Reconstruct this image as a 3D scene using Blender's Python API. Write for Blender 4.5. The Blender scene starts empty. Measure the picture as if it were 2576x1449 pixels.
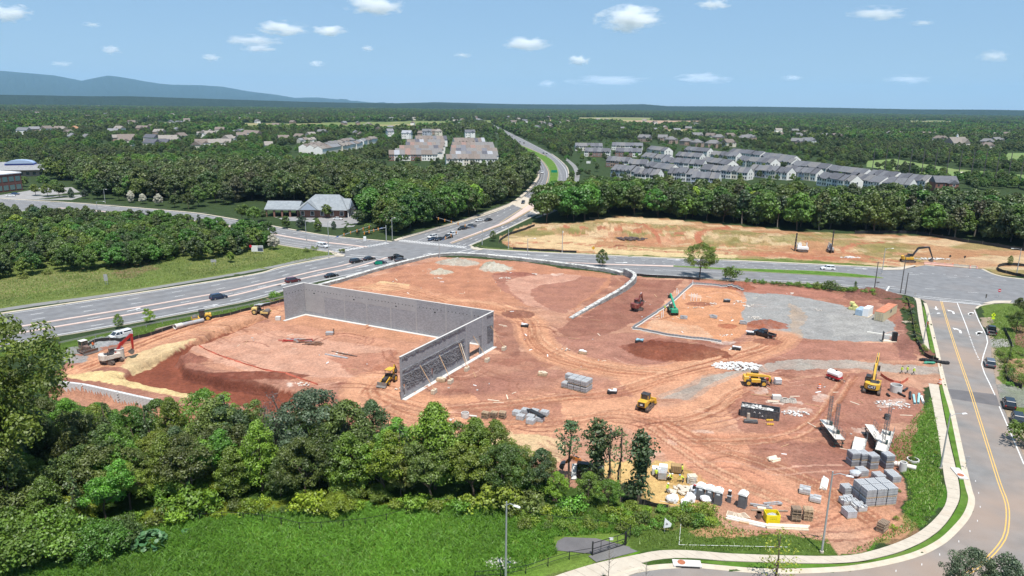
import bpy,bmesh,math,random
import numpy as np
from mathutils import Vector,Matrix,noise as mnoise
random.seed(7); np.random.seed(7)
R=math.radians
scene=bpy.context.scene
COL=scene.collection

# ---------------------------------------------------------------- camera
CAM_H=57.0
F_PX,CX,CY=1786.0,1288.0,724.5          # focal length and centre on a 2576 px wide picture
HORIZON,ROLL=262.0,R(0.7)
PITCH=math.atan((CY-HORIZON)/F_PX)
cr,sr,cp,sp=math.cos(ROLL),math.sin(ROLL),math.cos(PITCH),math.sin(PITCH)
cam_d=bpy.data.cameras.new('drone_camera')
cam_d.sensor_width=36.0
cam_d.lens=F_PX/2576.0*36.0
cam_d.clip_start,cam_d.clip_end=1.0,120000.0
cam=bpy.data.objects.new('drone_camera',cam_d)
COL.objects.link(cam)
r0,u0,f0=Vector((1,0,0)),Vector((0,sp,cp)),Vector((0,cp,-sp))
rr,uu=cr*r0+sr*u0,-sr*r0+cr*u0
mw=Matrix((rr,uu,-f0)).transposed().to_4x4()
mw.translation=Vector((0,0,CAM_H))
cam.matrix_world=mw
scene.camera=cam

# ---------------------------------------------------------------- sky, sun, exposure
SUN_EL,SUN_AZ=R(68),R(-77)                # sun stands behind the camera, a little to the right
world=bpy.data.worlds.new('World'); scene.world=world; world.use_nodes=True
wn=world.node_tree.nodes; wl=world.node_tree.links
sky=wn.new('ShaderNodeTexSky'); sky.sky_type='NISHITA'; sky.sun_disc=False
sky.sun_elevation=SUN_EL
sky.sun_rotation=R(90)-SUN_AZ
sky.altitude=100; sky.air_density=1.0; sky.dust_density=0.1; sky.ozone_density=3.0
bg=wn['Background']; bg.inputs['Strength'].default_value=0.072
tint=wn.new('ShaderNodeMix'); tint.data_type='RGBA'; tint.inputs['Factor'].default_value=0.66; tint.inputs[7].default_value=(3.5,5.9,8.9,1)
wl.new(sky.outputs['Color'],tint.inputs[6]); wl.new(tint.outputs[2],bg.inputs['Color'])
sun_d=bpy.data.lights.new('sun','SUN'); sun_d.energy=5.0; sun_d.angle=R(0.53); sun_d.color=(1.0,0.955,0.89)
sun=bpy.data.objects.new('sun',sun_d); COL.objects.link(sun)
sdir=Vector((math.cos(SUN_EL)*math.cos(SUN_AZ),math.cos(SUN_EL)*math.sin(SUN_AZ),math.sin(SUN_EL)))
sun.rotation_euler=(-sdir).to_track_quat('-Z','Y').to_euler()
sun.location=(0,-60,200)
vs=scene.view_settings
vs.view_transform='Standard'; vs.look='None'; vs.exposure=0.42; vs.gamma=1.0; vs.use_curve_mapping=False
scene.cycles.max_bounces=12; scene.cycles.diffuse_bounces=3; scene.cycles.glossy_bounces=2
scene.cycles.transmission_bounces=3; scene.cycles.transparent_max_bounces=6; scene.cycles.volume_bounces=12
scene.cycles.use_denoising=True
scene.cycles.sample_clamp_indirect=4

# ---------------------------------------------------------------- pixels to places
def P(px,py,z=0.0):
    """the point at height z seen at pixel (px, py) of the 2576 px wide photograph"""
    x,y=(px-CX)/F_PX,-(py-CY)/F_PX
    x,y=cr*x-sr*y,sr*x+cr*y
    d=Vector((x,cp+y*sp,-sp+y*cp))
    t=(z-CAM_H)/d.z
    return Vector((d.x*t,d.y*t,z))
def PL(pts,z=0.0):return [P(a,b,z) for a,b in pts]
def heading(a,b):
    A,B=P(*a),P(*b)
    return math.atan2(B.y-A.y,B.x-A.x)
def scale_at(px,py):                           # metres for one pixel there
    p=P(px,py)
    return (p.y*cp+(CAM_H)*sp)/F_PX

# ---------------------------------------------------------------- materials
MATS={}
def new_mat(name):
    m=bpy.data.materials.new(name); m.use_nodes=True
    nt=m.node_tree; b=nt.nodes['Principled BSDF']
    return m,nt,b
def M(name,color,rough=0.6,metal=0.0,var=0.18,scale=3.0,bump=0.0,spec=0.4,dirt=None,coat=0.0):
    """painted, stained or worn surface: base colour varied by two noises, optional dirt colour and relief"""
    if name in MATS:return MATS[name]
    m,nt,b=new_mat(name); L=nt.links; N=nt.nodes
    tc=N.new('ShaderNodeTexCoord'); n1=N.new('ShaderNodeTexNoise'); n1.inputs['Scale'].default_value=scale
    n1.inputs['Detail'].default_value=5; n1.inputs['Roughness'].default_value=0.65
    L.new(tc.outputs['Object'],n1.inputs['Vector'])
    mr=N.new('ShaderNodeMapRange'); mr.inputs[1].default_value=0.3; mr.inputs[2].default_value=0.7
    mr.inputs[3].default_value=1-var; mr.inputs[4].default_value=1+var
    L.new(n1.outputs['Fac'],mr.inputs[0])
    mx=N.new('ShaderNodeVectorMath'); mx.operation='SCALE'; mx.inputs[0].default_value=color[:3]
    L.new(mr.outputs[0],mx.inputs['Scale'])
    out=mx.outputs[0]
    if dirt:
        n2=N.new('ShaderNodeTexNoise'); n2.inputs['Scale'].default_value=scale*0.6; n2.inputs['Detail'].default_value=6
        L.new(tc.outputs['Object'],n2.inputs['Vector'])
        r2=N.new('ShaderNodeMapRange'); r2.inputs[1].default_value=0.48; r2.inputs[2].default_value=0.72; r2.inputs[4].default_value=dirt[3] if len(dirt)>3 else 0.6
        L.new(n2.outputs['Fac'],r2.inputs[0])
        mm=N.new('ShaderNodeMix'); mm.data_type='RGBA'
        L.new(r2.outputs[0],mm.inputs['Factor']); L.new(out,mm.inputs[6]); mm.inputs[7].default_value=(*dirt[:3],1)
        out=mm.outputs[2]
    L.new(out,b.inputs['Base Color'])
    b.inputs['Roughness'].default_value=rough; b.inputs['Metallic'].default_value=metal
    b.inputs['Specular IOR Level'].default_value=spec
    b.inputs['Coat Weight'].default_value=coat
    if bump:
        bp=N.new('ShaderNodeBump'); bp.inputs['Strength'].default_value=1.0; bp.inputs['Distance'].default_value=bump
        L.new(n1.outputs['Fac'],bp.inputs['Height']); L.new(bp.outputs[0],b.inputs['Normal'])
    MATS[name]=m
    return m
HAZE=2.9e-5
DUST=(0.36,0.19,0.12,0.55)

# ---------------------------------------------------------------- mesh building
class MB:
    def __init__(s):s.v,s.f=[],[]
    def add(s,vs_,fs):
        o=len(s.v); s.v+=[tuple(v) for v in vs_]; s.f+=[tuple(i+o for i in f) for f in fs]; return s
    def box(s,c,d,rz=0.0,top=1.0,topy=None,mat=None):
        """box centred at c with size d; the top face scaled by top (x) and topy (y)"""
        topy=top if topy is None else topy
        x,y,z=d[0]/2,d[1]/2,d[2]/2
        vs_=[(-x,-y,-z),(x,-y,-z),(x,y,-z),(-x,y,-z),(-x*top,-y*topy,z),(x*top,-y*topy,z),(x*top,y*topy,z),(-x*top,y*topy,z)]
        M_=Matrix.Rotation(rz,3,'Z')
        if mat is not None:M_=M_ @ mat
        vs_=[M_ @ Vector(v)+Vector(c) for v in vs_]
        return s.add(vs_,[(3,2,1,0),(4,5,6,7),(0,1,5,4),(1,2,6,5),(2,3,7,6),(3,0,4,7)])
    def bar(s,a,b,w,h=None):
        """straight square bar from a to b"""
        a,b=Vector(a),Vector(b); h=w if h is None else h
        d=(b-a)
        if d.length<1e-6:return s
        dn=d.normalized(); ref=Vector((0,0,1)) if abs(dn.z)<0.95 else Vector((0,1,0))
        sx=dn.cross(ref).normalized()*w/2; sy=sx.cross(dn).normalized()*h/2
        q=[a-sx-sy,a+sx-sy,a+sx+sy,a-sx+sy,b-sx-sy,b+sx-sy,b+sx+sy,b-sx+sy]
        return s.add(q,[(3,2,1,0),(4,5,6,7),(0,1,5,4),(1,2,6,5),(2,3,7,6),(3,0,4,7)])
    def cyl(s,a,b,ra,rb=None,n=10,caps=True):
        a,b=Vector(a),Vector(b); rb=ra if rb is None else rb
        dn=(b-a).normalized(); ref=Vector((0,0,1)) if abs(dn.z)<0.95 else Vector((1,0,0))
        sx=dn.cross(ref).normalized(); sy=sx.cross(dn).normalized()
        vs_=[]
        for c,r_ in ((a,ra),(b,rb)):
            for i in range(n):
                t=2*math.pi*i/n
                vs_.append(c+sx*math.cos(t)*r_+sy*math.sin(t)*r_)
        fs=[(i,(i+1)%n,n+(i+1)%n,n+i) for i in range(n)]
        fs=[tuple(reversed(f)) for f in fs]
        if caps:fs+=[tuple(range(n)),tuple(reversed(range(n,2*n)))]
        return s.add(vs_,fs)
    def pipe(s,a,b,r_,t,n=14):               # open pipe with a wall
        s.cyl(a,b,r_,n=n,caps=False)
        k=len(s.f); s.cyl(a,b,r_-t,n=n,caps=False)
        s.f[k:]=[tuple(reversed(f)) for f in s.f[k:]]
        o=len(s.v)-4*n
        for e in (0,1):
            for i in range(n):
                j=(i+1)%n
                f=(o+e*n+i,o+e*n+j,o+2*n+e*n+j,o+2*n+e*n+i)
                s.f.append(f if e==0 else tuple(reversed(f)))
        return s
    def tube(s,pts,rad,n=6):
        for i in range(len(pts)-1):
            ra=rad[i] if isinstance(rad,(list,tuple)) else rad
            rb=rad[i+1] if isinstance(rad,(list,tuple)) else rad
            s.cyl(pts[i],pts[i+1],ra,rb,n,caps=(i in (0,len(pts)-2)))
        return s
    def prism(s,poly,y0,y1,axis='y',T=None):
        """outline poly in (x, z) pulled along y (or (x, y) along z when axis = z, (y, z) along x)"""
        n=len(poly)
        def mk(p,t):
            if axis=='y':v=Vector((p[0],t,p[1]))
            elif axis=='z':v=Vector((p[0],p[1],t))
            else:v=Vector((t,p[0],p[1]))
            return T @ v if T is not None else v
        vs_=[mk(p,y0) for p in poly]+[mk(p,y1) for p in poly]
        fs=[(i,(i+1)%n,n+(i+1)%n,n+i) for i in range(n)]+[tuple(reversed(range(n))),tuple(range(n,2*n))]
        return s.add(vs_,fs)
    def ico(s,c,r_,sub=1,squash=1.0,jit=0.0,seed=0):
        bm=bmesh.new(); bmesh.ops.create_icosphere(bm,subdivisions=sub,radius=1.0)
        rnd=random.Random(seed)
        vs_=[]
        for v in bm.verts:
            k=1+rnd.uniform(-jit,jit)
            rx=r_ if not isinstance(r_,(tuple,list)) else None
            q=Vector((v.co.x*(r_[0] if rx is None else rx),v.co.y*(r_[1] if rx is None else rx),v.co.z*(r_[2] if rx is None else rx*squash)))*k
            vs_.append(q+Vector(c))
        fs=[tuple(v.index for v in f.verts) for f in bm.faces]; bm.free()
        return s.add(vs_,fs)
    def mesh(s,name):
        me=bpy.data.meshes.new(name); me.from_pydata(s.v,[],s.f); me.update(); return me
    def build(s,name,mat,parent=None,bevel=0.0,smooth=False,loc=None,rz=None):
        me=s.mesh(name)
        bm=bmesh.new(); bm.from_mesh(me)
        bmesh.ops.recalc_face_normals(bm,faces=bm.faces)
        if bevel:bmesh.ops.bevel(bm,geom=bm.edges[:],offset=bevel,segments=1,affect='EDGES',clamp_overlap=True)
        if smooth:
            for f in bm.faces:f.smooth=True
        bm.to_mesh(me); bm.free()
        return link(name,me,mat,parent,loc,rz)
def link(name,me,mat,parent=None,loc=None,rz=None):
    o=bpy.data.objects.new(name,me)
    if mat is not None and len(me.materials)==0:me.materials.append(mat)
    COL.objects.link(o); o.parent=parent
    if loc is not None:o.location=loc
    if rz is not None:o.rotation_euler[2]=rz
    return o
def tag(o,label,cat,group=None):
    o['label']=label; o['category']=cat
    if group:o['group']=group
    return o
def thing(name,label,cat,loc=(0,0,0),rz=0.0,group=None):
    o=bpy.data.objects.new(name,None); COL.objects.link(o)
    o.empty_display_size=0.3
    o.location=loc; o.rotation_euler=(0,0,rz)
    return tag(o,label,cat,group)
def struct(o,kind='structure'):
    o['kind']=kind; return o
def copy_tree(o,parent=None):
    c=o.copy(); COL.objects.link(c); c.parent=parent
    for ch in list(KIDS.get(o.name,o.children)):copy_tree(ch,c)
    return c
KIDS={}
def place_copy(proto,loc,rz,label=None,group=None,sc=None):
    c=copy_tree(proto)
    c.location=loc; c.rotation_euler=(0,0,rz)
    if label:c['label']=label
    if group:c['group']=group
    if sc is not None:c.scale=(sc,sc,sc)
    return c
def drop_tree(o):
    for ch in list(o.children):drop_tree(ch)
    bpy.data.objects.remove(o)
# ================================================================ the ground
def smooth(pts,n=6):
    """Catmull-Rom through the points"""
    p=[Vector(q) for q in pts]
    if len(p)<3:return p
    p=[2*p[0]-p[1]]+p+[2*p[-1]-p[-2]]
    out=[]
    for i in range(1,len(p)-2):
        for k in range(n):
            t=k/n
            a,b,c,d=p[i-1],p[i],p[i+1],p[i+2]
            out.append(0.5*((2*b)+(c-a)*t+(2*a-5*b+4*c-d)*t*t+(3*b-a-3*c+d)*t**3))
    out.append(p[-2]); return out
def resample(pts,step=None,n=None):
    d=[0.0]
    for a,b in zip(pts,pts[1:]):d.append(d[-1]+(b-a).length)
    if n is None:n=max(2,int(round(d[-1]/step))+1)
    out,j=[],0
    for i in range(n):
        t=d[-1]*i/(n-1)
        while j<len(d)-2 and d[j+1]<t:j+=1
        u=(t-d[j])/max(1e-9,d[j+1]-d[j])
        out.append(pts[j].lerp(pts[j+1],u))
    return out
def offset(pts,w):
    """the line moved w metres to its left"""
    out=[]
    for i,p in enumerate(pts):
        t=(pts[min(i+1,len(pts)-1)]-pts[max(i-1,0)]); t.z=0; t.normalize()
        out.append(p+Vector((-t.y,t.x,0))*w)
    return out
def sheet(name,left,right,mat,z,parent=None):
    n=max(len(left),len(right),12)
    a,b=resample(left,n=n),resample(right,n=n)
    mb=MB(); mb.v=[(p.x,p.y,z) for p in a]+[(p.x,p.y,z) for p in b]
    mb.f=[(i,n+i,n+i+1,i+1) for i in range(n-1)]
    o=mb.build(name,mat,parent)
    me=o.data
    if me.polygons[0].normal.z<0:me.flip_normals()
    return o
def poly_sheet(name,pts,mat,z,parent=None):
    bm=bmesh.new(); vs_=[bm.verts.new((p.x,p.y,z)) for p in pts]
    f=bm.faces.new(vs_); bm.normal_update()
    if f.normal.z<0:bmesh.ops.reverse_faces(bm,faces=[f])
    bmesh.ops.triangulate(bm,faces=bm.faces[:])
    me=bpy.data.meshes.new(name); bm.to_mesh(me); bm.free()
    return link(name,me,mat,parent)
def inside(X,Y,poly):
    poly=np.asarray(poly); m=np.zeros(X.shape,bool)
    x0,y0=poly.min(0)-3; x1,y1=poly.max(0)+3
    sel=np.where((X>x0) & (X<x1) & (Y>y0) & (Y<y1)); x,y=X[sel],Y[sel]
    r_=np.zeros(x.shape,bool); n=len(poly); j=n-1
    for i in range(n):
        xi,yi=poly[i]; xj,yj=poly[j]
        c=((yi>y) != (yj>y)) & (x<(xj-xi)*(y-yi)/(yj-yi+1e-12)+xi)
        r_ ^= c; j=i
    m[sel]=r_; return m
def linedist(X,Y,pts,lim):
    D=np.full(X.shape,1e9)
    pts=np.asarray(pts)
    x0,y0=pts.min(0)-lim; x1,y1=pts.max(0)+lim
    sel=np.where((X>x0) & (X<x1) & (Y>y0) & (Y<y1)); x,y=X[sel],Y[sel]
    d=np.full(x.shape,1e9)
    for (ax,ay),(bx,by) in zip(pts,pts[1:]):
        vx,vy=bx-ax,by-ay; L2=vx*vx+vy*vy+1e-9
        t=np.clip(((x-ax)*vx+(y-ay)*vy)/L2,0,1)
        d=np.minimum(d,np.hypot(x-ax-t*vx,y-ay-t*vy))
    D[sel]=d; return D
_rng=np.random.RandomState(3); _tab=_rng.rand(256,256)
def vnoise(X,Y,s,seed=0):
    x,y=X/s+seed*17.13,Y/s+seed*7.77
    xi,yi=np.floor(x).astype(int),np.floor(y).astype(int); fx,fy=x-xi,y-yi
    fx,fy=fx*fx*(3-2*fx),fy*fy*(3-2*fy)
    g=lambda a,b:_tab[a%256,b%256]
    return (g(xi,yi)*(1-fx)+g(xi+1,yi)*fx)*(1-fy)+(g(xi,yi+1)*(1-fx)+g(xi+1,yi+1)*fx)*fy
def fbm(X,Y,s,seed=0,o=4):
    v,a,t=0,1,0
    for k in range(o):v=v+a*vnoise(X,Y,s/2**k,seed+k*3); t+=a; a *= 0.55
    return v/t

def axis(lo,hi,fine,far_lo,far_hi,g):
    a=list(np.arange(lo,hi,fine)); s,x=fine,lo
    left=[]
    while x>far_lo:s *= g; x-=s; left.append(x)
    s,x=fine,a[-1]
    right=[]
    while x<far_hi:s *= g; x+=s; right.append(x)
    return np.array(left[::-1]+a+right)
GX=axis(-100,152,0.33,-26000,26000,1.075)
GY=axis(72,262,0.33,-800,30000,1.05)
X,Y=np.meshgrid(GX,GY)
C=np.zeros(X.shape+(3,)); C[:]=(0.035,0.055,0.02)
Z=np.zeros(X.shape)
wob=np.stack([fbm(X,Y,6,1)-0.5,fbm(X,Y,6,9)-0.5]); wob2=np.stack([vnoise(X,Y,1.1,5)-0.5,vnoise(X,Y,1.1,15)-0.5])
big=fbm(X,Y,14,21); mid=fbm(X,Y,3.2,31); fine_n=vnoise(X,Y,0.9,41)
def w2(pts):return [(p.x,p.y) for p in PL(pts)]
def zmask(px,amp=3.0,world=False):
    poly=px if world else w2(px)
    return inside(X+wob[0]*amp+wob2[0]*amp*0.25,Y+wob[1]*amp+wob2[1]*amp*0.25,poly)
def paint(m,col,a=1.0,var=0.0,n=None):
    """lay a ground colour over the masked vertices; var breaks it up with noise n"""
    n=mid if n is None else n
    al=a if not var else np.clip(a+(n[m]-0.5)*2*var,0,1)[:,None]
    C[m]=C[m]*(1-al)+np.array(col)*al
def zone(px,col,a=1.0,var=0.0,amp=3.0,n=None):
    m=zmask(px,amp); paint(m,col,a,var,n); return m
def track(px,w,col,a=0.7,var=0.25,world=False,dz=0.0):
    pts=[(p.x,p.y) for p in smooth(PL(px) if not world else px)]
    d=linedist(X+wob[0]*0.5+wob2[0]*0.3,Y+wob[1]*0.5,pts,w+3)
    m=d<w/2
    paint(m,col,a,var)
    if dz:Z[m]+=dz
    return m
MEADOW,VERGE,DRY=(0.095,0.225,0.012),(0.085,0.125,0.028),(0.24,0.19,0.08)
CLAY,ORANGE,DARKRED,PURPLE,PINK,TAN,SAND=(0.30,0.135,0.083),(0.39,0.195,0.112),(0.150,0.048,0.030),(0.205,0.100,0.074),(0.47,0.27,0.19),(0.48,0.345,0.17),(0.52,0.36,0.16)
GRAVEL,DUSTG=(0.235,0.228,0.215),(0.33,0.25,0.19)
# far farmland and lawns between the woods
m=(fbm(X,Y,420,61)>0.60) & (Y>1500); paint(m,(0.15,0.18,0.06),0.9); paint(m & (fbm(X,Y,200,63)>.56),(0.30,0.24,0.13),.8)
# --- grass
zone([(-300,1700),(-300,1150),(100,1010),(330,990),(700,1040),(1300,1180),(1500,1220),(1830,1290),(2100,1390),(2576,1449),(2800,1800)],(0.045,0.085,0.016),1,0)
zone([(-200,1600),(-200,1470),(150,1400),(330,1330),(560,1300),(800,1275),(1000,1275),(1100,1255),(1300,1270),(1560,1290),(1600,1300),(1700,1330),(1600,1400),(1300,1470),(900,1600)],MEADOW,0.95,0.15)
zone([(100,1430),(330,1320),(560,1290),(420,1270),(250,1330)],(0.16,0.19,0.02),0.8,0.3)
zone([(300,1340),(520,1265),(900,1255),(1000,1270),(800,1290),(560,1305)],(0.17,0.20,0.02),0.8,0.3)
zone([(-200,1600),(-200,1470),(330,1330),(1000,1275),(1560,1290),(1600,1400),(900,1600)],(0.15,0.17,0.05),.35,.5,3,fbm(X,Y,12,171))
for q in [(760,1420,70,22),(900,1410,60,20)]:
    zone([(q[0]+q[2]*math.cos(t),q[1]+q[3]*math.sin(t)) for t in np.linspace(0,6.2,12)],(0.13,0.19,0.06),0.35,0.35,6)
zone([(1480,1260),(1800,1270),(1850,1330),(2080,1350),(2105,1395),(1850,1393),(1600,1385),(1560,1330)],(0.075,0.12,0.022),1,0)
zone([(1650,1262),(1800,1290),(1790,1320),(1660,1330),(1560,1300)],(0.20,0.16,0.07),0.6,0.4)
zone([(1735,1335),(1800,1322),(1880,1335),(1900,1350),(1830,1358),(1760,1352)],(0.40,0.22,0.12),0.85,0.4,2)
zone([(2240,1100),(2345,1000),(2375,1120),(2385,1245),(2330,1330),(2150,1400),(2110,1400),(2270,1320),(2285,1220),(2290,1130)],(0.06,0.14,0.015),1,0.1)
# left bank between wood and highway
zone([(-100,660),(0,650),(350,640),(560,600),(700,615),(860,640),(720,668),(640,682),(400,722),(100,765),(-100,800)],(0.135,0.165,0.045),1,0.2)
zone([(-50,705),(60,690),(250,668),(330,690),(200,720),(60,745),(-60,760)],(0.22,0.19,0.085),0.55,0.5)
zone([(270,668),(360,655),(400,676),(330,700),(300,700)],(0.20,0.12,0.08),0.7,0.3)
zone([(470,640),(640,615),(720,640),(600,672),(480,690)],(0.20,0.20,0.07),0.5,0.5)
zone([(-100,905),(170,855),(380,815),(640,762),(720,740),(720,760),(640,782),(470,812),(330,850),(200,890)],(0.07,0.115,0.02),1,0.1)
# right of the street
zone([(2470,770),(2540,760),(2700,770),(2700,1300),(2560,1110),(2500,980),(2485,900),(2495,850)],(0.10,0.145,0.03),1,0.2)
zone([(2470,800),(2500,800),(2520,990),(2576,1060),(2700,1200),(2576,1160),(2505,1010),(2475,925),(2490,860)],DUSTG,0.9,0.3)
zone([(2545,820),(2700,800),(2700,900),(2560,870)],PURPLE,0.9,0.2)
zone([(2520,905),(2700,900),(2700,1000),(2540,960)],(0.33,0.2,0.12),0.9,0.3)
zone([(2490,965),(2576,975),(2700,990),(2700,1060),(2530,1010)],GRAVEL,0.7,0.3)
zone([(2488,852),(2545,855),(2545,872),(2490,872)],(0.3,0.29,0.27),0.95,0.1)
# --- the graded hill across the road
HILL=[(1255,598),(1300,575),(1345,562),(1440,562),(1560,543),(1640,548),(1700,553),(1760,560),(1900,572),(2020,583),(2150,590),(2290,592),(2400,602),(2700,640),(2700,705),(2507,690),(2467,676),(2268,672),(2049,662),(1853,653),(1462,637),(1300,627),(1270,615)]
hm=zone(HILL,(0.37,0.225,0.12),1,0)
hn=fbm(X,Y*1.8,22,55); paint(hm & (hn>.52),(0.32,0.165,0.085),.75,.5,fbm(X,Y,8,57)); paint(hm & (hn<.46),(0.17,0.155,0.055),.6,.5,fbm(X,Y,8,58)); paint(hm & (fbm(X,Y*2,16,66)>.57),(0.48,0.36,0.22),.6,.4)
zone([(1275,600),(1420,590),(1500,605),(1500,632),(1300,622)],(0.50,0.36,0.20),0.8,0.3)
zone([(1480,548),(1600,546),(1720,556),(1720,566),(1560,558)],(0.52,0.40,0.24),0.7,0.3)
zone([(1500,618),(1700,628),(1853,640),(1853,653),(1500,637)],(0.52,0.40,0.22),0.8,0.3)
for q in [(1340,590,42,8),(1470,578,55,9),(1560,563,40,7),(1680,577,60,10),(1850,593,70,10),(2060,597,90,9),(2000,610,60,9),(2250,625,75,12),(1800,612,60,9),(2330,655,60,6),(1600,600,50,8)]:
    zone([(q[0]+q[2]*math.cos(t),q[1]+q[3]*math.sin(t)) for t in np.linspace(0,6.2,14)],(0.16,0.15,0.045),0.55,0.45,16)
for q in [(1990,640,150,8),(1660,608,60,10),(1550,600,30,10),(2150,650,60,8)]:
    zone([(q[0]+q[2]*math.cos(t),q[1]+q[3]*math.sin(t)) for t in np.linspace(0,6.2,14)],(0.36,0.16,0.09),0.55,0.4,14)
for tr in [[(1280,612),(1400,608),(1560,622),(1700,632),(1900,640),(2100,650)],[(1830,568),(1770,590),(1750,605),(1790,622),(1900,632),(2100,645),(2260,662)],[(1836,572),(1778,592),(1758,607),(1800,626),(1910,636),(2110,650)],[(1560,560),(1640,590),(1660,610)],[(2230,610),(2150,620),(2120,632),(2200,645),(2260,655)],[(1420,575),(1600,590),(1750,600)]]:
    for k in (0,3):track([(a,b+k) for a,b in tr],1.4,(0.33,0.125,0.07),0.85,0.3)
zone([(1290,640),(1500,648),(1700,652),(1853,658),(2049,666),(2230,674),(2230,668),(2049,659),(1853,652),(1462,636),(1230,622),(1190,615)],(0.12,0.15,0.04),0.8,0.4)
zone([(1853,655),(1990,650),(2230,668),(2230,676)],(0.10,0.14,0.03),0.9,0.2)
zone([(2327,667),(2467,676),(2510,660),(2420,650),(2330,652)],(0.36,0.22,0.13),0.8,0.3)
# --- the building site
SITE=[(100,962),(150,930),(190,890),(330,852),(480,806),(640,774),(720,748),(800,722),(900,690),(1000,660),(1080,645),(1200,650),(1330,660),(1500,690),(1580,694),(1735,703),(1860,713),(1990,724),(2100,737),(2190,747),(2240,760),(2262,780),(2285,850),(2310,885),(2370,915),(2375,972),(2330,975),(2322,1010),(2325,1040),(2300,1060),(2295,1110),(2290,1160),(2270,1180),(2275,1230),(2265,1290),(2245,1330),(2200,1372),(2110,1396),(2092,1380),(2075,1358),(1990,1346),(1885,1342),(1812,1322),(1795,1285),(1700,1278),(1600,1245),(1480,1235),(1350,1205),(1200,1180),(1000,1100),(800,1060),(640,1045),(500,1040),(330,1020),(240,1000),(140,985)]
site=zone(SITE,CLAY,1,0,2.0)
paint(site,PURPLE,0.4,0.3,big); paint(site,ORANGE,0.2,0.35,fbm(X,Y,9,77))
grade=fbm(X+Y*0.4,Y*3,10,81); paint(site & (grade>0.56),PINK,0.35,0.4); paint(site & (grade<0.40),DARKRED,0.3,0.3)
# scraped and graded clay: dusty streaks along the machines' runs, darker damp patches between
st1=fbm(X*.35+Y*.9,Y*.5-X*1.3,9,101,4); st2=fbm(X*.25-Y*.2,Y*1.5,8,111,4); red=zmask(SITE,2.0) & (C[...,0]>C[...,2]*1.9)
paint(red & (st1>.57),(0.50,0.29,0.19),.35,.4,mid); paint(red & (st2>.60),(0.50,0.28,0.18),.3,.4,mid); paint(red & (st1<.38),(0.21,0.09,0.062),.4,.4,mid); paint(red & (st2<.37),(0.24,0.10,0.07),.35,.4)
wide=fbm(X,Y,38,141,3); paint(red & (wide>.54),(0.235,0.100,0.070),.5,.3); paint(red & (wide<.44),(0.47,0.27,0.175),.4,.3)
# pad inside the block walls
zone([(440,860),(770,790),(1090,840),(1010,900),(960,960),(800,965),(640,945),(520,920)],(0.40,0.20,0.125),0.85,0.2)
zone([(460,870),(700,830),(850,860),(1000,880),(900,950),(640,940),(520,900)],PINK,0.55,0.45)
zone([(640,800),(760,788),(1090,838),(1040,860),(820,830)],ORANGE,0.6,0.3)
zone([(820,900),(1000,880),(990,930),(900,945)],(0.27,0.10,0.06),0.5,0.4)
# cut at the left of the pad
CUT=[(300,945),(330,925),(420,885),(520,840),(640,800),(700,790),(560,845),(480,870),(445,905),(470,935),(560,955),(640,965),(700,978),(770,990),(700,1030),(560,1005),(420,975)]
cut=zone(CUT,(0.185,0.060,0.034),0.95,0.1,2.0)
zone([(330,938),(470,948),(640,985),(620,1005),(430,972)],(0.25,0.085,0.05),0.7,0.3)
zone([(180,905),(330,860),(520,815),(700,775),(720,790),(560,835),(400,880),(300,925),(240,920)],(0.42,0.215,0.125),0.85,0.2)
zone([(300,925),(330,895),(420,865),(500,845),(450,870),(390,900),(330,930)],(0.49,0.37,0.20),0.85,0.2)
zone([(150,945),(240,930),(300,940),(420,968),(530,998),(520,1012),(400,990),(250,960)],(0.55,0.41,0.20),0.95,0.1)
for q in [(205,880,40,12),(190,905,30,10)]:
    zone([(q[0]+q[2]*math.cos(t),q[1]+q[3]*math.sin(t)) for t in np.linspace(0,6.2,14)],GRAVEL,0.9,0.1)
# far pad inside the stone wall
zone([(880,712),(960,690),(1090,655),(1250,655),(1400,672),(1540,690),(1530,720),(1440,780),(1300,770),(1150,760),(1000,740)],(0.36,0.165,0.095),0.8,0.3)
zone([(1240,690),(1420,690),(1530,700),(1500,730),(1420,790),(1330,770),(1260,730)],(0.27,0.125,0.088),0.85,0.3)
zone([(1330,690),(1460,692),(1440,705),(1350,720),(1330,740),(1380,780),(1330,770),(1290,740),(1270,710)],PINK,0.6,0.45)
zone([(900,722),(960,708),(1030,715),(1030,728),(960,735)],(0.52,0.38,0.20),0.9,0.3)
for q in [(1150,660,40,8),(1105,685,25,7),(1245,673,35,9)]:
    zone([(q[0]+q[2]*math.cos(t),q[1]+q[3]*math.sin(t)) for t in np.linspace(0,6.2,14)],(0.38,0.34,0.27),0.6,0.5,9)
zone([(1560,700),(1720,705),(1700,730),(1640,790),(1560,830),(1450,860),(1400,830),(1470,790),(1580,720)],(0.215,0.092,0.064),0.85,0.3)
zone([(1250,770),(1320,775),(1330,830),(1300,900),(1250,880),(1245,800)],(0.20,0.085,0.06),0.7,0.4)
zone([(1730,700),(1990,715),(2200,745),(2160,755),(1900,740),(1740,715)],(0.30,0.13,0.09),0.8,0.3)
zone([(1600,830),(1660,790),(1740,720),(1850,730),(1900,790),(1870,850),(1800,862),(1660,840)],(0.45,0.215,0.11),0.85,0.2)
zone([(1640,800),(1760,820),(1800,855),(1620,835)],(0.50,0.33,0.22),0.5,0.4)
zone([(1380,850),(1600,835),(1800,870),(1900,880),(1850,925),(1650,920),(1480,900)],(0.28,0.13,0.092),0.8,0.3)
zone([(1560,870),(1660,850),(1780,872),(1790,900),(1690,912),(1600,900)],(0.20,0.072,0.046),0.8,0.3)
GRAV=[(1870,735),(1990,742),(2100,765),(2180,785),(2250,810),(2262,845),(2240,862),(2140,860),(2010,850),(1950,835),(1880,815),(1860,790),(1880,760)]
zone(GRAV,(0.245,0.238,0.222),0.97,0.05,2.5)
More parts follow.
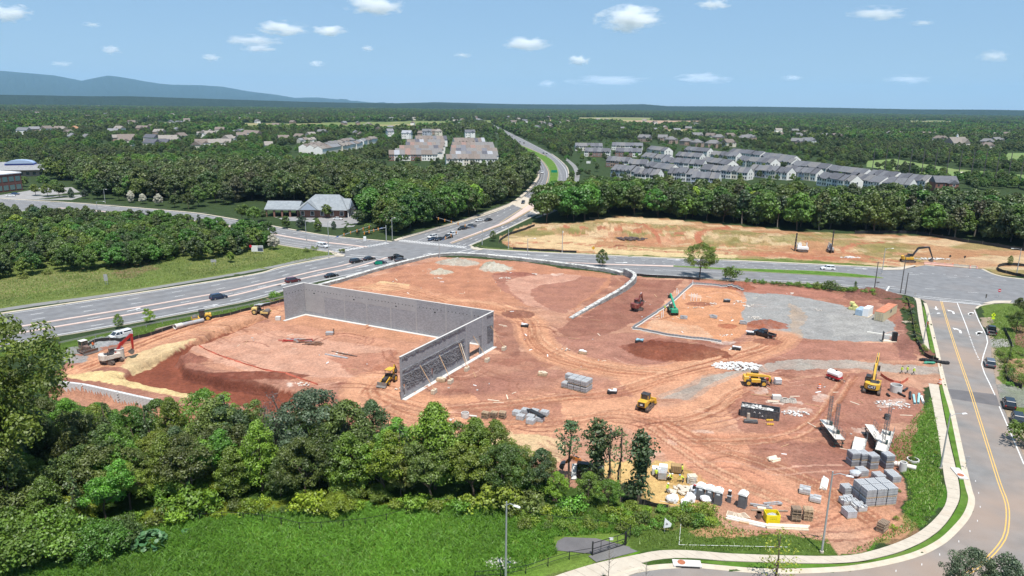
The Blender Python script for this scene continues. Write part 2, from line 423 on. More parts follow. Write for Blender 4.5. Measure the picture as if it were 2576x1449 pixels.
zone([(1980,760),(2030,790),(2010,850),(1960,870),(1920,865),(1990,830),(1990,790)],(0.34,0.24,0.16),0.6,0.4)
zone([(2080,790),(2180,800),(2200,840),(2100,850)],(0.28,0.265,0.24),0.6,0.4)
zone([(1980,905),(2100,903),(2250,915),(2370,925),(2375,945),(2260,935),(2120,925),(1960,930),(1820,960),(1750,985),(1660,1000),(1640,985),(1700,955),(1850,930)],(0.30,0.262,0.22),0.85,0.25)
zone([(1690,950),(1790,940),(1800,985),(1740,1010),(1660,1000)],(0.29,0.235,0.19),0.85,0.2)
zone([(2130,935),(2375,940),(2375,952),(2150,945)],(0.34,0.19,0.12),0.6,0.3)
zone([(2000,860),(2200,865),(2290,870),(2300,905),(2100,905),(1900,900),(1880,880)],(0.30,0.14,0.098),0.85,0.3)
zone([(2255,790),(2275,800),(2300,880),(2310,910),(2260,905),(2265,850)],(0.22,0.10,0.075),0.85,0.3)
# haul roads: pale packed clay
HAUL=[([(1120,760),(1230,770),(1300,790),(1335,815),(1345,850),(1380,885),(1450,912),(1560,932),(1680,940)],8,ORANGE,0.85),([(1680,940),(1780,915),(1870,890),(1930,870),(1960,845)],9,ORANGE,0.75),([(880,720),(990,728),(1120,760)],12,ORANGE,0.55),([(940,985),(1000,1010),(1100,1030),(1250,1020),(1420,1000),(1560,985),(1680,945)],11,(0.43,0.215,0.125),0.75),([(950,960),(930,990),(980,1030),(1060,1055),(1200,1070),(1400,1060),(1560,1040),(1680,1060),(1800,1030),(1850,990),(1920,960)],10,(0.43,0.22,0.13),0.8),([(1680,1060),(1800,1120),(1950,1170),(2080,1230),(2200,1310)],9,(0.40,0.20,0.12),0.7),([(1640,1070),(1760,1160),(1900,1230),(2050,1290)],8,(0.42,0.20,0.12),0.65),([(1750,1110),(1950,1105),(2060,1060),(2120,980),(2140,950)],6,(0.42,0.20,0.12),0.6),([(700,775),(560,800),(400,850),(280,900),(200,930)],5,(0.45,0.23,0.13),0.7)]
for pl,w,c,a in HAUL:c=tuple(v*1.1 for v in c); track(pl,w*1.25,c,a*.6,0.2); track(pl,w,c,min(1,a*1.15),0.12)
zone([(1200,1090),(1320,1085),(1420,1105),(1400,1160),(1300,1165),(1230,1130)],(0.50,0.36,0.20),0.75,0.35)
zone([(1460,1165),(1600,1160),(1720,1170),(1790,1215),(1730,1275),(1560,1250),(1470,1225)],(0.50,0.33,0.13),0.95,0.1)
zone([(1150,960),(1350,925),(1560,960),(1590,1000),(1400,1000),(1200,1010)],(0.27,0.125,0.09),0.6,0.4)
zone([(1120,1020),(1250,1005),(1410,1010),(1420,1065),(1250,1060),(1150,1050)],(0.26,0.115,0.08),0.65,0.35)
zone([(1890,960),(2170,935),(2330,985),(2310,1060),(2200,1060),(2060,1100),(1880,1090),(1830,1030)],(0.27,0.12,0.084),0.75,0.35)
zone([(1870,1110),(2060,1110),(2140,1160),(2100,1230),(2000,1200),(1880,1170)],(0.255,0.115,0.082),0.75,0.35)
zone([(1620,1120),(1800,1140),(1950,1200),(1900,1260),(1750,1210)],(0.43,0.20,0.12),0.5,0.4)
for q in [(1770,1085,26,8),(1700,1115,20,5),(1960,1010,35,8),(2000,1035,30,10),(2060,1000,30,8),(1640,1145,30,6),(2240,1015,35,12),(2180,1080,30,10),(1910,985,20,8),(1750,745,14,5),(1820,860,30,6),(1400,690,18,3),(730,965,10,8)]:
    zone([(q[0]+q[2]*math.cos(t),q[1]+q[3]*math.sin(t)) for t in np.linspace(0,6.2,14)],(0.60,0.50,0.42),0.4,0.5,5)
# wheel and crawler tracks
rnd=random.Random(11)
def track_pair(px,gap=1.9,w=0.55,col=None,a=0.5):
    base=smooth(PL(px),5)
    for s in (-gap/2,gap/2):
        track(offset(base,s),w,col or rnd.choice([DARKRED,(0.23,0.10,0.065),PINK,(0.2,0.085,0.06)]),a,0.3,world=True,dz=-0.05)
for pl,w,c,a in HAUL:
    for k in range(8):
        ox,oy=rnd.uniform(-14,14),rnd.uniform(-7,7); track_pair([(x+ox+rnd.uniform(-5,5),y+oy+rnd.uniform(-2,2)) for x,y in pl],w=.42,col=rnd.choice([(0.24,0.09,0.05),(0.28,0.115,0.065),(0.52,0.32,0.20)]),a=rnd.uniform(.25,.6))
sitepoly=np.array(w2(SITE))
for k in range(150):
    px,py=rnd.uniform(350,2300),rnd.uniform(700,1350)
    ang=rnd.uniform(-0.5,0.5)+rnd.choice([0,0,0.6,-0.5]); L=rnd.uniform(60,170)*(0.5+(py-600)/700); cv=rnd.uniform(-0.8,0.8)
    pts=[]
    for t in np.linspace(-0.5,0.5,5):
        a_=ang+cv*t; pts.append((px+L*t*math.cos(a_),py+0.35*L*t*math.sin(a_)+cv*t*t*30))
    q=P(*pts[2])
    if not inside(np.array([q.x]),np.array([q.y]),sitepoly)[0] or inside(np.array([q.x]),np.array([q.y]),np.array(w2(GRAV)))[0]:continue
    track_pair(pts,w=.42,a=rnd.uniform(0.4,0.75))
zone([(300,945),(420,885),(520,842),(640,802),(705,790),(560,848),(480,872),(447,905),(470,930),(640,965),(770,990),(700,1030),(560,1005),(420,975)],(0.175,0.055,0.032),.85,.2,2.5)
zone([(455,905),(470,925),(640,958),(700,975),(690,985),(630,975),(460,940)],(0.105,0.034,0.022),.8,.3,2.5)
site_all=zmask(SITE,2.0)
C[site_all]=C[site_all]*np.array([1.08,1.09,1.11])
soil=site_all & ~zmask(GRAV,2.5)
# --- relief
Z+=np.where(soil,(mid-0.5)*0.34+(fine_n-0.5)*0.10,0)
Z+=np.where(hm,(mid-0.5)*0.5+(big-0.5)*1.2,0)
g_all=C[...,1]>C[...,0]*1.2
Z+=np.where(g_all & (Y<900),(mid-0.5)*0.25,0)
def mound(px,py,rx,ry,h,col=None,rot=0.0,a=0.85):
    c=P(px,py); dx,dy=X-c.x,Y-c.y
    u,v=dx*math.cos(rot)+dy*math.sin(rot),-dx*math.sin(rot)+dy*math.cos(rot)
    q=np.sqrt((u/rx)**2+(v/ry)**2)+(mid-0.5)*0.5
    k=np.clip(1-q,0,1); k=k**0.9
    Z[:]+=h*k*(0.75+0.5*fine_n)
    if col is not None:paint(k>0.06,col,a,0.15,fine_n)
mound(1700,885,13,7,1.6,(0.175,0.058,0.034)); mound(1640,872,6,3,0.7,DARKRED)
mound(2195,742,9,6,2.4,(0.165,0.075,0.058)); mound(1860,724,5.5,4,2.2,(0.24,0.085,0.052)); mound(2255,765,5,6,1.2,(0.19,0.085,0.062))
mound(1930,818,6,4,1.6,(0.27,0.09,0.05)); mound(1930,860,4,2.5,0.9,(0.24,0.10,0.065)); mound(2160,750,5,3,1.0,(0.2,0.09,0.065))
mound(258,862,4.6,3.4,1.9,(0.24,0.245,0.25),a=1); mound(1245,676,6,5,2.4,(0.38,0.36,0.30)); mound(1150,662,8,5,2.0,(0.33,0.30,0.25)); mound(1225,674,3,2.4,1.0,(0.30,0.28,0.22))
mound(1110,686,4.5,3,1.6,(0.37,0.34,0.27)); mound(1300,690,8,3,0.8,(0.23,0.09,0.065)); mound(650,945,12,2.5,0.8,(0.16,0.05,0.032)); mound(480,905,4,2.5,1.5,(0.21,0.085,0.06))
mound(1700,1195,3.4,2.2,0.9,(0.42,0.26,0.09)); mound(1300,790,5,4,0.7,(0.19,0.08,0.055)); mound(1830,820,3,2,0.6,(0.3,0.1,0.055)); mound(1760,765,4,2.5,0.6,(0.24,0.095,0.06))
mound(1560,578,48,17,3.2); mound(1760,596,60,18,2.6); mound(2050,615,60,16,1.8)
mound(2290,870,4,8,0.9,(0.22,0.10,0.075)); mound(1560,640-22,3,2,.6,DARKRED)
# the cut is dug 1.7 m down, ragged at its edge
inn=cut.astype(float)
for _ in range(3):
    inn[1:-1,1:-1]=(inn[1:-1,1:-1]*2+inn[:-2,1:-1]+inn[2:,1:-1]+inn[1:-1,:-2]+inn[1:-1,2:])/6
Z-=1.7*inn
low=zmask([(143,963),(210,971.5),(300,991.5),(400,1013.5),(520,1042),(500,1075),(380,1060),(250,1030),(120,1000),(120,975)],.6); paint(low,(0.36,0.19,0.125),.8,.2); Z[low]-=2.1
# roads lie on even ground
def flat(poly,z=-0.06,amp=0.0):
    m=inside(X,Y,poly); Z[m]=z; C[m]=(0.12,0.115,0.11); return m
# ---------------------------------------------------------------- roads
HW_L=[(-400,851),(-60,800),(0,790),(89,776.5),(372,734),(639,691),(714,671),(868,641)]
HW_R=[(-400,941),(-60,882),(0,871),(171,841),(372,806),(639,754),(714,731),(800,709),(947,678),(1029,652)]
CW_F=[(-300,478),(0,499),(60,503),(191,511),(426,530),(519,540),(702,572),(823,593),(985,608)]
CW_N=[(-300,508),(0,527),(246,546),(420,565),(600,595),(718,618),(833,634),(852,638)]
HF_L=[(985,608),(1002,601),(1186,552),(1281,519),(1319,491),(1343,466),(1356,444),(1352,425),(1342,409),(1319,384),(1294,362),(1262,338),(1232,320),(1207,306),(1180,297)]
HF_R=[(1180,618),(1240,592),(1342,543),(1380,521),(1409,491),(1427,466),(1430,442),(1425,420),(1406,401),(1387,387),(1354,370),(1315,350),(1270,328),(1240,314),(1205,298)]
CE_F=[(1180,618),(1208,626),(1342,634),(1462,639.5),(1710,651),(1853,656),(2049,665),(2268,676)]
CE_N=[(1029,652),(1075,645),(1200,643),(1330,653),(1430,664),(1500,677),(1580,690),(1735,698),(1853,706),(2049,714),(2178,728),(2274,741)]
RI=[(2268,676),(2300,672),(2327,667),(2467,676.5),(2507,693),(2576,703),(2760,722),(2760,790),(2576,766),(2540,762),(2493,763.5),(2462,769),(2451,777),(2331,763),(2318,753),(2274,741)]
ST_L=[(2318,753),(2331,763),(2335,774),(2346,818),(2363,887),(2369.5,917),(2386,985),(2403,1043),(2433,1179),(2445,1230),(2453,1262),(2442,1298),(2414,1334),(2372,1371),(2302,1404),(2190,1430),(2077,1441),(1917,1443),(1749,1429),(1699,1430.5),(1650,1434),(1598,1443),(1540,1462),(1470,1490)]
ST_R=[(2462,769),(2453,776),(2470,818),(2490,856),(2496,912),(2512,994),(2530,1040),(2585,1168),(2640,1260),(2660,1330),(2640,1410),(2560,1490),(2400,1570),(2190,1610),(1900,1620),(1750,1610),(1680,1620),(1600,1650)]
def asphalt(name,col,warm=(0.30,0.22,0.17),wa=0.25,lo=.5):
    m,nt,b=new_mat(name); N,L=nt.nodes,nt.links
    tc=N.new('ShaderNodeNewGeometry')
    def nz(sc,det=4,st=None):
        n=N.new('ShaderNodeTexNoise'); n.inputs['Scale'].default_value=sc; n.inputs['Detail'].default_value=det
        if st:
            mp=N.new('ShaderNodeMapping'); mp.inputs['Scale'].default_value=st; L.new(tc.outputs['Position'],mp.inputs['Vector']); L.new(mp.outputs[0],n.inputs['Vector'])
        else:L.new(tc.outputs['Position'],n.inputs['Vector'])
        return n
    a,c,d=nz(0.35),nz(6,3),nz(0.06,3)
    mr=N.new('ShaderNodeMapRange'); mr.inputs[1].default_value=0.25; mr.inputs[2].default_value=0.75; mr.inputs[3].default_value=0.72; mr.inputs[4].default_value=1.25
    ad=N.new('ShaderNodeMath'); ad.operation='MULTIPLY_ADD'; ad.inputs[1].default_value=0.35
    L.new(c.outputs['Fac'],ad.inputs[0]);
    s2=N.new('ShaderNodeMath'); s2.operation='MULTIPLY'; s2.inputs[1].default_value=0.65; L.new(a.outputs['Fac'],s2.inputs[0]); L.new(s2.outputs[0],ad.inputs[2])
    L.new(ad.outputs[0],mr.inputs[0])
    sc=N.new('ShaderNodeVectorMath'); sc.operation='SCALE'; sc.inputs[0].default_value=col; L.new(mr.outputs[0],sc.inputs['Scale'])
    r2=N.new('ShaderNodeMapRange'); r2.inputs[1].default_value=lo; r2.inputs[2].default_value=lo+.25; r2.inputs[4].default_value=wa; L.new(d.outputs['Fac'],r2.inputs[0])
    mm=N.new('ShaderNodeMix'); mm.data_type='RGBA'; L.new(r2.outputs[0],mm.inputs['Factor']); L.new(sc.outputs[0],mm.inputs[6]); mm.inputs[7].default_value=(*warm,1)
    L.new(mm.outputs[2],b.inputs['Base Color']); b.inputs['Roughness'].default_value=0.9; b.inputs['Specular IOR Level'].default_value=0.2
    return m
ASPH=asphalt('aged_asphalt',(0.178,0.178,0.182),wa=0.12); ASPH_ST=asphalt('street_asphalt',(0.195,0.186,0.178),wa=0.7,lo=.4)
ASPH_PATH=asphalt('path_asphalt',(0.20,0.198,0.19)); ASPH_NEW=asphalt('dark_asphalt_patch',(0.125,0.118,0.12))
CONC=M('pavement_concrete',(0.455,0.40,0.325),0.9,var=0.10,scale=0.7,spec=0.2,dirt=(0.42,0.34,0.26,0.5))
KERBM=M('kerb_concrete',(0.48,0.425,0.335),0.9,var=0.12,scale=0.8,spec=0.2,dirt=(0.45,0.33,0.22,0.5))
PAINT_W=M('road_paint_white',(0.64,0.63,0.61),0.7,var=0.15,scale=2.0,dirt=(0.36,0.35,0.33,0.75))
PAINT_Y=M('road_paint_yellow',(0.62,0.38,0.09),0.7,var=0.12,scale=2.0,dirt=(0.45,0.36,0.22,0.5))
PINKCONC=M('median_concrete',(0.50,0.38,0.33),0.9,var=0.1,scale=0.6,dirt=(0.55,0.48,0.42,0.6))
def road(name,l,r_,mat,z,sm=True):
    a,b=PL(l),PL(r_)
    if sm:a,b=smooth(a,5),smooth(b,5)
    o=struct(sheet(name,a,b,mat,z))
    flat([(p.x,p.y) for p in a]+[(p.x,p.y) for p in reversed(b)],-0.07)
    return o
road('highway',HW_L,HW_R,ASPH,0.0); road('crossroad',CW_F,CW_N,ASPH,0.0)
road('crossroad',CE_F,CE_N,ASPH,0.0); road('street',ST_L,ST_R,ASPH_ST,0.003)
XI=PL([(868,641),(852,638),(985,608),(1180,618),(1208,626),(1075,645),(1029,652)])
XI=PL([(852,638),(985,608),(1180,618),(1029,652),(868,641)])
struct(poly_sheet('junction_pavement',XI,ASPH,-0.004)); flat([(p.x,p.y) for p in XI],-0.07)
ri=PL(RI); struct(poly_sheet('junction_pavement',ri,ASPH,-0.004)); flat([(p.x,p.y) for p in ri],-0.07)
road('highway',HF_L,HF_R,ASPH,-0.002)
# medians
def lane(px,w,mat,name,parent,z=0.006,dash=None,sm=5):
    """painted line along pixels; dash = (mark, gap) metres; each mark its own piece when dashed"""
    base=smooth(PL(px),sm)
    if dash is None:
        a,b=offset(base,w/2),offset(base,-w/2)
        n=max(8,len(base)); return sheet(name,a,b,mat,z,parent)
    mk,gp=dash; tot=sum((q-p).length for p,q in zip(base,base[1:]))
    n=int(tot/(mk+gp)); fine=resample(base,n=max(20,int(tot/0.5)))
    step=tot/(len(fine)-1)
    for i in range(n):
        i0=int(i*(mk+gp)/step); i1=int((i*(mk+gp)+mk)/step)
        seg=fine[i0:max(i1,i0+1)+1]
        if len(seg)<2:continue
        d=(seg[-1]-seg[0]); L_=d.length
        me=dash_mesh(round(mk,1),w,mat)
        o=link(name,me,mat,parent,loc=(seg[0]+d/2)+Vector((0,0,z)),rz=math.atan2(d.y,d.x))
DASH={}
def dash_mesh(L_,w,mat):
    k=(L_,w,mat.name)
    if k not in DASH:
        mb=MB(); mb.v=[(-L_/2,-w/2,0),(L_/2,-w/2,0),(L_/2,w/2,0),(-L_/2,w/2,0)]; mb.f=[(0,1,2,3)]
        DASH[k]=mb.mesh('lane_dash'); DASH[k].materials.append(mat)
    return DASH[k]
def arrow(px,py,rz,turn=0,s=1.0,parent=None,mat=PAINT_W):
    p=P(px,py); mb=MB()
    if turn==0:pts=[(-1.5,-.12),(.5,-.12),(.5,-.45),(1.7,0),(.5,.45),(.5,.12),(-1.5,.12)]
    else:
        t=turn; pts=[(-1.5,-.16),(.3,-.16),(.75,.25*t+.05),(.95,.05*t),(1.35,.95*t),(.25,.75*t),(.55,.5*t),(.15,.16),(-1.5,.16)]
    me=bpy.data.meshes.new('turn_arrow'); bm=bmesh.new()
    f=bm.faces.new([bm.verts.new((a*s*1.25,b*s*1.3,0)) for a,b in pts]); bm.normal_update()
    if f.normal.z<0:bmesh.ops.reverse_faces(bm,faces=[f])
    bmesh.ops.triangulate(bm,faces=bm.faces[:]); bm.to_mesh(me); bm.free()
    link('turn_arrow',me,mat,parent,loc=(p.x,p.y,0.009),rz=rz)
def mix_line(A,B,t,n=14):
    a,b=resample([Vector((x,y,0)) for x,y in A],n=n),resample([Vector((x,y,0)) for x,y in B],n=n)
    return [(p.lerp(q,t).x,p.lerp(q,t).y) for p,q in zip(a,b)]
road_o=bpy.data.objects['highway']; cross_o=bpy.data.objects['crossroad']; cross_e=bpy.data.objects['crossroad.001']; street_o=bpy.data.objects['street']; high_f=bpy.data.objects['highway.001']
A_=[(-60,800),(0,790),(89,776.5),(372,734),(639,691),(714,671),(862,641)]; B_=[(-60,882),(0,871),(171,841),(372,806),(639,754),(714,731),(800,709),(947,678),(1020,652)]
DSH=(3.05,9.15)
for t,kind in [(0.17,'d'),(0.34,'d'),(0.50,'p'),(0.70,'p'),(0.60,'d'),(0.86,'d')]:
    ln=mix_line(A_,B_,t)
    if kind=='d':lane(ln,0.22,PAINT_W,'lane_dash',road_o,dash=DSH)
    else:
        o=lane(ln,1.1,PINKCONC,'median_strip',road_o,z=0.012); o.modifiers.new('raise','SOLIDIFY').thickness=-0.14
lane(mix_line(A_,B_,0.035),0.2,PAINT_W,'edge_line',road_o); lane(mix_line(A_,B_,0.955),0.3,PAINT_W,'edge_line',road_o)
lane([(590,738),(700,714),(860,682),(1010,652)],0.2,PAINT_W,'turn_lane_line',road_o)
for q in [(530,769,0),(344,772,-1),(340,779,1),(700,717,-1),(728,713,1),(1055-140,670,0),(1095-20,659-20,0)]:
    arrow(q[0],q[1],heading((372,770),(639,722)),q[2],1.15,road_o)
WEAR=asphalt('worn_wheel_path',(0.150,0.150,0.156),wa=.05)
for t_ in (.07,.11,.24,.28,.41,.45,.55,.64,.76,.80,.91):
    lane(mix_line(A_,B_,t_),.75,WEAR,'wheel_path',road_o,z=0.003)
# junction: stop bars and crosswalk blocks
def bars(p0,p1,n,L_,w,parent,rz_extra=0):
    a,b=P(*p0),P(*p1); d=b-a; rz=math.atan2(d.y,d.x)
    me=dash_mesh(L_,w,PAINT_W)
    for i in range(n):
        q=a.lerp(b,(i+.5)/n); link('crosswalk_bar',me,PAINT_W,parent,loc=(q.x,q.y,0.008),rz=rz+R(90)+rz_extra)
jp=bpy.data.objects['junction_pavement']
bars((1006,604),(1172,622),26,3.0,0.6,jp); bars((845,633),(975,611),18,3.0,0.6,jp)
for l in [[(1003,607),(1175,625)],[(870,645),(1020,657)],[(880,641),(1030,652)],[(835,630),(900,617)],[(1130,640),(1200,622)],[(1150,643),(1215,626)]]:
    lane(l,0.4,PAINT_W,'stop_line',jp,z=0.01)
# crossroad west
for t in (0.62,0.78):lane(mix_line(CW_F[3:],CW_N[3:],t),0.2,PAINT_W,'lane_line',cross_o)
for t in (0.2,0.32):lane(mix_line(CW_F,CW_N,t),0.2,PAINT_W,'lane_dash',cross_o,dash=DSH)
o=lane(mix_line(CW_F[2:],CW_N[2:],0.47),1.6,PINKCONC,'median_strip',cross_o,z=0.012); o.modifiers.new('raise','SOLIDIFY').thickness=-0.14
lane(mix_line(CW_F,CW_N,0.08),0.2,PAINT_W,'edge_line',cross_o); lane(mix_line(CW_F,CW_N,0.93),0.2,PAINT_W,'edge_line',cross_o)
# highway beyond the junction
HFm_L=[(1131,611),(1268,559),(1346,505),(1371,474),(1380,455),(1382,433),(1373,414),(1357,398),(1332,384),(1308,371),(1275,352)]
HFm_R=[(1133,612),(1276,561),(1370,508),(1398,466),(1405,442),(1401,420),(1387,401),(1360,387),(1324,371),(1276,352)]
GRASSM=M('verge_turf',(0.075,0.15,0.02),0.95,var=0.35,scale=0.35,bump=0.3,spec=0.1,dirt=(0.14,0.16,0.05,0.6))
struct(sheet('grass_median',smooth(PL(HFm_L[2:]),5),smooth(PL(HFm_R[2:]),5),GRASSM,0.12))
sheet('median_strip',PL(HFm_L[:3]),PL(HFm_R[:3]),PINKCONC,0.13,high_f)
for t in (0.25,0.5,0.72):lane(mix_line(HF_L[1:],HFm_L[1:],t,24),0.22,PAINT_W,'lane_dash',high_f,dash=DSH)
for t in (0.35,0.68):lane(mix_line(HFm_R,HF_R,t,24),0.22,PAINT_W,'lane_dash',high_f,dash=DSH)
lane(mix_line(HF_L[1:],HFm_L[1:],0.04,24),0.3,PAINT_W,'edge_line',high_f); lane(mix_line(HFm_R,HF_R,0.94,24),0.3,PAINT_W,'edge_line',high_f)
lane(mix_line(HFm_R,HF_R,0.06,24),0.3,PAINT_Y,'edge_line',high_f); lane(mix_line(HF_L[1:],HFm_L[1:],0.96,24),0.3,PAINT_Y,'edge_line',high_f)
for t in (0.3,0.55):lane([(1000+140*t+0,604+12*t),(1090+110*t,578+10*t),(1170+90*t,555+7*t)],0.22,PAINT_W,'lane_line',high_f)
sheet('bridge_deck',PL([(1290,515),(1318,494)]),PL([(1350,538),(1388,516)]),CONC,0.004,high_f)
for t_ in (.1,.17,.35,.42,.58,.65,.82,.9):lane(mix_line(HF_L[1:],HFm_L[1:],t_,24),.8,WEAR,'wheel_path',high_f,z=.002)
for t_ in (.14,.24,.45,.56,.78,.88):lane(mix_line(HFm_R,HF_R,t_,24),.8,WEAR,'wheel_path',high_f,z=.002)
# crossroad east with its grass median
MT=[(1694,668.6),(1765,672),(1853,675.5),(1937,678),(2049,682),(2133,688),(2190,694),(2222,699)]
MBt=[(1694,671.5),(1765,676),(1853,681.5),(1965,688),(2049,692.5),(2133,697.5),(2190,700),(2222,700.5)]
struct(sheet('grass_median',smooth(PL(MT),4),smooth(PL(MBt),4),GRASSM,0.14))
sheet('median_strip',PL([(1422,660),(1520,664),(1694,668.6)]),PL([(1424,661),(1520,666.5),(1694,672)]),PINKCONC,0.13,cross_e)
m1=[(1208,634),(1420,660)]
lane([(1225,632),(1340,640),(1530,647),(1700,655),(1853,662),(2049,671),(2200,680)],0.2,PAINT_W,'lane_dash',cross_e,dash=DSH)
lane([(1225,635.5),(1340,643.5),(1520,652)],0.2,PAINT_W,'lane_line',cross_e); lane([(1225,638.5),(1340,648),(1480,657)],0.2,PAINT_W,'lane_line',cross_e)
lane([(1520,652),(1700,659.5),(1853,667),(2049,676),(2180,684)],0.2,PAINT_W,'lane_dash',cross_e,dash=(0.9,2.75)); lane([(1520,658),(1700,665),(1853,672),(2049,680)],0.2,PAINT_W,'lane_dash',cross_e,dash=(0.9,2.75))
lane([(1560,676),(1700,683),(1853,691),(2049,702),(2250,716)],0.2,PAINT_W,'lane_dash',cross_e,dash=DSH)
lane([(1500,672),(1700,680),(1853,687)],0.2,PAINT_W,'lane_line',cross_e); lane([(1590,688),(1735,695),(1853,702),(2049,709.5),(2170,722)],0.25,PAINT_W,'edge_line',cross_e)
lane([(1225,629),(1462,641.5),(1710,653),(1853,658.5),(2049,667.5),(2250,677)],0.25,PAINT_W,'edge_line',cross_e)
for q in [(1318,690-50,0),(1364,642,0),(1565,661,1),(1695,653,0),(2165,676,0)]:arrow(q[0],q[1],heading((1342,640),(1700,655)),q[2],1.3,cross_e)
for l_ in ([(1225,630),(1530,645),(1853,660),(2200,677)],[(1225,631),(1530,646),(1853,661.4),(2200,679)],[(1560,672),(1853,689),(2230,710)],[(1560,674),(1853,691.5),(2230,713)],[(1600,682),(1853,696),(2200,716)]):lane(l_,.8,WEAR,'wheel_path',cross_e,z=.003)
# right junction
jr=bpy.data.objects['junction_pavement.001']
lane([(2290,690),(2400,698),(2560,711)],0.22,PAINT_W,'lane_dash',jr,dash=(3.05,9.15),z=0.012); lane([(2230,720),(2320,725),(2450,736),(2576,748)],0.22,PAINT_W,'lane_dash',jr,dash=(3.05,9.15),z=0.012)
lane([(2290,686),(2400,692),(2560,708)],0.22,PAINT_W,'lane_dash',jr,dash=(0.9,2.75),z=0.012)
lane([(2300,743.5),(2400,753),(2480,761)],0.28,PAINT_W,'stop_line',jr,z=0.012); lane([(2310,748),(2400,757),(2465,763)],0.28,PAINT_W,'stop_line',jr,z=0.012)
lane([(2176,718.5),(2274,729)],0.2,PAINT_W,'edge_line',cross_e); lane([(2228,735),(2237,720)],0.5,PAINT_W,'stop_line',jr,z=0.012)
# the street
YL=[(2368,758),(2385.5,818),(2411.6,898),(2441,983),(2450,1011),(2477.5,1099),(2513.7,1214),(2532,1264),(2535,1309),(2523.7,1359),(2473,1415.5),(2414,1452),(2330,1480)]
yl=smooth(PL(YL),6)
for s in (-0.19,0.19):
    b_=offset(yl,s); sheet('centre_line',offset(b_,.075),offset(b_,-.075),PAINT_Y,0.007,street_o)
lane([(2364,757),(2468,766)],0.6,PAINT_W,'stop_line',street_o,z=0.01)
lane([(2408,762),(2430,818),(2436.5,837)],0.2,PAINT_W,'lane_line',street_o); lane([(2437,839),(2452,880),(2466,910)],0.22,PAINT_W,'lane_dash',street_o,dash=(0.6,0.7))
lane([(2451,780),(2467,818),(2486,856),(2468,912),(2485,955),(2503,994)],0.2,PAINT_W,'edge_line',street_o,sm=2); lane([(2513.7,1022),(2576,1168)],0.2,PAINT_W,'edge_line',street_o)
hst=heading((2385,818),(2368,758))
arrow(2355,775,hst+math.pi,0,1.1,street_o); arrow(2398,785,hst,1,1.2,street_o); arrow(2437,788.5,hst,-1,1.2,street_o); arrow(2415,832,hst,1,1.3,street_o); arrow(2457,837,hst,-1,1.3,street_o)
sheet('asphalt_patch',PL([(2384,978),(2395,1003)]),PL([(2505,992),(2515,1022)]),ASPH_NEW,0.004,street_o)
tk=[(2450,1210,0),(2458,1240,0),(2462,1275,0),(2455,1310,0),(2436,1336,0),(2408,1362,0),(2360,1395,0),(2315,1420,0),(2250,1436,0)]
for q in tk:
    p=P(q[0]+4,q[1]); link('survey_mark',dash_mesh(0.5,0.08,PAINT_W),PAINT_W,street_o,loc=(p.x,p.y,0.008),rz=R(60))
# kerbs and pavements
def kerb(px,w=0.55,h=0.13,name='kerb',side=1,mat=KERBM,sm=5,raw=None):
    base=smooth(PL(px),sm) if raw is None else raw
    a,b=base,offset(base,w*side)
    n=len(a); mb=MB()
    for i in range(n):
        for p,z in ((a[i],-0.05),(a[i],h*0.35),(a[i].lerp(b[i],.55),h*.45),(a[i].lerp(b[i],.62),h),(b[i],h),(b[i],-0.05)):mb.v.append((p.x,p.y,z))
    for i in range(n-1):
        for k in range(5):mb.f.append((i*6+k,i*6+k+1,i*6+6+k+1,i*6+6+k))
    return struct(mb.build(name,mat))
kerb(ST_L[1:],0.9,side=-1); kerb(HW_L,0.8,side=1); kerb(HW_R[:7],0.5,side=-1); kerb(CE_F,0.8,side=1); kerb(CW_F,0.8,side=1); kerb(CW_N,0.8,side=-1); kerb(HF_L[1:12],0.8,side=1); kerb(HF_R[:10],0.7,side=-1)
kerb(CE_N[6:],0.6,side=-1); kerb([(2327,667),(2350,670),(2467,676.5)][:2],0.6); kerb([(2467,676.5),(2507,693),(2576,703),(2760,722)],0.8,side=1); kerb([(2740,788),(2576,765),(2540,762),(2493,763.5),(2462,769),(2452,776)],0.7,side=1)
kerb(MT,0.3,0.16,side=-1); kerb(MBt,0.35,0.16,side=1); kerb(HFm_L[2:],0.4,0.15,side=-1); kerb(HFm_R[2:],0.4,0.15,side=1)
def slabs(left,right,L_=1.55,name='sidewalk',gap=0.02):
    a,b=smooth(PL(left),5),smooth(PL(right),5)
    tot=sum((q-p).length for p,q in zip(a,a[1:])); n=int(tot/L_)
    a,b=resample(a,n=n+1),resample(b,n=n+1)
    base=struct(sheet(name,offset(a,-.02),offset(b,.02),M('pavement_bedding',(0.22,0.19,0.15)),0.02))
    rn=random.Random(4)
    for i in range(n):
        q=[a[i].lerp(a[i+1],.012),a[i].lerp(a[i+1],.988),b[i].lerp(b[i+1],.988),b[i].lerp(b[i+1],.012)]
        z=0.10+rn.uniform(-.006,.006); mb=MB()
        mb.v=[(p.x,p.y,0.0) for p in q]+[(p.x,p.y,z) for p in q]
        mb.f=[(4,5,6,7),(0,1,5,4),(1,2,6,5),(2,3,7,6),(3,0,4,7)]
        mb.build('slab',CONC,base)
    return base
SW_L=[(2335.5,965),(2347,1022),(2361,1099),(2375,1202),(2383,1244),(2372,1281),(2330,1326),(2274,1359),(2190,1387.5),(2100,1400),(1853,1394.5),(1740,1386),(1660,1386),(1600,1397),(1500,1418),(1400,1449),(1340,1475)]
SW_R=[(2361,969),(2371,1025),(2387.5,1108),(2403,1174),(2414,1236),(2406,1275),(2366.5,1331),(2302,1373.4),(2218,1401.5),(2105.5,1418),(1853,1413),(1740,1405),(1670,1407),(1610,1418),(1540,1440),(1450,1472),(1380,1500)]
slabs(SW_L,SW_R)
slabs([(2296.6,748),(2304.5,758),(2308.5,787.5),(2315,827),(2330,885)],[(2315,752),(2318,766),(2324,806),(2332,845),(2340,888)])
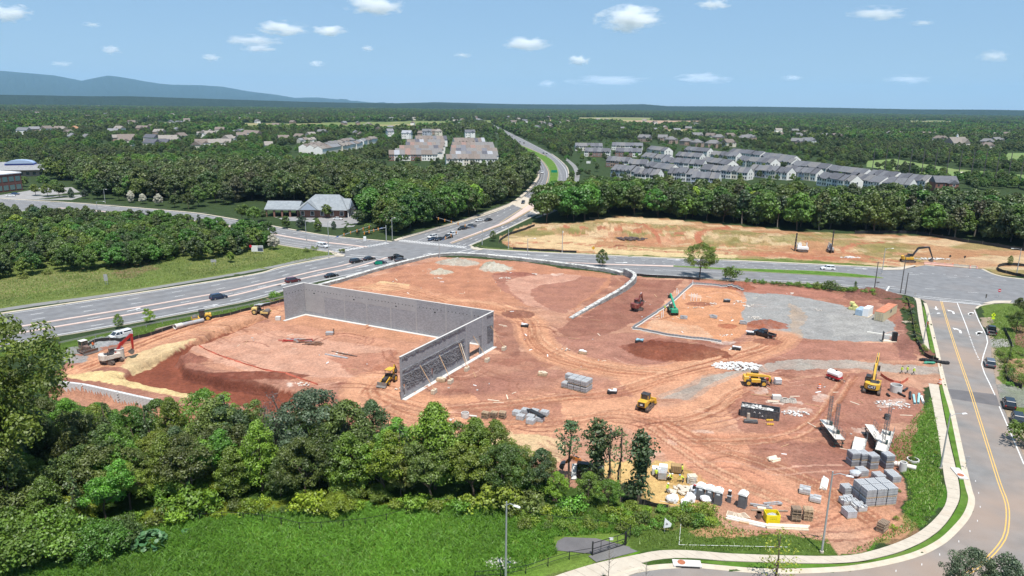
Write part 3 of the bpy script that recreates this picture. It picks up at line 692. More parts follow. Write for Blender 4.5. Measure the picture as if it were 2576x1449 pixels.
slabs([(1572,1402),(1540,1418),(1500,1440)],[(1650,1432),(1600,1441),(1560,1462)],name='driveway_apron')
struct(sheet('asphalt_pad',PL([(1395,1385),(1402,1362),(1420,1352),(1500,1355)]),PL([(1500,1395),(1560,1388),(1590,1378),(1560,1370)]),ASPH_NEW,0.06))
struct(sheet('asphalt_drive',PL([(1480,1400),(1560,1370)]),PL([(1500,1415),(1605,1388)]),asphalt('drive_asphalt',(0.15,0.145,0.14)),0.075))
struct(sheet('grass_strip',smooth(PL([(2363,969),(2373,1025),(2390,1108),(2405.5,1174),(2416.5,1236),(2408,1277),(2368,1333),(2303,1376),(2219,1404),(2106,1420),(1853,1415),(1700,1408)]),5),smooth(PL([(2372,969),(2392,1038),(2405,1108),(2420,1174),(2434,1236),(2438,1275),(2396,1330),(2350,1368),(2290,1394),(2190,1417),(2077,1430),(1853,1428)]),5),GRASSM,0.09))
struct(sheet('grass_strip',PL([(2319,770),(2326,806),(2334,845),(2342,888)]),PL([(2324,772),(2336,812),(2345,850),(2356,888)]),GRASSM,0.09))
SW2a,SW2b=[(-400,834),(-60,786),(99,762),(248,743),(400,719),(639,678.5),(780,648),(845,640)],[(-400,841),(-60,793),(99,769),(248,749.5),(400,725),(639,684),(780,654),(850,645)]
struct(sheet('path',smooth(PL(SW2a),5),smooth(PL(SW2b),5),ASPH_PATH,0.06))
struct(sheet('path',smooth(PL([(1345,547),(1400,522),(1432,480),(1446,445),(1440,420),(1420,400)]),5),smooth(PL([(1350,549),(1412,524),(1444,482),(1458,445),(1450,418),(1426,398)]),5),ASPH_PATH,0.06))
struct(sheet('path',smooth(PL([(990,604),(1180,548),(1275,515),(1312,490),(1336,466),(1349,444),(1345,426)]),5),smooth(PL([(995,607),(1183,551),(1279,518),(1316,493),(1340,468),(1353,444),(1350,426)]),5),CONC,0.14))
struct(poly_sheet('corner_pavement',PL([(820,628),(848,636),(868,642),(864,646),(846,646),(838,640)]),CONC,0.13))
struct(poly_sheet('corner_pavement',PL([(1182,622),(1200,622),(1215,628),(1208,630),(1190,628)]),CONC,0.13))
struct(poly_sheet('corner_pavement',PL([(2545,757),(2500,757),(2470,764),(2500,765),(2540,763)]),CONC,0.13))
struct(poly_sheet('corner_pavement',PL([(2215,676),(2270,672),(2300,667),(2305,669),(2270,679),(2220,680)]),CONC,0.13))
# ---------------------------------------------------------------- the ground sheet itself
Z[(Y<60) | (np.abs(X)>600)] *= 0.5
nx,ny=len(GX),len(GY)
gme=bpy.data.meshes.new('ground')
gme.vertices.add(nx*ny); gme.vertices.foreach_set('co',np.stack([X,Y,Z],-1).astype(np.float32).ravel())
ii=np.arange(nx*ny).reshape(ny,nx)
q=np.stack([ii[:-1,:-1],ii[:-1,1:],ii[1:,1:],ii[1:,:-1]],-1).reshape(-1,4)
gme.loops.add(q.size); gme.loops.foreach_set('vertex_index',q.ravel().astype(np.int32))
gme.polygons.add(len(q)); gme.polygons.foreach_set('loop_start',(np.arange(len(q))*4).astype(np.int32))
gme.polygons.foreach_set('use_smooth',np.ones(len(q),bool))
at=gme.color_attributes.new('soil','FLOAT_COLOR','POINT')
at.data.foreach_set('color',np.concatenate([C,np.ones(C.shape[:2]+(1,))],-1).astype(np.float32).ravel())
gme.update(); gme.validate()
gm,nt,b=new_mat('soil_and_grass'); N,L=nt.nodes,nt.links
ca=N.new('ShaderNodeVertexColor'); ca.layer_name='soil'; geo=N.new('ShaderNodeNewGeometry')
def gn(sc,det,rg=0.6):
    n=N.new('ShaderNodeTexNoise'); n.inputs['Scale'].default_value=sc; n.inputs['Detail'].default_value=det; n.inputs['Roughness'].default_value=rg
    L.new(geo.outputs['Position'],n.inputs['Vector']); return n
n1,n2,n3=gn(1.6,7,0.75),gn(0.25,4),gn(7.0,4,.7)
def rng(n,lo,hi,a=0.3,b_=0.7):
    r_=N.new('ShaderNodeMapRange'); r_.inputs[1].default_value=a; r_.inputs[2].default_value=b_; r_.inputs[3].default_value=lo; r_.inputs[4].default_value=hi; L.new(n.outputs['Fac'],r_.inputs[0]); return r_
p1_=N.new('ShaderNodeMath'); p1_.operation='MULTIPLY'; L.new(rng(n1,0.66,1.34).outputs[0],p1_.inputs[0]); L.new(rng(n2,0.82,1.18).outputs[0],p1_.inputs[1])
p2_=N.new('ShaderNodeMath'); p2_.operation='MULTIPLY'; L.new(p1_.outputs[0],p2_.inputs[0]); L.new(rng(n3,0.72,1.28).outputs[0],p2_.inputs[1])
sc_=N.new('ShaderNodeVectorMath'); sc_.operation='SCALE'; L.new(ca.outputs['Color'],sc_.inputs[0]); L.new(p2_.outputs[0],sc_.inputs['Scale'])
L.new(sc_.outputs[0],b.inputs['Base Color']); b.inputs['Roughness'].default_value=0.95; b.inputs['Specular IOR Level'].default_value=0.1
bp=N.new('ShaderNodeBump'); bp.inputs['Distance'].default_value=0.45; bp.inputs['Strength'].default_value=0.9; L.new(n1.outputs['Fac'],bp.inputs['Height']); L.new(bp.outputs[0],b.inputs['Normal'])
struct(link('ground',gme,gm))
def gz(x,y):
    """height of the ground sheet at a place"""
    j=min(max(np.searchsorted(GX,x)-1,0),nx-2); i=min(max(np.searchsorted(GY,y)-1,0),ny-2)
    u=(x-GX[j])/(GX[j+1]-GX[j]); v=(y-GY[i])/(GY[i+1]-GY[i])
    return float((Z[i,j]*(1-u)+Z[i,j+1]*u)*(1-v)+(Z[i+1,j]*(1-u)+Z[i+1,j+1]*u)*v)
def G(px,py,dz=0.0):
    """the place on the ground sheet seen at a pixel"""
    p=P(px,py)
    for _ in range(3):
        z=gz(p.x,p.y); p=P(px,py,z)
    p.z=gz(p.x,p.y)+dz
    return p
def GW(x,y,dz=0.0):return Vector((x,y,gz(x,y)+dz))
# ================================================================ houses
FOOT=[]                                         # (x, y, radius) of everything trees keep clear of
def roofm(name,c):return M(name,c,0.85,var=0.16,scale=0.9,spec=0.15,dirt=(c[0]*.75,c[1]*.75,c[2]*.78,0.6))
R_GREY=[roofm('slate_grey_shingles_%d'%i,c) for i,c in enumerate([(0.125,0.127,0.14),(0.15,0.152,0.162),(0.105,0.106,0.118),(0.17,0.165,0.165)])]
R_TAN=[roofm('tan_shingles_%d'%i,c) for i,c in enumerate([(0.185,0.152,0.132),(0.168,0.14,0.122),(0.20,0.168,0.148),(0.18,0.172,0.168)])]
R_ODD=[roofm('odd_shingles_%d'%i,c) for i,c in enumerate([(0.10,0.10,0.115),(0.30,0.31,0.33),(0.24,0.16,0.135),(0.15,0.15,0.165)])]
R_PALE=[roofm('pale_shingles_%d'%i,c) for i,c in enumerate([(0.25,0.225,0.20),(0.22,0.195,0.17),(0.20,0.20,0.21)])]
W_WHITE=M('white_siding',(0.72,0.70,0.66),0.7,var=0.06,scale=0.6); W_CREAM=M('cream_siding',(0.62,0.57,0.47),0.7,var=0.06,scale=0.6)
W_BRICK=M('red_brick',(0.20,0.095,0.07),0.85,var=0.3,scale=2.5); W_GREY=M('grey_siding',(0.36,0.38,0.42),0.7,var=0.08,scale=0.6)
W_BLUE=M('blue_siding',(0.30,0.36,0.46),0.7,var=0.08,scale=0.6); W_TAN=M('tan_brick',(0.33,0.24,0.19),0.85,var=0.25,scale=2.5)
GLASS=M('window_glass',(0.035,0.045,0.06),0.12,var=0.2,scale=0.7,spec=0.8)
TRIM=M('white_trim',(0.74,0.73,0.71),0.6,var=0.05)
WIN={}
def window_mesh(w,h):
    k=(w,h)
    if k not in WIN:WIN[k]=MB().box((0,0,h/2),(w,0.10,h)).mesh('window'); WIN[k].materials.append(GLASS)
    return WIN[k]
FRM={}
def frame_mesh(w,h):
    k=(w,h)
    if k not in FRM:
        mb=MB(); t=0.14
        for c,d in (((0,0,-t/2),(w+2*t,.16,t)),((0,0,h+t/2),(w+2*t,.16,t)),((-w/2-t/2,0,h/2),(t,.16,h)),((w/2+t/2,0,h/2),(t,.16,h))):mb.box(c,d)
        FRM[k]=mb.mesh('frame'); FRM[k].materials.append(TRIM)
    return FRM[k]
def put_window(parent,loc,rz,w=1.1,h=1.5,frame=True):
    o=link('window',window_mesh(w,h),GLASS,parent,loc=loc,rz=rz)
    if frame:link('frame',frame_mesh(w,h),TRIM,o)
def town_row(a,b,n,label,depth=12.5,eave=9.0,ridge=2.9,roofs=R_GREY,walls=None,z=0.0,seed=0,win=True,stag=0.7,group='townhouse rows',name='townhouse_row',porch=False,ends=None):
    A,B=ends or (P(a[0],a[1],z),P(b[0],b[1],z)); d=B-A; Lr=d.length; rz=math.atan2(d.y,d.x)
    t=thing(name,label,'townhouses',A,rz,group)
    rn=random.Random(seed+int(a[0]*7+a[1])); w=Lr/n; walls=walls or [W_WHITE,W_CREAM,W_GREY,W_WHITE]
    same=rn.choice(walls)
    for i in range(n):
        dy,dz=rn.choice([0,.4,.8,1.2])*stag,rn.choice([0,0,.35,.7])*stag
        wm=rn.choice(walls) if i<n-1 else W_WHITE
        e=eave+dz
        MB().box((w*(i+.5),dy+depth/2,e/2-1),(w-.02,depth,e+2)).build('wall',wm,t)
        rm=rn.choice(roofs)
        rf=MB().prism([(dy-.45,e),(dy+depth/2,e+ridge),(dy+depth+.45,e),(dy+depth+.45,e+.25),(dy+depth/2,e+ridge+.28),(dy-.45,e+.25)],w*i+.01,w*(i+1)-.01,axis='x').build('roof',rm,t)
        if i==n-1 or i==0:                  # gable wall
            x0=w*(i+1)-.25 if i==n-1 else w*i+.05
            MB().prism([(dy+.05,e-.02),(dy+depth/2,e+ridge-.04),(dy+depth-.05,e-.02)],x0,x0+.2,axis='x').build('gable',wm if wm is not W_BRICK else W_WHITE,t)
        if rn.random()<0.45 and ridge>2.5:    # small front cross gable
            g=MB().prism([(w*(i+.2),e-.1),(w*(i+.5),e+1.5),(w*(i+.8),e-.1)],dy-.5,dy+2.6)
            g.build('cross_gable',rm,t)
        if win:
            for fl in range(3 if eave>7.5 else 2):
                for u in (.3,.7):put_window(t,(w*(i+u),dy-.03,1.1+fl*2.9),0,1.15,1.6,frame=wm in (W_BRICK,W_BLUE))
        if porch:MB().box((w*(i+.5),dy-.9,2.6),(w-.6,1.9,.25)).build('porch_roof',rm,t)
    for fl in range(3 if eave>7.5 else 2):
        for u in (.3,.62):put_window(t,(Lr+.02,depth*u+.4,1.1+fl*2.9),R(90),1.1,1.5,False)
    nn=max(2,int(Lr/7))
    for k in range(nn+1):
        q=A+d*(k/nn)+Vector((-d.y,d.x,0)).normalized()*depth/2; FOOT.append((q.x,q.y,11))
    return t
def house(px,py,w,dp,h,rz,label,roof,wall,z=0.0,hip=False,wing=True,group=None,pitch=0.8,win=True,name='house'):
    p=P(px,py,z); t=thing(name,label,'house',p,rz,group)
    MB().box((0,dp/2,h/2-1),(w,dp,h+2)).build('wall',wall,t)
    rh=dp/2*pitch
    def rf(x0,x1,y0,y1,hh,r_):
        o=.5; k=(y1-y0)/2*.9 if hip else 0.0
        mb=MB(); yc=(y0+y1)/2
        mb.add([(x0-o,y0-o,hh),(x1+o,y0-o,hh),(x1+o,y1+o,hh),(x0-o,y1+o,hh),(x0-o+k,yc,hh+r_),(x1+o-k,yc,hh+r_)],[(0,1,5,4),(2,3,4,5),(1,2,5),(3,0,4),(3,2,1,0)])
        return mb
    rf(-w/2,w/2,0,dp,h,rh).build('roof',roof,t)
    if wing:
        ww=w*.42
        MB().box((w*.22,-1.6,h/2-1.2),(ww,3.4,h+1.6)).build('wall',wall,t)
        MB().prism([(w*.22-ww/2-.4,h-.35),(w*.22,h-.35+ww/2*pitch),(w*.22+ww/2+.4,h-.35)],-3.6,dp*.5).build('roof',roof,t)
        if win:put_window(t,(w*.22,-3.33,h-2.2),0,1.4,1.5)
    if win:
        for fl in range(2):
            for u in (-.36,-.12):put_window(t,(w*u,-.03,.9+fl*2.9),0,1.1,1.5,False)
        for u in (.3,.7):put_window(t,(w/2+.02,dp*u,3.8),R(90),1.1,1.4,False)
    MB().box((-w*.3,dp*.6,h+rh*.7),(.9,.9,2.2)).build('chimney',W_BRICK,t)
    FOOT.append((p.x,p.y+dp/2,max(w,dp)*.62+2))
    return t
# town house rows to the right of the highway
zr=lambda x,y:(1277.8+x*.2734,255.6+y*.2734)
zd=lambda x,y:(1873.3+x*.2734,255.6+y*.2734)
BR=[W_BRICK,W_BRICK,W_TAN,W_WHITE]; WH=[W_WHITE,W_WHITE,W_CREAM]; BL=[W_WHITE,W_GREY,W_WHITE,W_CREAM,W_GREY,W_BLUE]
ROWS=[((620,452),(872,455),7,WH,0),((700,505),(935,512),6,BR,0),((953,445),(1238,452),7,WH,0),((985,505),(1225,512),6,BR,0),((1268,480),(1430,500),5,WH,.9),((898,600),(1105,612),5,BR,0.4),((1215,560),(1450,585),6,WH,.9),((1105,632),(1270,640),5,BR,.4),((1615,490),(1830,508),6,BR,.4),((1535,548),(1760,565),6,BR,.4),((1765,602),(2010,640),6,BR,.4),((1855,540),(2090,560),6,WH,.6),((940,690),(1165,715),6,BL,1),((1250,655),(1480,690),6,BR,.4),((1150,735),(1370,752),6,WH,.8),((1395,615),(1790,640),9,BL,1),((1460,725),(1720,745),6,BL,1),((1760,690),(2200,725),9,BL,1),((2020,510),(2310,545),7,BL,.6),((2320,552),(2600,590),7,BR,.4),((2100,592),(2410,630),7,WH,.8),((1680,770),(1930,785),6,BL,1),((2230,690),(2560,725),7,BL,1)]
pos_words=['nearest the highway','second from the highway']
def rowlabel(i,wl,n):
    k='brick fronted' if wl is BR else ('white sided' if wl is WH else 'blue and grey sided')
    return '%s townhouse row under dark grey gabled roofs beyond the wood'%k
for i,(a,b,n,wl,st) in enumerate(ROWS):
    town_row(zr(*a),zr(*b),n,rowlabel(i,wl,n),walls=wl,seed=i,stag=st,eave=5.6,ridge=4.0,depth=12,group='townhouse rows beyond the wood, %s'%('brick' if wl is BR else 'white' if wl is WH else 'blue'))
for i,(a,b,n,wl,st) in enumerate([((140,585),(420,622),6,BR,.3),((420,640),(740,680),7,BR,.3),((740,690),(1080,735),7,BR,.3),((1110,740),(1350,775),5,BL,.8),((30,690),(330,720),6,BL,1),((335,700),(640,735),6,BL,1),((650,770),(950,815),6,BL,1),((925,775),(1230,825),6,BL,1),((1250,825),(1500,850),5,BL,1),((1370,780),(1640,815),5,BL,1)]):
    town_row(zd(*a),zd(*b),n,rowlabel(i,wl,n),walls=wl,seed=i+50,stag=st,eave=5.6,ridge=4.0,depth=12,group='townhouse rows beyond the wood, %s'%('brick' if wl is BR else 'white' if wl is WH else 'blue'))
house(*zd(1850,830),15,11,6.5,R(-6),'grey roofed house with twin brick gables at the end of the townhouses',R_GREY[0],W_BRICK)
# tan roofed rows stacked up the rise beside the highway
zc=lambda x,y:(638.9+x*.2734,255.6+y*.2734)
for side,base,rows in (('left',545,[(1240,1690,492),(1300,1735,472),(1340,1745,442),(1400,1757,412),(1410,1760,385),(1490,1780,350)]),('right',590,[(1770,2240,530),(1810,2250,500),(1815,2245,470),(1820,2220,442),(1830,2210,412),(1845,2130,372)])):
    y0=P(*zc(rows[0][0],base)).y
    for k,(x0,x1,ye) in enumerate(rows):
        # every row stands 22 m behind the last; the height of its eaves follows from their pixel
        ya=y0+k*22.0; pa,pb=zc(x0,ye),zc(x1,ye); q=P(*pa); ze=CAM_H-ya*CAM_H/q.y; zb=max(0.0,ze-6.0)
        def foot(pp):v=P(*pp); return Vector((v.x*ya/q.y,v.y*ya/q.y,zb))
        lab='tan roofed townhouse row %s'%(('with brick and white front, foremost of its block','with white rear facade, foremost of its block')[side=='right'] if k==0 else 'in the stacked block %s'%('beside the smaller staggered houses' if side=='left' else 'beside the highway wood'))
        town_row(pa,pb,9,lab,depth=15,eave=6.0,ridge=4.0,roofs=R_TAN*3+R_ODD,walls=[W_WHITE,W_CREAM,W_WHITE] if (side=='right' or k) else [W_WHITE,W_BRICK],z=zb,seed=80+k,stag=0.25,win=(k==0),group='tan roofed townhouse rows, %s block'%side,name='townhouse_row',ends=(foot(pa),foot(pb)))
# staggered rows left of the stacked block
for i,(a,b,n) in enumerate([((500,470),(640,440),4),((560,478),(760,440),5),((640,500),(900,455),6),((760,440),(930,395),5),((430,405),(580,400),4),((880,450),(1010,425),4),((1020,410),(1150,380),4)]):
    town_row(zc(*a),zc(*b),n,'pale tan roofed staggered townhouse row left of the stacked blocks',roofs=R_PALE+R_TAN,walls=[W_WHITE,W_CREAM],seed=i+120,eave=6.5,depth=10,stag=1.2,win=False,group='pale staggered townhouse rows')
for i,(x,y,w) in enumerate([(1400,330,14),(1590,312,14),(1700,312,12),(1990,320,16),(1260,310,10)]):
    house(*zc(x,y),w,10,6.5,R([-8,5,10,12,30][i]),['blue grey roofed white house behind the tan townhouse block','slate roofed house among trees behind the tan block','small pale hip roofed house behind the tan block','white gabled house with dark roofs beside the highway wood','small white house in trees left of the tan block'][i],[R_ODD[1],R_GREY[1],R_PALE[0],R_GREY[0],R_PALE[2]][i],[W_WHITE,W_GREY,W_CREAM,W_WHITE,W_WHITE][i],hip=(i==2),z=6)
# houses in the woods at the left and far away
zl=lambda x,y:(x*.2734,159.7+y*.2734)
rn=random.Random(5)
LEFTH=[(460,620,16,2),(660,620,14,3),(200,640,18,0),(1080,620,15,1),(1300,615,20,2),(1420,600,14,2),(1450,655,15,1),(1165,715,19,2),(1370,715,17,4),(1550,725,20,1),(1370,770,16,4),(1480,770,15,4),(1580,745,13,1),(1770,790,17,2),(1870,770,15,2),(1990,770,15,1),(2060,765,15,1),(2140,720,15,1),(1840,665,13,1),(1930,675,13,1),(2020,630,14,2),(2170,650,16,0),(2280,665,17,2),(2330,670,15,2),(1230,555,20,2),(1550,550,17,0),(1640,560,15,0),(1720,530,14,2),(2110,510,15,2),(1870,505,14,1),(330,460,20,2),(460,440,13,1),(830,495,17,2),(900,385,22,1),(1010,385,22,2),(1270,395,15,1),(260,370,15,2),(480,398,14,0),(640,560,16,0),(700,545,14,0),(1060,520,17,0),(980,475,15,0),(2250,500,13,1),(2390,460,17,2),(2100,450,15,0),(2480,795,8,1),(1150,745,14,2),(2230,690,13,2),(1700,695,15,2)]
COLR=[R_GREY[1],R_PALE[0],R_TAN[0],M('orange_shingles',(0.42,0.22,0.12),0.85,var=0.12),R_ODD[0]]
CNAME=['slate grey','pale beige','tan','orange','charcoal']
for i,(x,y,w,c) in enumerate(LEFTH):
    far=y<470
    lab='%s roofed house among the %s trees left of the highway'%(CNAME[c],'distant' if far else 'suburban')
    house(*zl(x,y+16),w*1.1,11,7.2,R(rn.choice([-20,-10,8,25,80,-75])),'orange roofed house standing alone among the trees' if c==3 else lab,COLR[c],rn.choice([W_WHITE,W_CREAM,W_WHITE,W_TAN]),wing=rn.random()<.6,win=not far,group=None if c==3 else 'suburban %s roofed houses %s'%(CNAME[c],'far' if far else 'near'))
RIGHTH=[(zr,1240,350,20,0),(zr,1660,385,15,0),(zr,1520,370,16,0),(zr,1900,410,20,0),(zr,1750,325,18,0),(zr,1850,330,16,1),(zr,1950,345,18,0),(zr,2060,330,18,1),(zr,2200,350,24,0),(zr,2500,320,22,1),(zr,1420,350,15,0),(zr,2050,400,17,1),(zr,60,190,20,1),(zr,160,180,18,2),(zr,300,200,18,1),(zr,470,205,18,0),(zr,540,185,17,1),(zr,370,140,20,0),(zr,1760,400,14,0),(zd,60,345,22,0),(zd,330,320,22,1),(zd,480,325,19,0),(zd,580,300,17,1),(zd,470,385,18,0),(zd,600,380,24,2),(zd,750,330,20,0),(zd,860,330,22,1),(zd,1330,300,15,0),(zd,1680,310,17,1),(zd,1790,355,24,1),(zd,2220,385,20,0),(zd,2340,370,22,0),(zd,2240,430,17,1),(zd,2420,310,18,1),(zd,440,150,20,2)]
for i,(f,x,y,w,c) in enumerate(RIGHTH):
    nm=['grey','brown','white walled grey'][c]
    house(*f(x,y+18),w,12,6.5,R(rn.choice([-15,10,30,-40])),'%s roofed house among the woods beyond the townhouses'%nm,[R_GREY[3],R_TAN[1],R_GREY[1]][c],[W_TAN,W_CREAM,W_WHITE][c],hip=rn.random()<.5,win=y>290,group='%s roofed houses in the right hand woods'%nm)
h_=house(*zd(1990,425),34,18,7,R(22),'large pale clubhouse with white cupola and steep gables beside the golf course',R_PALE[1],W_CREAM,pitch=1.0)
MB().box((0,9,17.2),(2.4,2.4,3),top=.9).build('cupola',TRIM,h_); MB().cyl((0,9,18.7),(0,9,21),1.5,.1,8).build('cupola_roof',R_ODD[1],h_)
house(*zl(1275,398),12,9,5,R(5),'tiny far white church with a small steeple among trees',R_PALE[0],W_WHITE,win=False)
# small far houses scattered through the woods
rs_=np.random.RandomState(31)
fw=MB().box((0,0,2),(15,10,8)).mesh('wall'); fr_=MB().prism([(-5.6,5.9),(0,10),(5.6,5.9)],-8,8,axis='x').mesh('roof')
FW=[]
for m_ in (W_WHITE,W_CREAM,W_TAN):q=fw.copy(); q.materials.append(m_); FW.append(q)
FR=[]
for m_ in (R_PALE[0],R_TAN[0],R_GREY[3],R_PALE[2]):q=fr_.copy(); q.materials.append(m_); FR.append(q)
for i in range(190):
    y=rs_.uniform(900,3300); x=rs_.uniform(-.78,.72)*y
    if abs(x-(-.03*y))<60 or (x>0 and y<1500):continue
    t=thing('house','tiny pale roofed house in the %s woods'%('distant left' if x<0 else 'distant right'),'house',(x,y,0),rs_.uniform(0,3),'tiny far houses, %s'%('left' if x<0 else 'right'))
    link('wall',FW[i%3],None,t); link('roof',FR[i%4],None,t); FOOT.append((x,y,12))
# ---- bank beside the crossroad: two joined blue grey gabled roofs over brick
zb_=lambda x,y:(638.9+x*.2734,255.6+y*.2734)
SLATE=roofm('blue_slate_roof',(0.235,0.255,0.27)); BRK=M('bank_brick',(0.23,0.115,0.085),0.85,var=0.25,scale=2.0)
a,b=P(*zb_(400,1068)),P(*zb_(850,1072)); d=b-a; rz=math.atan2(d.y,d.x)
bank=thing('bank_building','brick bank with large blue grey gabled roof and long drive-through wing','building',a,rz)
Lb=d.length; Dp=18.0; e=4.0
MB().box((Lb/2,Dp/2,e/2),(Lb-2,Dp-2,e)).build('wall',BRK,bank)
MB().add([(-.6,-.6,e),(Lb+.6,-.6,e),(Lb+.6,Dp+.6,e),(-.6,Dp+.6,e),(Lb*.30,Dp/2,e+6.8),(Lb*.80,Dp/2,e+6.8)],[(0,1,5,4),(2,3,4,5),(1,2,5),(3,0,4),(3,2,1,0)]).build('roof',SLATE,bank)
MB().prism([(Lb*.03,e+.1),(Lb*.24,e+4.4),(Lb*.45,e+.1)],-1.4,Dp*.5).build('front_gable',SLATE,bank)
MB().prism([(Lb*.08,e+.2),(Lb*.24,e+3.6),(Lb*.40,e+.2)],-1.5,-1.3).build('gable_panel',M('pale_blue_panel',(0.33,0.38,0.46),.6,var=.05),bank)
MB().prism([(1.5,e+.1),(Dp/2,e+4.8),(Dp-1.5,e+.1)],Lb*.6,Lb+1.0,axis='x').build('side_gable',SLATE,bank)
MB().prism([(3,e+.2),(Dp/2,e+3.8),(Dp-3,e+.2)],Lb+1.0,Lb+1.2,axis='x').build('gable_panel',MATS['pale_blue_panel'],bank)
for i in range(5):put_window(bank,(Lb*(.1+.2*i),.97,1.0),0,1.6,2.2)
for i in range(4):MB().cyl((Lb+.5,2.5+i*4.2,0),(Lb+.5,2.5+i*4.2,e),.3,n=8).build('column',TRIM,bank)
Lw=17.0
MB().prism([(1.5,4.0),(8.5,7.4),(15.5,4.0),(15.5,3.5),(1.5,3.5)],-Lw,.4,axis='x').build('drive_through_roof',SLATE,bank)
for i in range(5):
    for yy in (2.3,14.5):MB().box((-Lw+.8+i*4,yy,1.8),(.8,.8,3.6)).build('pier',BRK,bank)
for k in range(0,int(Lb)+1,8):FOOT.append((a.x+d.x*k/Lb,a.y+d.y*k/Lb+9,14))
FOOT.append((a.x-9,a.y+10,14))
# ---- school-like buildings at the left edge
br2=M('dark_red_brick',(0.13,0.055,0.045),0.85,var=0.2,scale=1.5); WR=M('white_roof_membrane',(0.78,0.78,0.8),0.6,var=0.05)
a=P(-60,492); b=P(58,478); d=b-a; bl=thing('brick_office','dark red brick office with flat white roof and square green windows','building',a,math.atan2(d.y,d.x)); Lb=d.length
MB().box((Lb/2,14,5.4),(Lb,28,10.8)).build('wall',br2,bl); MB().box((Lb/2,14,11.15),(Lb+.8,28.8,.7)).build('roof',WR,bl)
GG=M('green_glazing',(0.10,0.17,0.17),0.15,var=.15,spec=.7)
for i in range(7):
    for zz in (1.0,6.2):
        o=MB().box((Lb*(.08+.14*i),-.04,zz+1.5),(3.2,.12,3.0)).build('window',GG,bl)
FOOT.append((a.x+d.x/2,a.y+d.y/2+12,38)); FOOT.append((b.x,b.y+5,22))
a=P(-60,447); b=P(118,443); d=b-a; sc2=thing('school_building','long grey hip roofed school with a blue barrel vaulted roof light','building',a,math.atan2(d.y,d.x)); Lb=d.length
MB().box((Lb/2,12,2.4),(Lb-2,22,4.8)).build('wall',W_TAN,sc2)
MB().add([(-1,-1,4.8),(Lb+1,-1,4.8),(Lb+1,25,4.8),(-1,25,4.8),(14,12,10.2),(Lb-14,12,10.2)],[(0,1,5,4),(2,3,4,5),(1,2,5),(3,0,4),(3,2,1,0)]).build('roof',roofm('school_grey_roof',(0.25,0.25,0.255)),sc2)
pts=[(Lb*.6+9*math.cos(t),9.2+2.6*math.sin(t)) for t in np.linspace(0,math.pi,9)]
MB().prism(pts,6,16).build('barrel_vault',M('blue_metal_roof',(0.42,0.50,0.66),.35,.3,var=.05),sc2)
MB().box((Lb*.6,11,8),(19,9,2.6)).build('vault_base',M('blue_fascia',(0.08,0.10,0.34),.5),sc2)
for i in range(10):put_window(sc2,(Lb*(.06+.095*i),1.0,1.2),0,2.0,2.0,False)
for k in range(6):FOOT.append((a.x+d.x*k/5,a.y+d.y*k/5+12,22))
lot=struct(poly_sheet('car_park',PL([(-40,497),(70,480),(110,470),(180,470),(215,492),(180,503),(60,502)]),asphalt('car_park_asphalt',(0.27,0.265,0.26)),0.02))
struct(poly_sheet('car_park',PL([(600,568),(690,560),(860,548),(905,525),(880,540),(930,560),(900,575),(800,577),(720,566)][:6]+PL([])),MATS.get('x') or asphalt('bank_asphalt',(0.24,0.235,0.235)),0.02)) if False else None
struct(poly_sheet('car_park',PL([(690,546),(770,545),(860,547),(890,530),(915,545),(890,570),(850,574),(810,570),(770,556),(720,556)]),asphalt('bank_asphalt',(0.24,0.235,0.235)),0.02))
# ================================================================ trees
def leafmat(name,col,trans=0.30,vary=0.33):
    m,nt,b=new_mat(name); N,L=nt.nodes,nt.links
    oi=N.new('ShaderNodeObjectInfo'); at=N.new('ShaderNodeAttribute'); at.attribute_name='tint'
    mr=N.new('ShaderNodeMapRange'); mr.inputs[3].default_value=1-vary; mr.inputs[4].default_value=1+vary; L.new(oi.outputs['Random'],mr.inputs[0])
    mu=N.new('ShaderNodeMath'); mu.operation='MULTIPLY'; L.new(mr.outputs[0],mu.inputs[0]); L.new(at.outputs['Fac'],mu.inputs[1])
    hs=N.new('ShaderNodeHueSaturation'); hs.inputs['Color'].default_value=(*col,1)
    wn_=N.new('ShaderNodeTexWhiteNoise'); wn_.noise_dimensions='1D'; L.new(oi.outputs['Random'],wn_.inputs['W'])
    hr=N.new('ShaderNodeMapRange'); hr.inputs[3].default_value=0.485; hr.inputs[4].default_value=0.525; L.new(wn_.outputs['Value'],hr.inputs[0]); L.new(hr.outputs[0],hs.inputs['Hue'])
    sc=N.new('ShaderNodeVectorMath'); sc.operation='SCALE'; L.new(hs.outputs[0],sc.inputs[0]); L.new(mu.outputs[0],sc.inputs['Scale'])
    df=N.new('ShaderNodeBsdfDiffuse'); tr=N.new('ShaderNodeBsdfTranslucent'); mx=N.new('ShaderNodeMixShader'); mx.inputs[0].default_value=trans
    gl=N.new('ShaderNodeBsdfGlossy'); gl.inputs['Roughness'].default_value=0.55; mg=N.new('ShaderNodeMixShader'); mg.inputs[0].default_value=0.05
    L.new(sc.outputs[0],df.inputs[0]); L.new(sc.outputs[0],tr.inputs[0]); L.new(df.outputs[0],mx.inputs[1]); L.new(tr.outputs[0],mx.inputs[2])
    L.new(mx.outputs[0],mg.inputs[1]); L.new(gl.outputs[0],mg.inputs[2]); L.new(mg.outputs[0],N['Material Output'].inputs['Surface'])
    return m
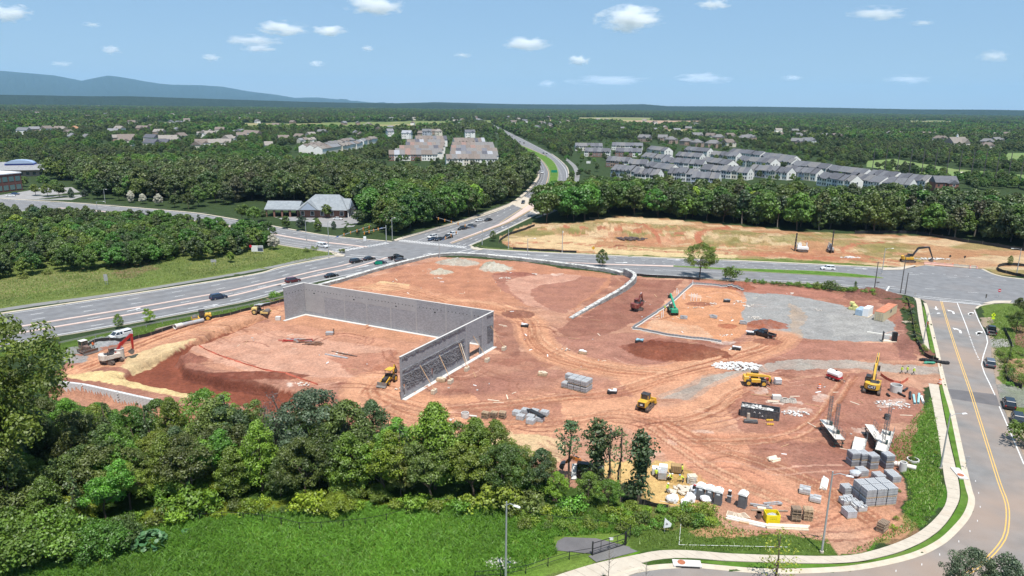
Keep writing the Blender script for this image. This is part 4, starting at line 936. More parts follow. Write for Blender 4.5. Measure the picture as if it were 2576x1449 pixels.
LEAF=dict(mid=leafmat('leaf_mid_green',(0.152,0.208,0.020)),dark=leafmat('leaf_dark_green',(0.100,0.142,0.023)),blue=leafmat('leaf_blue_green',(0.075,0.135,0.045)),lime=leafmat('leaf_lime',(0.185,0.275,0.016)),olive=leafmat('leaf_olive',(0.13,0.155,0.028)),fresh=leafmat('leaf_fresh_green',(0.128,0.24,0.020)),rust=leafmat('leaf_brownish',(0.115,0.105,0.032)),grey=leafmat('bare_grey_twigs',(0.13,0.115,0.11),0.1),cedar=leafmat('cedar_needles',(0.088,0.132,0.042)),gold=leafmat('leaf_yellow_green',(0.22,0.27,0.022)),white=leafmat('white_blossom',(0.42,0.40,0.32),0.2),sage=leafmat('leaf_sage',(0.085,0.125,0.062)))
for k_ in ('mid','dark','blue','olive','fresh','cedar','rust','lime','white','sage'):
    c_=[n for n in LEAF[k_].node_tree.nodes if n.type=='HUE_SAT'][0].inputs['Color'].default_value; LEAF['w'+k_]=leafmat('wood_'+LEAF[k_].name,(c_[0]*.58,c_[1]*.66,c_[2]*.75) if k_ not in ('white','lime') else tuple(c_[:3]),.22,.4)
BARK=M('bark',(0.11,0.085,0.065),0.95,var=0.35,scale=4,spec=0.1); BARKP=M('pale_bark',(0.22,0.19,0.16),0.95,var=0.3,scale=3,spec=0.1)
def leaves(clumps,per,size,rs,up=0.35,flat=0.75,shape=0.62):
    """leaf faces over a list of clumps (cx, cy, cz, r); returns vertices, faces, tint"""
    V,T=[],[]
    for (cx,cy,cz,r_) in clumps:
        n=max(4,int(per*(r_/1.3)**2))
        d=rs.normal(size=(n,3)); d[:,2]+=up*1.5; d /= np.linalg.norm(d,axis=1)[:,None]
        rad=r_*rs.uniform(0.62,1.06,(n,1))
        c=np.array([cx,cy,cz])+d*rad*np.array([1,1,flat])
        nn=d+rs.normal(scale=0.55,size=(n,3)); nn[:,2]+=0.35; nn /= np.linalg.norm(nn,axis=1)[:,None]
        a=np.cross(nn,rs.normal(size=(n,3))); a /= np.linalg.norm(a,axis=1)[:,None]+1e-9; b=np.cross(nn,a)
        s=size*rs.uniform(0.6,1.35,(n,1))
        V.append(np.stack([c-a*s,c+b*s*shape,c+a*s,c-b*s*shape],1))
        tc=rs.uniform(0.72,1.28); T.append(np.repeat(np.clip(tc*rs.uniform(0.75,1.25,n),.3,1.8),4))
    V=np.concatenate(V).reshape(-1,3); T=np.concatenate(T)
    return V,T
def leaf_mesh(name,V,T,mat):
    n=len(V) // 4; me=bpy.data.meshes.new(name)
    me.vertices.add(len(V)); me.vertices.foreach_set('co',V.astype(np.float32).ravel())
    me.loops.add(len(V)); me.loops.foreach_set('vertex_index',np.arange(len(V),dtype=np.int32))
    me.polygons.add(n); me.polygons.foreach_set('loop_start',np.arange(n,dtype=np.int32)*4)
    a=me.attributes.new('tint','FLOAT','POINT'); a.data.foreach_set('value',T.astype(np.float32))
    me.update(); me.materials.append(mat); return me
def crown_shape(kind,H,rs,nclump,cr_):
    """clump centres of a crown of height H"""
    out=[]
    if kind in ('round','oval','spread','lobed'):
        rx={'round':.36,'oval':.26,'spread':.46,'lobed':.38}[kind]*H
        z0={'round':.28,'oval':.18,'spread':.36,'lobed':.22}[kind]*H
        lob=[(rs.uniform(-.55,.55)*rx,rs.uniform(-.55,.55)*rx,rs.uniform(.35,.95)) for _ in range(5)]
        while len(out)<nclump:
            u=rs.uniform(0,1); z=z0+(H-z0)*u
            prof=math.sin(math.pi*min(1,(u*.92+.12)))**.7*rx
            a=rs.uniform(0,2*math.pi); q=rs.uniform(.45,1)**.6
            x,y=prof*q*math.cos(a),prof*q*math.sin(a)
            if kind=='lobed':
                l=lob[rs.randint(5)]; x,y,z=l[0]+x*.55,l[1]+y*.55,z0+(H-z0)*min(1,l[2]*(u*.5+.55))
            out.append((x,y,z-cr_*.5,cr_*rs.uniform(.45,1.4)))
    elif kind=='cone':
        while len(out)<nclump:
            u=rs.uniform(0,1)**1.25; z=H*(.08+.88*u); pr=(1-u)**.8*H*.17+.25
            a=rs.uniform(0,2*math.pi); q=rs.uniform(.5,1); out.append((pr*q*math.cos(a),pr*q*math.sin(a),z,cr_*(1.05-.6*u)))
    elif kind=='column':
        while len(out)<nclump:
            u=rs.uniform(0,1); z=H*(.12+.85*u); pr=H*.155*(0.75+.35*math.sin(u*9+1))*(1 if u<.85 else .55)
            a=rs.uniform(0,2*math.pi); q=rs.uniform(.3,1); out.append((pr*q*math.cos(a),pr*q*math.sin(a),z,cr_*rs.uniform(.7,1.1)))
    elif kind=='tuft':
        while len(out)<nclump:
            u=rs.uniform(0,1); z=H*(.50+.48*u); pr=H*.19*math.sin(math.pi*(u*.8+.15))
            a=rs.uniform(0,2*math.pi); q=rs.uniform(.3,1); out.append((pr*q*math.cos(a),pr*q*math.sin(a),z,cr_*rs.uniform(.6,1.0)))
    elif kind=='bush':
        while len(out)<nclump:
            a=rs.uniform(0,2*math.pi); q=rs.uniform(0,1)**.5; z=H*(.25+.55*rs.uniform(0,1)*(1-q*q*.6))
            out.append((H*.62*q*math.cos(a),H*.62*q*math.sin(a),z,cr_*rs.uniform(.7,1.2)))
    return out
def trunk_mb(kind,H,clumps,rs):
    mb=MB(); top={'round':.62,'oval':.8,'spread':.6,'lobed':.6,'cone':.95,'column':.95,'tuft':.96,'bush':.4}[kind]*H
    r_=H*(.017 if kind != 'bush' else .012); n=5
    pts=[Vector((rs.normal()*H*.008*i,rs.normal()*H*.008*i,-0.3+(top+.3)*i/n)) for i in range(n+1)]
    mb.tube(pts,[r_*(1-.75*i/n)+.02 for i in range(n+1)],7)
    for k in range(7 if kind in ('round','spread','lobed','oval') else 3):
        c=clumps[rs.randint(len(clumps))]; s=pts[rs.randint(2,n)]
        m_=s.lerp(Vector(c[:3]),.5)+Vector((0,0,-H*.02)); mb.tube([s,m_,Vector(c[:3])],[r_*.5,r_*.3,r_*.12],5)
    return mb
TREES={}
def tree_proto(key,kind,mat,H,seed,ncl,cr_,per,size,bark=BARK,**kw):
    rs=np.random.RandomState(seed); cl=crown_shape(kind,H,rs,ncl,cr_)
    V,T=leaves(cl,per,size,rs,**kw)
    tm=trunk_mb(kind,H,cl,rs).mesh('trunk'); tm.materials.append(bark)
    TREES[key]=dict(H=float(V[:,2].max()),trunk=tm,V=V,T=T,mats={})
def crown_of(key,leaf):
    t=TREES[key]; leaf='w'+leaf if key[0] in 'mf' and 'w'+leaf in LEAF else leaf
    if leaf not in t['mats']:t['mats'][leaf]=leaf_mesh('crown',t['V'],t['T'],LEAF[leaf])
    return t['mats'][leaf]
# nearby trees: fine leaves
for i,k in enumerate(['round','oval','lobed','spread','lobed','oval']):tree_proto('n%d'%i,k,None,12.0,10+i,100,0.95,205,0.165)
tree_proto('nc0','cone',None,11.0,31,70,0.85,60,0.24,up=.1,flat=.6); tree_proto('nc1','column',None,12.0,32,80,0.95,60,0.26,up=.1)
tree_proto('nt0','tuft',None,13.0,33,46,0.95,60,0.22); tree_proto('nt1','column',None,13.0,34,40,0.7,46,0.22)
tree_proto('tall','lobed',None,26.0,36,230,1.45,95,0.22); tree_proto('dead','column',None,11.0,35,60,1.0,26,0.16,shape=.25); tree_proto('b0','bush',None,3.0,41,30,.75,120,0.16); tree_proto('b1','bush',None,2.2,42,22,.6,120,0.15)
tree_proto('b2','bush',None,6.0,44,70,1.05,190,0.15); tree_proto('wisp','oval',None,9.0,43,34,.9,26,0.16,up=.1)
# woods at a few hundred metres
for i,k in enumerate(['round','oval','lobed','spread','lobed','round']):tree_proto('m%d'%i,k,None,16.0,60+i,70,1.55,46,0.50)
tree_proto('mc','cone',None,15.0,71,40,1.3,30,0.55,up=.1); tree_proto('mp','tuft',None,19.0,72,26,1.7,30,0.6,bark=BARKP)
for i,k in enumerate(['round','lobed','spread','oval']):tree_proto('f%d'%i,k,None,15.0,80+i,18,2.9,16,1.6)
rnd=random.Random(21)
def tree(key,leaf,loc,h,label,group,name='broadleaf_tree',cat='tree',wide=1.0):
    t=thing(name,label,cat,loc,rnd.uniform(0,6.28),group); s=h/TREES[key]['H']; t.scale=(s*wide,s*wide,s)
    if 'b' != key[0]:link('trunk',TREES[key]['trunk'],None,t)
    link('crown',crown_of(key,leaf),None,t)
    return t
def scatter(poly_px,n,mind,seed,avoid=True):
    poly=np.array(w2(poly_px)); r_=np.random.RandomState(seed); lo,hi=poly.min(0),poly.max(0); pts=[]
    tries=0
    while len(pts)<n and tries<n*60:
        tries+=1; x,y=r_.uniform(lo[0],hi[0]),r_.uniform(lo[1],hi[1])
        if not inside(np.array([x]),np.array([y]),poly)[0]:continue
        if any((x-a)**2+(y-b)**2<mind*mind for a,b in pts):continue
        pts.append((x,y))
    return pts
# --- belt of trees in front of the site
BELT=[(-120,1330),(-120,1150),(40,1110),(200,1095),(430,1105),(640,1125),(820,1140),(980,1165),(1120,1180),(1240,1205),(1370,1225),(1400,1250),(1200,1262),(1000,1262),(760,1265),(560,1270),(400,1290),(260,1330),(120,1370),(-100,1420)]
LBL={'mid':'mid green','dark':'dark green','blue':'blue green','lime':'bright lime green','olive':'olive green','fresh':'fresh green','rust':'brownish green','cedar':'dark cedar green','sage':'grey green','gold':'yellow green','grey':'bare grey'}
for i,(x,y) in enumerate(scatter(BELT,92,3.4,5)):
    leaf=rnd.choices(['mid','dark','fresh','blue','olive','sage','lime'],[6,4.5,4,.7,2,1,.9])[0]; key='n%d'%rnd.randrange(6); nm='broadleaf_tree'
    if rnd.random()<.13:key,leaf,nm='nc0','cedar','cedar_tree'
    tree(key,leaf,GW(x,y),rnd.uniform(6.5,12.0),'%s %s in the dense belt between the meadow and the building site'%(LBL[leaf],'conical cedar' if nm=='cedar_tree' else 'leafy tree'),'belt of trees above the meadow, %s %s'%(leaf,nm),nm,wide=rnd.uniform(.85,1.15))
for px,py,h,key,leaf,lab in [(45,1290,29,'tall','mid','tall loose crowned tree rising over the highway at the end of the belt'),(-40,1300,21,'tall','olive','olive tree with thick crown at the outer end of the belt'),(25,1110,13,'n0','mid','mid green tree under the tall tree beside the highway verge'),(95,1075,11,'n3','fresh','fresh green tree at the corner of the segmental wall'),(-40,1060,14,'n1','dark','dark tree at the outer highway end of the belt'),(965,1262,10.5,'n4','lime','bright lime green tree in the middle of the belt by the meadow'),(1095,1230,14.5,'n5','fresh','tall rich green tree at the right end of the belt'),(1195,1222,11.5,'n1','mid','slender leaning green tree beside the tan bare ground'),(880,1215,14,'n0','dark','broad dark green tree in front of the backhoe'),(790,1190,14.5,'n3','sage','tall grey green tree near the end of the orange fence'),(520,1240,10,'n2','fresh','leafy fresh green tree behind the yellow shrubs'),(300,1250,10.5,'n0','fresh','rounded fresh green tree in the left part of the belt'),(570,1165,12,'nc0','cedar','spire topped cedar standing over the cut bank'),(1010,1250,8,'n3','olive','olive green spreading tree beside the lime tree'),(1290,1245,7.5,'n0','fresh','low bushy green tree at the edge of the sand heap'),(1355,1240,6.5,'n2','olive','low olive tree beside the pipes'),(1400,1262,5,'n0','lime','small lime tree beside a broken stump'),(1480,1270,5.5,'n0','mid','small round green tree below the cedars'),(1530,1275,4.5,'n3','fresh','small spreading green tree at the sand pad edge')]:
    tree(key,leaf,G(px,py),h,lab,None)
for i,(x,y) in enumerate(scatter(BELT,46,2.6,25)):
    leaf=rnd.choice(['lime','fresh','fresh','gold','mid']); tree('b2',leaf,GW(x,y),rnd.uniform(2.5,4.5),'%s undergrowth shrub between the trunks of the belt'%LBL[leaf],'undergrowth in the belt, %s'%leaf,'shrub','shrub')
tree('dead','grey',G(700,1195),14,'bare grey dead tree standing in the belt',None,'dead_tree'); tree('dead','grey',G(680,1180),11,'smaller bare grey tree beside the dead one',None,'dead_tree')
for px,py,h,key,leaf,lab in [(1430,1228,11.5,'nt0','blue','slim bare trunked cedar with pale blue green top'),(1495,1240,12.5,'nc1','cedar','dense dark cedar next to the excavator bucket'),(1525,1245,11.5,'nt1','cedar','thin cedar between the dense cedar and the sand pad'),(1552,1250,11.5,'nt1','cedar','thin sparse cedar with green tufts along its trunk'),(1603,1268,12.2,'nc1','cedar','tall dark cedar standing on the sand pad edge')]:
    tree(key,leaf,G(px,py),h,lab,None,'cedar_tree')
# shrubs along the belt and in the meadow
SHR=[(-100,1449),(100,1390),(260,1335),(400,1295),(560,1275),(760,1268),(1000,1266),(1120,1262),(1380,1268),(1500,1285),(1300,1300),(1000,1285),(700,1290),(480,1310),(330,1345),(150,1420)]
for i,(x,y) in enumerate(scatter(SHR,48,1.8,8)):
    leaf=rnd.choices(['gold','lime','fresh','mid','olive','dark'],[1.6,3,4,3,1,1])[0]
    tree('b%d'%(i%2),leaf,GW(x,y),rnd.choice([1.0,1.4,1.8,2.4,3.6])*rnd.uniform(.8,1.2),'%s shrub along the meadow edge below the trees'%LBL[leaf],'shrubs along the meadow edge, %s'%leaf,'shrub','shrub')
for i,(x,y) in enumerate(scatter([(1330,1290),(1560,1285),(1800,1285),(1790,1320),(1700,1330),(1580,1345),(1300,1330)],45,1.6,9)):
    leaf=rnd.choices(['fresh','lime','mid','gold'],[4,3,3,1])[0]
    tree('b%d'%(i%2),leaf,GW(x,y),rnd.uniform(.8,1.8),'%s low scrub between the tree belt and the asphalt pad'%LBL[leaf],'scrub beside the asphalt pad, %s'%leaf,'shrub','shrub')
for px,py,h,leaf,lab in [(255,1395,4.8,'fresh','big fresh green shrub at the lower end of the belt'),(120,1405,6.5,'fresh','broad bushy green shrub in front of the belt trees'),(30,1420,7,'fresh','largest bright green shrub at the end of the meadow'),(300,1370,4,'dark','dark dense shrub beside the meadow'),(850,1292,3.2,'lime','vine covered shrub in front of the belt'),(1040,1283,2.5,'fresh','green shrub at the fence corner')]:
    tree('b2' if h>2.9 else 'b0',leaf,G(px,py),h,lab,None,'shrub','shrub')
# near right corner trees
for px,py,h,key,leaf,lab,wd in [(1950,1470,8,'wisp','gold','sparse yellow green sapling beside the pavement',1.0),(2420,1560,9.5,'n3','sage','grey green street tree at the bend of the street',.7),(2520,1585,10,'n4','sage','grey green street tree over the yellow line',.8)]:
    tree(key,leaf,P(px,py),h,lab,None,'street_tree',wide=wd)
# --- left bank wood
W1=[(-200,738),(0,702),(100,692),(200,687),(370,674),(450,668),(560,648),(640,634),(690,622),(660,606),(600,600),(430,574),(250,562),(0,550),(-200,538)]
for i,(x,y) in enumerate(scatter(W1,88,5.2,12)):
    q=y; leaf=rnd.choices(['mid','dark','fresh','olive','blue','lime'],[4,6,3,1,2,.7])[0]; key='m%d'%rnd.randrange(6); nm='broadleaf_tree'
    if rnd.random()<.1:key,leaf,nm='mc','cedar','cedar_tree'
    tree(key,leaf,GW(x,y),rnd.uniform(6,9.5),'%s %s in the wood above the highway bank'%(LBL[leaf],'cedar' if nm=='cedar_tree' else 'tree'),'wood above the highway bank, %s %s'%(leaf,nm),nm)
tree('m0','white',G(688,628),6.5,'crepe myrtle covered in white blossom beside the sign board',None,'flowering_tree'); tree('m5','fresh',G(676,612),9.5,'yellow green tree behind the blossoming crepe myrtle',None); tree('m2','lime',G(580,660),4,'small lime green tree at the foot of the bank wood',None)
tree('b0','olive',G(860,640-4),1.8,'low dark shrub on the bank near the corner signal',None,'shrub','shrub')
for px,py in [(380,640),(430,655),(300,668),(120,690),(60,700),(520,625),(790,630),(770,634)]:tree('b1','mid',G(px,py),2.0,'green shrub on the grassy bank','shrubs on the grassy bank','shrub','shrub')
# --- wood behind the graded hill: front rows as single trees
W3f=[(1345,564),(1440,563),(1560,543),(1760,558),(2020,581),(2150,588),(2290,589),(2400,599),(2700,638),(2700,610),(2400,575),(2150,562),(1900,550),(1700,535),(1560,522),(1440,530),(1370,545)]
for i,(x,y) in enumerate(scatter(W3f,68,7.0,14)):
    leaf=rnd.choices(['mid','dark','fresh','lime','olive'],[4,6,3,.7,1])[0]; key='m%d'%rnd.randrange(6); nm='broadleaf_tree'
    if x>110 and rnd.random()<.35:key,leaf,nm='mp',rnd.choice(['cedar','rust','olive']),'pine_tree'
    tree(key,leaf,GW(x,y),rnd.uniform(13,19),'%s %s in the wood edge behind the graded hill'%(LBL[leaf],'tall bare trunked pine' if nm=='pine_tree' else 'tree'),'wood behind the graded hill, %s %s'%(leaf,nm),nm)
# --- central wood, front rows
W2f=[(190,500),(330,505),(560,517),(660,512),(880,520),(905,552),(940,578),(985,598),(1186,544),(1275,511),(1312,487),(1335,463),(1325,440),(1290,470),(1240,500),(1150,525),(1000,560),(930,535),(880,500),(640,492),(330,485),(190,482)]
for i,(x,y) in enumerate(scatter(W2f,62,9.0,15)):
    if any((x-a)**2+(y-b)**2<(r_*.9)**2 for a,b,r_ in FOOT):continue
    leaf=rnd.choices(['mid','dark','fresh','lime','olive','rust'],[4,6,3,.6,2,.6])[0]; key='m%d'%rnd.randrange(6)
    tree(key,leaf,GW(x,y),rnd.uniform(11,17),'%s tree in the front of the big wood left of the highway'%LBL[leaf],'front of the big wood, %s'%leaf)
# --- single trees
for px,py,h,key,leaf,lab,w_ in [(1760,698,12.5,'n3','mid','lone broad tree beside the crossroad near the stone wall end',1.0),(1514,672,6.8,'n0','dark','small dense dark tree behind the stone wall',1.0),(1840,706,5,'b0','mid','round green shrub beside the lone tree',.8),(2090,730,3.2,'b0','dark','dark roadside shrub near the right junction',1.0),(2150,732,3.2,'mc','mid','small conical shrub near the utility pole',1.3),(2060,726,2.6,'b1','mid','low roadside shrub beside the crossroad',1),(1240,607,4.8,'n0','dark','small dark tree on the far corner of the junction',1.0),(1350,503,5.5,'m0','dark','dark shrub in the highway median',1),(300,828,4.2,'n0','fresh','young green tree by the guard rail',.9),(378,815,4.2,'n2','lime','rounded young tree by the guard rail near the roller',1.0),(690,752,2.4,'b0','fresh','small green shrub by the highway beside the block wall',.8),(2556,835,6,'n0','mid','dense green shrub tree beside the street signs',1.1),(2575,805,6.5,'n2','dark','dark bushy tree at the street corner',1.1),(2540,905,3.2,'nc0','mid','small green conifer beside the gravel drive',1.3),(2575,1120,5,'b0','mid','large green shrub beside the street edge',.8),(2540,668,4,'n0','mid','young tree inside the silt fence loop',.8)]:
    tree(key,leaf,G(px,py),h,lab,None,'shrub' if key[0]=='b' else 'broadleaf_tree','shrub' if key[0]=='b' else 'tree',wide=w_)
for i,(px,py,h,lf) in enumerate([(400,518,7,'white'),(330,510,7,'white'),(440,522,7,'mid'),(475,526,9,'mid'),(300,505,8,'mid'),(245,500,7,'mid'),(215,500,6,'sage'),(180,498,6,'sage'),(150,496,8,'mid'),(120,495,8,'mid'),(90,492,7,'mid'),(360,513,6,'white'),(500,520,12,'mid'),(540,500,6,'mid'),(610,555,8,'mid'),(640,560,8,'fresh'),(660,555,5,'dark'),(720,575,6,'mid'),(760,580,7,'sage'),(800,582,6,'mid'),(820,548,7,'mid'),(905,565,7,'dark'),(925,590,5,'mid'),(870,588,3.5,'dark'),(900,592,3,'dark'),(840,577,4,'sage'),(60,470,7,'mid'),(110,470,8,'fresh'),(140,475,6,'mid')]):
    tree('m%d'%(i%6),lf,G(px,py),h,{'white':'white flowering crepe myrtle in the row along the crossroad'}.get(lf,'%s planted tree near the bank and car parks'%LBL.get(lf,lf)),'planted trees along the crossroad, %s'%lf,'planted_tree')
# verge scrub along the roads
for i,(x,y) in enumerate(scatter([(1870,712),(2000,722),(2110,735),(2210,752),(2205,745),(2100,728),(1990,716),(1870,706)],34,1.2,17)):
    tree('b1',rnd.choice(['mid','fresh']),GW(x,y),rnd.uniform(.9,1.7),'low green scrub on the verge between crossroad and gravel','scrub on the crossroad verge','shrub','shrub')
for i,(x,y) in enumerate(scatter([(2262,752),(2290,752),(2312,870),(2335,890),(2318,895),(2280,800)],36,1.3,18)):
    tree('b1',rnd.choice(['mid','sage','olive']),GW(x,y),rnd.uniform(.5,1.2),'weedy scrub along the silt fence by the pavement','scrub along the silt fence','shrub','shrub')
for i,(x,y) in enumerate(scatter([(2250,1180),(2300,1080),(2350,1090),(2370,1210),(2360,1270),(2270,1330),(2230,1340)],14,2.2,19)):
    tree('b1',rnd.choice(['fresh','lime','mid']),GW(x,y),rnd.uniform(.4,.9),'low weeds on the grass verge beside the pavement','weeds on the street verge','shrub','shrub')
for i,(x,y) in enumerate(scatter([(2490,900),(2560,880),(2640,920),(2600,980),(2540,985),(2500,950)],22,1.5,20)):
    tree('b1',rnd.choice(['fresh','mid','olive']),GW(x,y),rnd.uniform(.8,1.8),'weedy scrub across the street beside the parked cars','scrub across the street','shrub','shrub')
# --- woods that read as one mass: instanced trees
def wood(name,label_kind,pts,keys,hs,seed):
    r_=np.random.RandomState(seed); pts=np.array(pts); n=len(pts)
    coll=bpy.data.collections.new(name+'_kinds')
    for j,(key,leaf) in enumerate(keys):
        o=bpy.data.objects.new('tree_kind_%02d'%j,crown_of(key,leaf)); coll.objects.link(o); s=1.0/TREES[key]['H']; o.scale=(1,1,1)
    me=bpy.data.meshes.new(name); me.vertices.add(n); me.vertices.foreach_set('co',pts.astype(np.float32).ravel())
    a=me.attributes.new('size','FLOAT','POINT'); a.data.foreach_set('value',r_.uniform(hs[0],hs[1],n).astype(np.float32))
    a=me.attributes.new('turn','FLOAT','POINT'); a.data.foreach_set('value',r_.uniform(0,6.28,n).astype(np.float32))
    a=me.attributes.new('kind','INT','POINT'); a.data.foreach_set('value',np.clip((fbm(pts[:,0],pts[:,1],130,7,3)-.5)*2.6*len(keys)+len(keys)/2+r_.normal(scale=len(keys)*.28,size=n),0,len(keys)-1).astype(np.int32))
    o=link(name,me,None); struct(o,'stuff'); o['label']=label_kind; o['category']='woodland'
    ng=bpy.data.node_groups.new(name+'_nodes','GeometryNodeTree'); ng.interface.new_socket('Geometry',in_out='INPUT',socket_type='NodeSocketGeometry'); ng.interface.new_socket('Geometry',in_out='OUTPUT',socket_type='NodeSocketGeometry')
    N,L=ng.nodes,ng.links; gi=N.new('NodeGroupInput'); go=N.new('NodeGroupOutput'); ip=N.new('GeometryNodeInstanceOnPoints'); ci=N.new('GeometryNodeCollectionInfo')
    ci.inputs['Collection'].default_value=coll; ci.inputs['Separate Children'].default_value=True; ci.inputs['Reset Children'].default_value=True
    def na(nm,ty):
        q=N.new('GeometryNodeInputNamedAttribute'); q.data_type=ty; q.inputs['Name'].default_value=nm; return q
    L.new(gi.outputs[0],ip.inputs['Points']); L.new(ci.outputs[0],ip.inputs['Instance']); ip.inputs['Pick Instance'].default_value=True
    L.new(na('kind','INT').outputs[0],ip.inputs['Instance Index']); L.new(na('size','FLOAT').outputs[0],ip.inputs['Scale'])
    cx=N.new('ShaderNodeCombineXYZ'); L.new(na('turn','FLOAT').outputs[0],cx.inputs[2])
    er=N.new('FunctionNodeEulerToRotation'); L.new(cx.outputs[0],er.inputs[0]); L.new(er.outputs[0],ip.inputs['Rotation'])
    L.new(ip.outputs[0],go.inputs[0]); md=o.modifiers.new('scatter','NODES'); md.node_group=ng
    return o
FA=np.array(FOOT)
def keep(x,y,clear,margin=1.0):
    m=np.ones(x.shape,bool)
    for poly in clear:m &= ~inside(x,y,poly)
    for fx,fy,fr in FOOT:
        m &= (x-fx)**2+(y-fy)**2>(fr*margin)**2
        m &= ~((np.abs(x-fx)<fr*.7) & (y<fy) & (y>fy-.14*fy))          # front gardens and streets
    return m
hwpoly=np.array(w2([(a-6 if b>380 else a-3,b) for a,b in HF_L]+[(a+14 if b>380 else a+4,b) for a,b in reversed(HF_R)]))
CLEAR=[hwpoly]+[np.array(w2(q)) for q in [[(1430,490),(1445,440),(1430,400),(1450,395),(1490,440),(1480,470)],[(2180,405),(2250,400),(2400,425),(2576,440),(2800,450),(2800,468),(2576,462),(2400,446),(2180,420)],[(2380,392),(2450,385),(2450,400),(2400,408)],[(2520,385),(2700,385),(2700,415),(2530,412)],[(1560,308),(1600,303),(1770,304),(1775,312),(1650,318),(1565,314)],[(1135,440),(1250,428),(1270,450),(1200,458)],[(-200,470),(0,455),(200,455),(220,500),(0,520),(-200,520)],[(590,600),(600,540),(680,515),(900,520),(960,590),(860,590)],[(430,535),(620,520),(600,560),(500,550)],[(-200,520),(0,497),(420,522),(700,560),(1000,600),(700,640),(400,570),(0,560),(-200,545)]]]
ESTATE=[np.array(w2(q)) for q in [[(1430,470),(1440,365),(1500,352),(1640,352),(1800,368),(2000,385),(2200,425),(2420,470),(2440,500),(2300,520),(2100,515),(1900,505),(1700,495),(1560,485)],[(960,470),(985,385),(1040,340),(1255,335),(1262,420),(1200,470)],[(755,400),(800,365),(940,350),(960,365),(900,395),(800,410)]]]
CLEAR+=ESTATE
r_=np.random.RandomState(77)
def pts_in(poly_px,dens,mind):
    poly=np.array(w2(poly_px)); lo,hi=poly.min(0),poly.max(0); n=int((hi[0]-lo[0])*(hi[1]-lo[1])/dens)
    x,y=r_.uniform(lo[0],hi[0],n),r_.uniform(lo[1],hi[1],n); m=inside(x,y,poly); return x[m],y[m]
PT=[]
for poly,dens in [([(130,470),(330,498),(640,505),(880,512),(930,560),(985,596),(1186,543),(1275,510),(1312,487),(1334,464),(1342,442),(1335,425),(1290,432),(1250,462),(1180,470),(1000,466),(900,448),(700,446),(450,444),(200,440),(100,440)],30),([(1350,562),(1440,560),(1560,540),(1760,556),(2020,579),(2290,587),(2500,610),(2800,650),(2800,585),(2576,566),(2400,548),(2200,540),(2000,535),(1800,523),(1600,510),(1500,505),(1440,510),(1410,525)],30)]:
    x,y=pts_in(poly,dens,3); m=keep(x,y,CLEAR,.85); PT.append(np.stack([x[m],y[m],np.zeros(m.sum())],1))
MIDK=[('m%d'%i,l) for i,l in [(0,'olive'),(1,'olive'),(2,'dark'),(3,'dark'),(4,'dark'),(5,'dark'),(0,'dark'),(2,'mid'),(1,'dark'),(3,'mid'),(4,'mid'),(5,'mid'),(1,'mid'),(0,'mid'),(2,'fresh'),(3,'fresh')]]
x,y=pts_in(W1,24,3); wood('bank_wood','low green wood between the crossroad and the highway bank',np.stack([x,y,0*x],1),MIDK,(.36,.58),6)
wood('deciduous_wood','dense green deciduous wood between the roads and the houses',np.concatenate(PT),MIDK,(.72,1.12),1)
# suburbs and far woods to the horizon
PT=[]
for y0,y1,dens in [(520,1000,85),(1000,1800,130),(1800,3200,240),(3200,6000,600),(6000,11000,1700)]:
    w=y1*.86; n=int(2*w*(y1-y0)/dens); x,y=r_.uniform(-w,w,n),r_.uniform(y0,y1,n)
    m=np.abs(x)<y*.80+60; x,y=x[m],y[m]
    m=keep(x,y,CLEAR,.8) & ((fbm(x,y,420,61)<.595) | (y<1500) | (y>5000)); PT.append(np.stack([x[m],y[m],np.zeros(m.sum())],1))
PT=np.concatenate(PT); sel=PT[:,1]<1300
EP=[]
for poly in ESTATE:
    lo,hi=poly.min(0),poly.max(0); n=int((hi[0]-lo[0])*(hi[1]-lo[1])/420); x,y=r_.uniform(lo[0],hi[0],n),r_.uniform(lo[1],hi[1],n); m=inside(x,y,poly)
    for fx,fy,fr in FOOT:m &= (x-fx)**2+(y-fy)**2>(fr*.75)**2
    EP.append(np.stack([x[m],y[m],0*x[m]],1))
wood('garden_trees','small green garden trees between the townhouse rows',np.concatenate(EP),[('m0','mid'),('m2','dark'),('m4','fresh'),('m5','mid')],(.28,.48),4)
FARK=[('f%d'%i,l) for i,l in [(0,'olive'),(1,'dark'),(2,'dark'),(3,'dark'),(0,'mid'),(1,'mid'),(2,'mid'),(3,'fresh')]]
wood('suburban_wood','green trees of the suburbs spreading between far houses',PT[sel],MIDK,(.38,.68),2)
wood('distant_wood','far off tree cover stretching to the horizon',PT[~sel],FARK,(.5,.95),3)
print('wood points',len(PT))
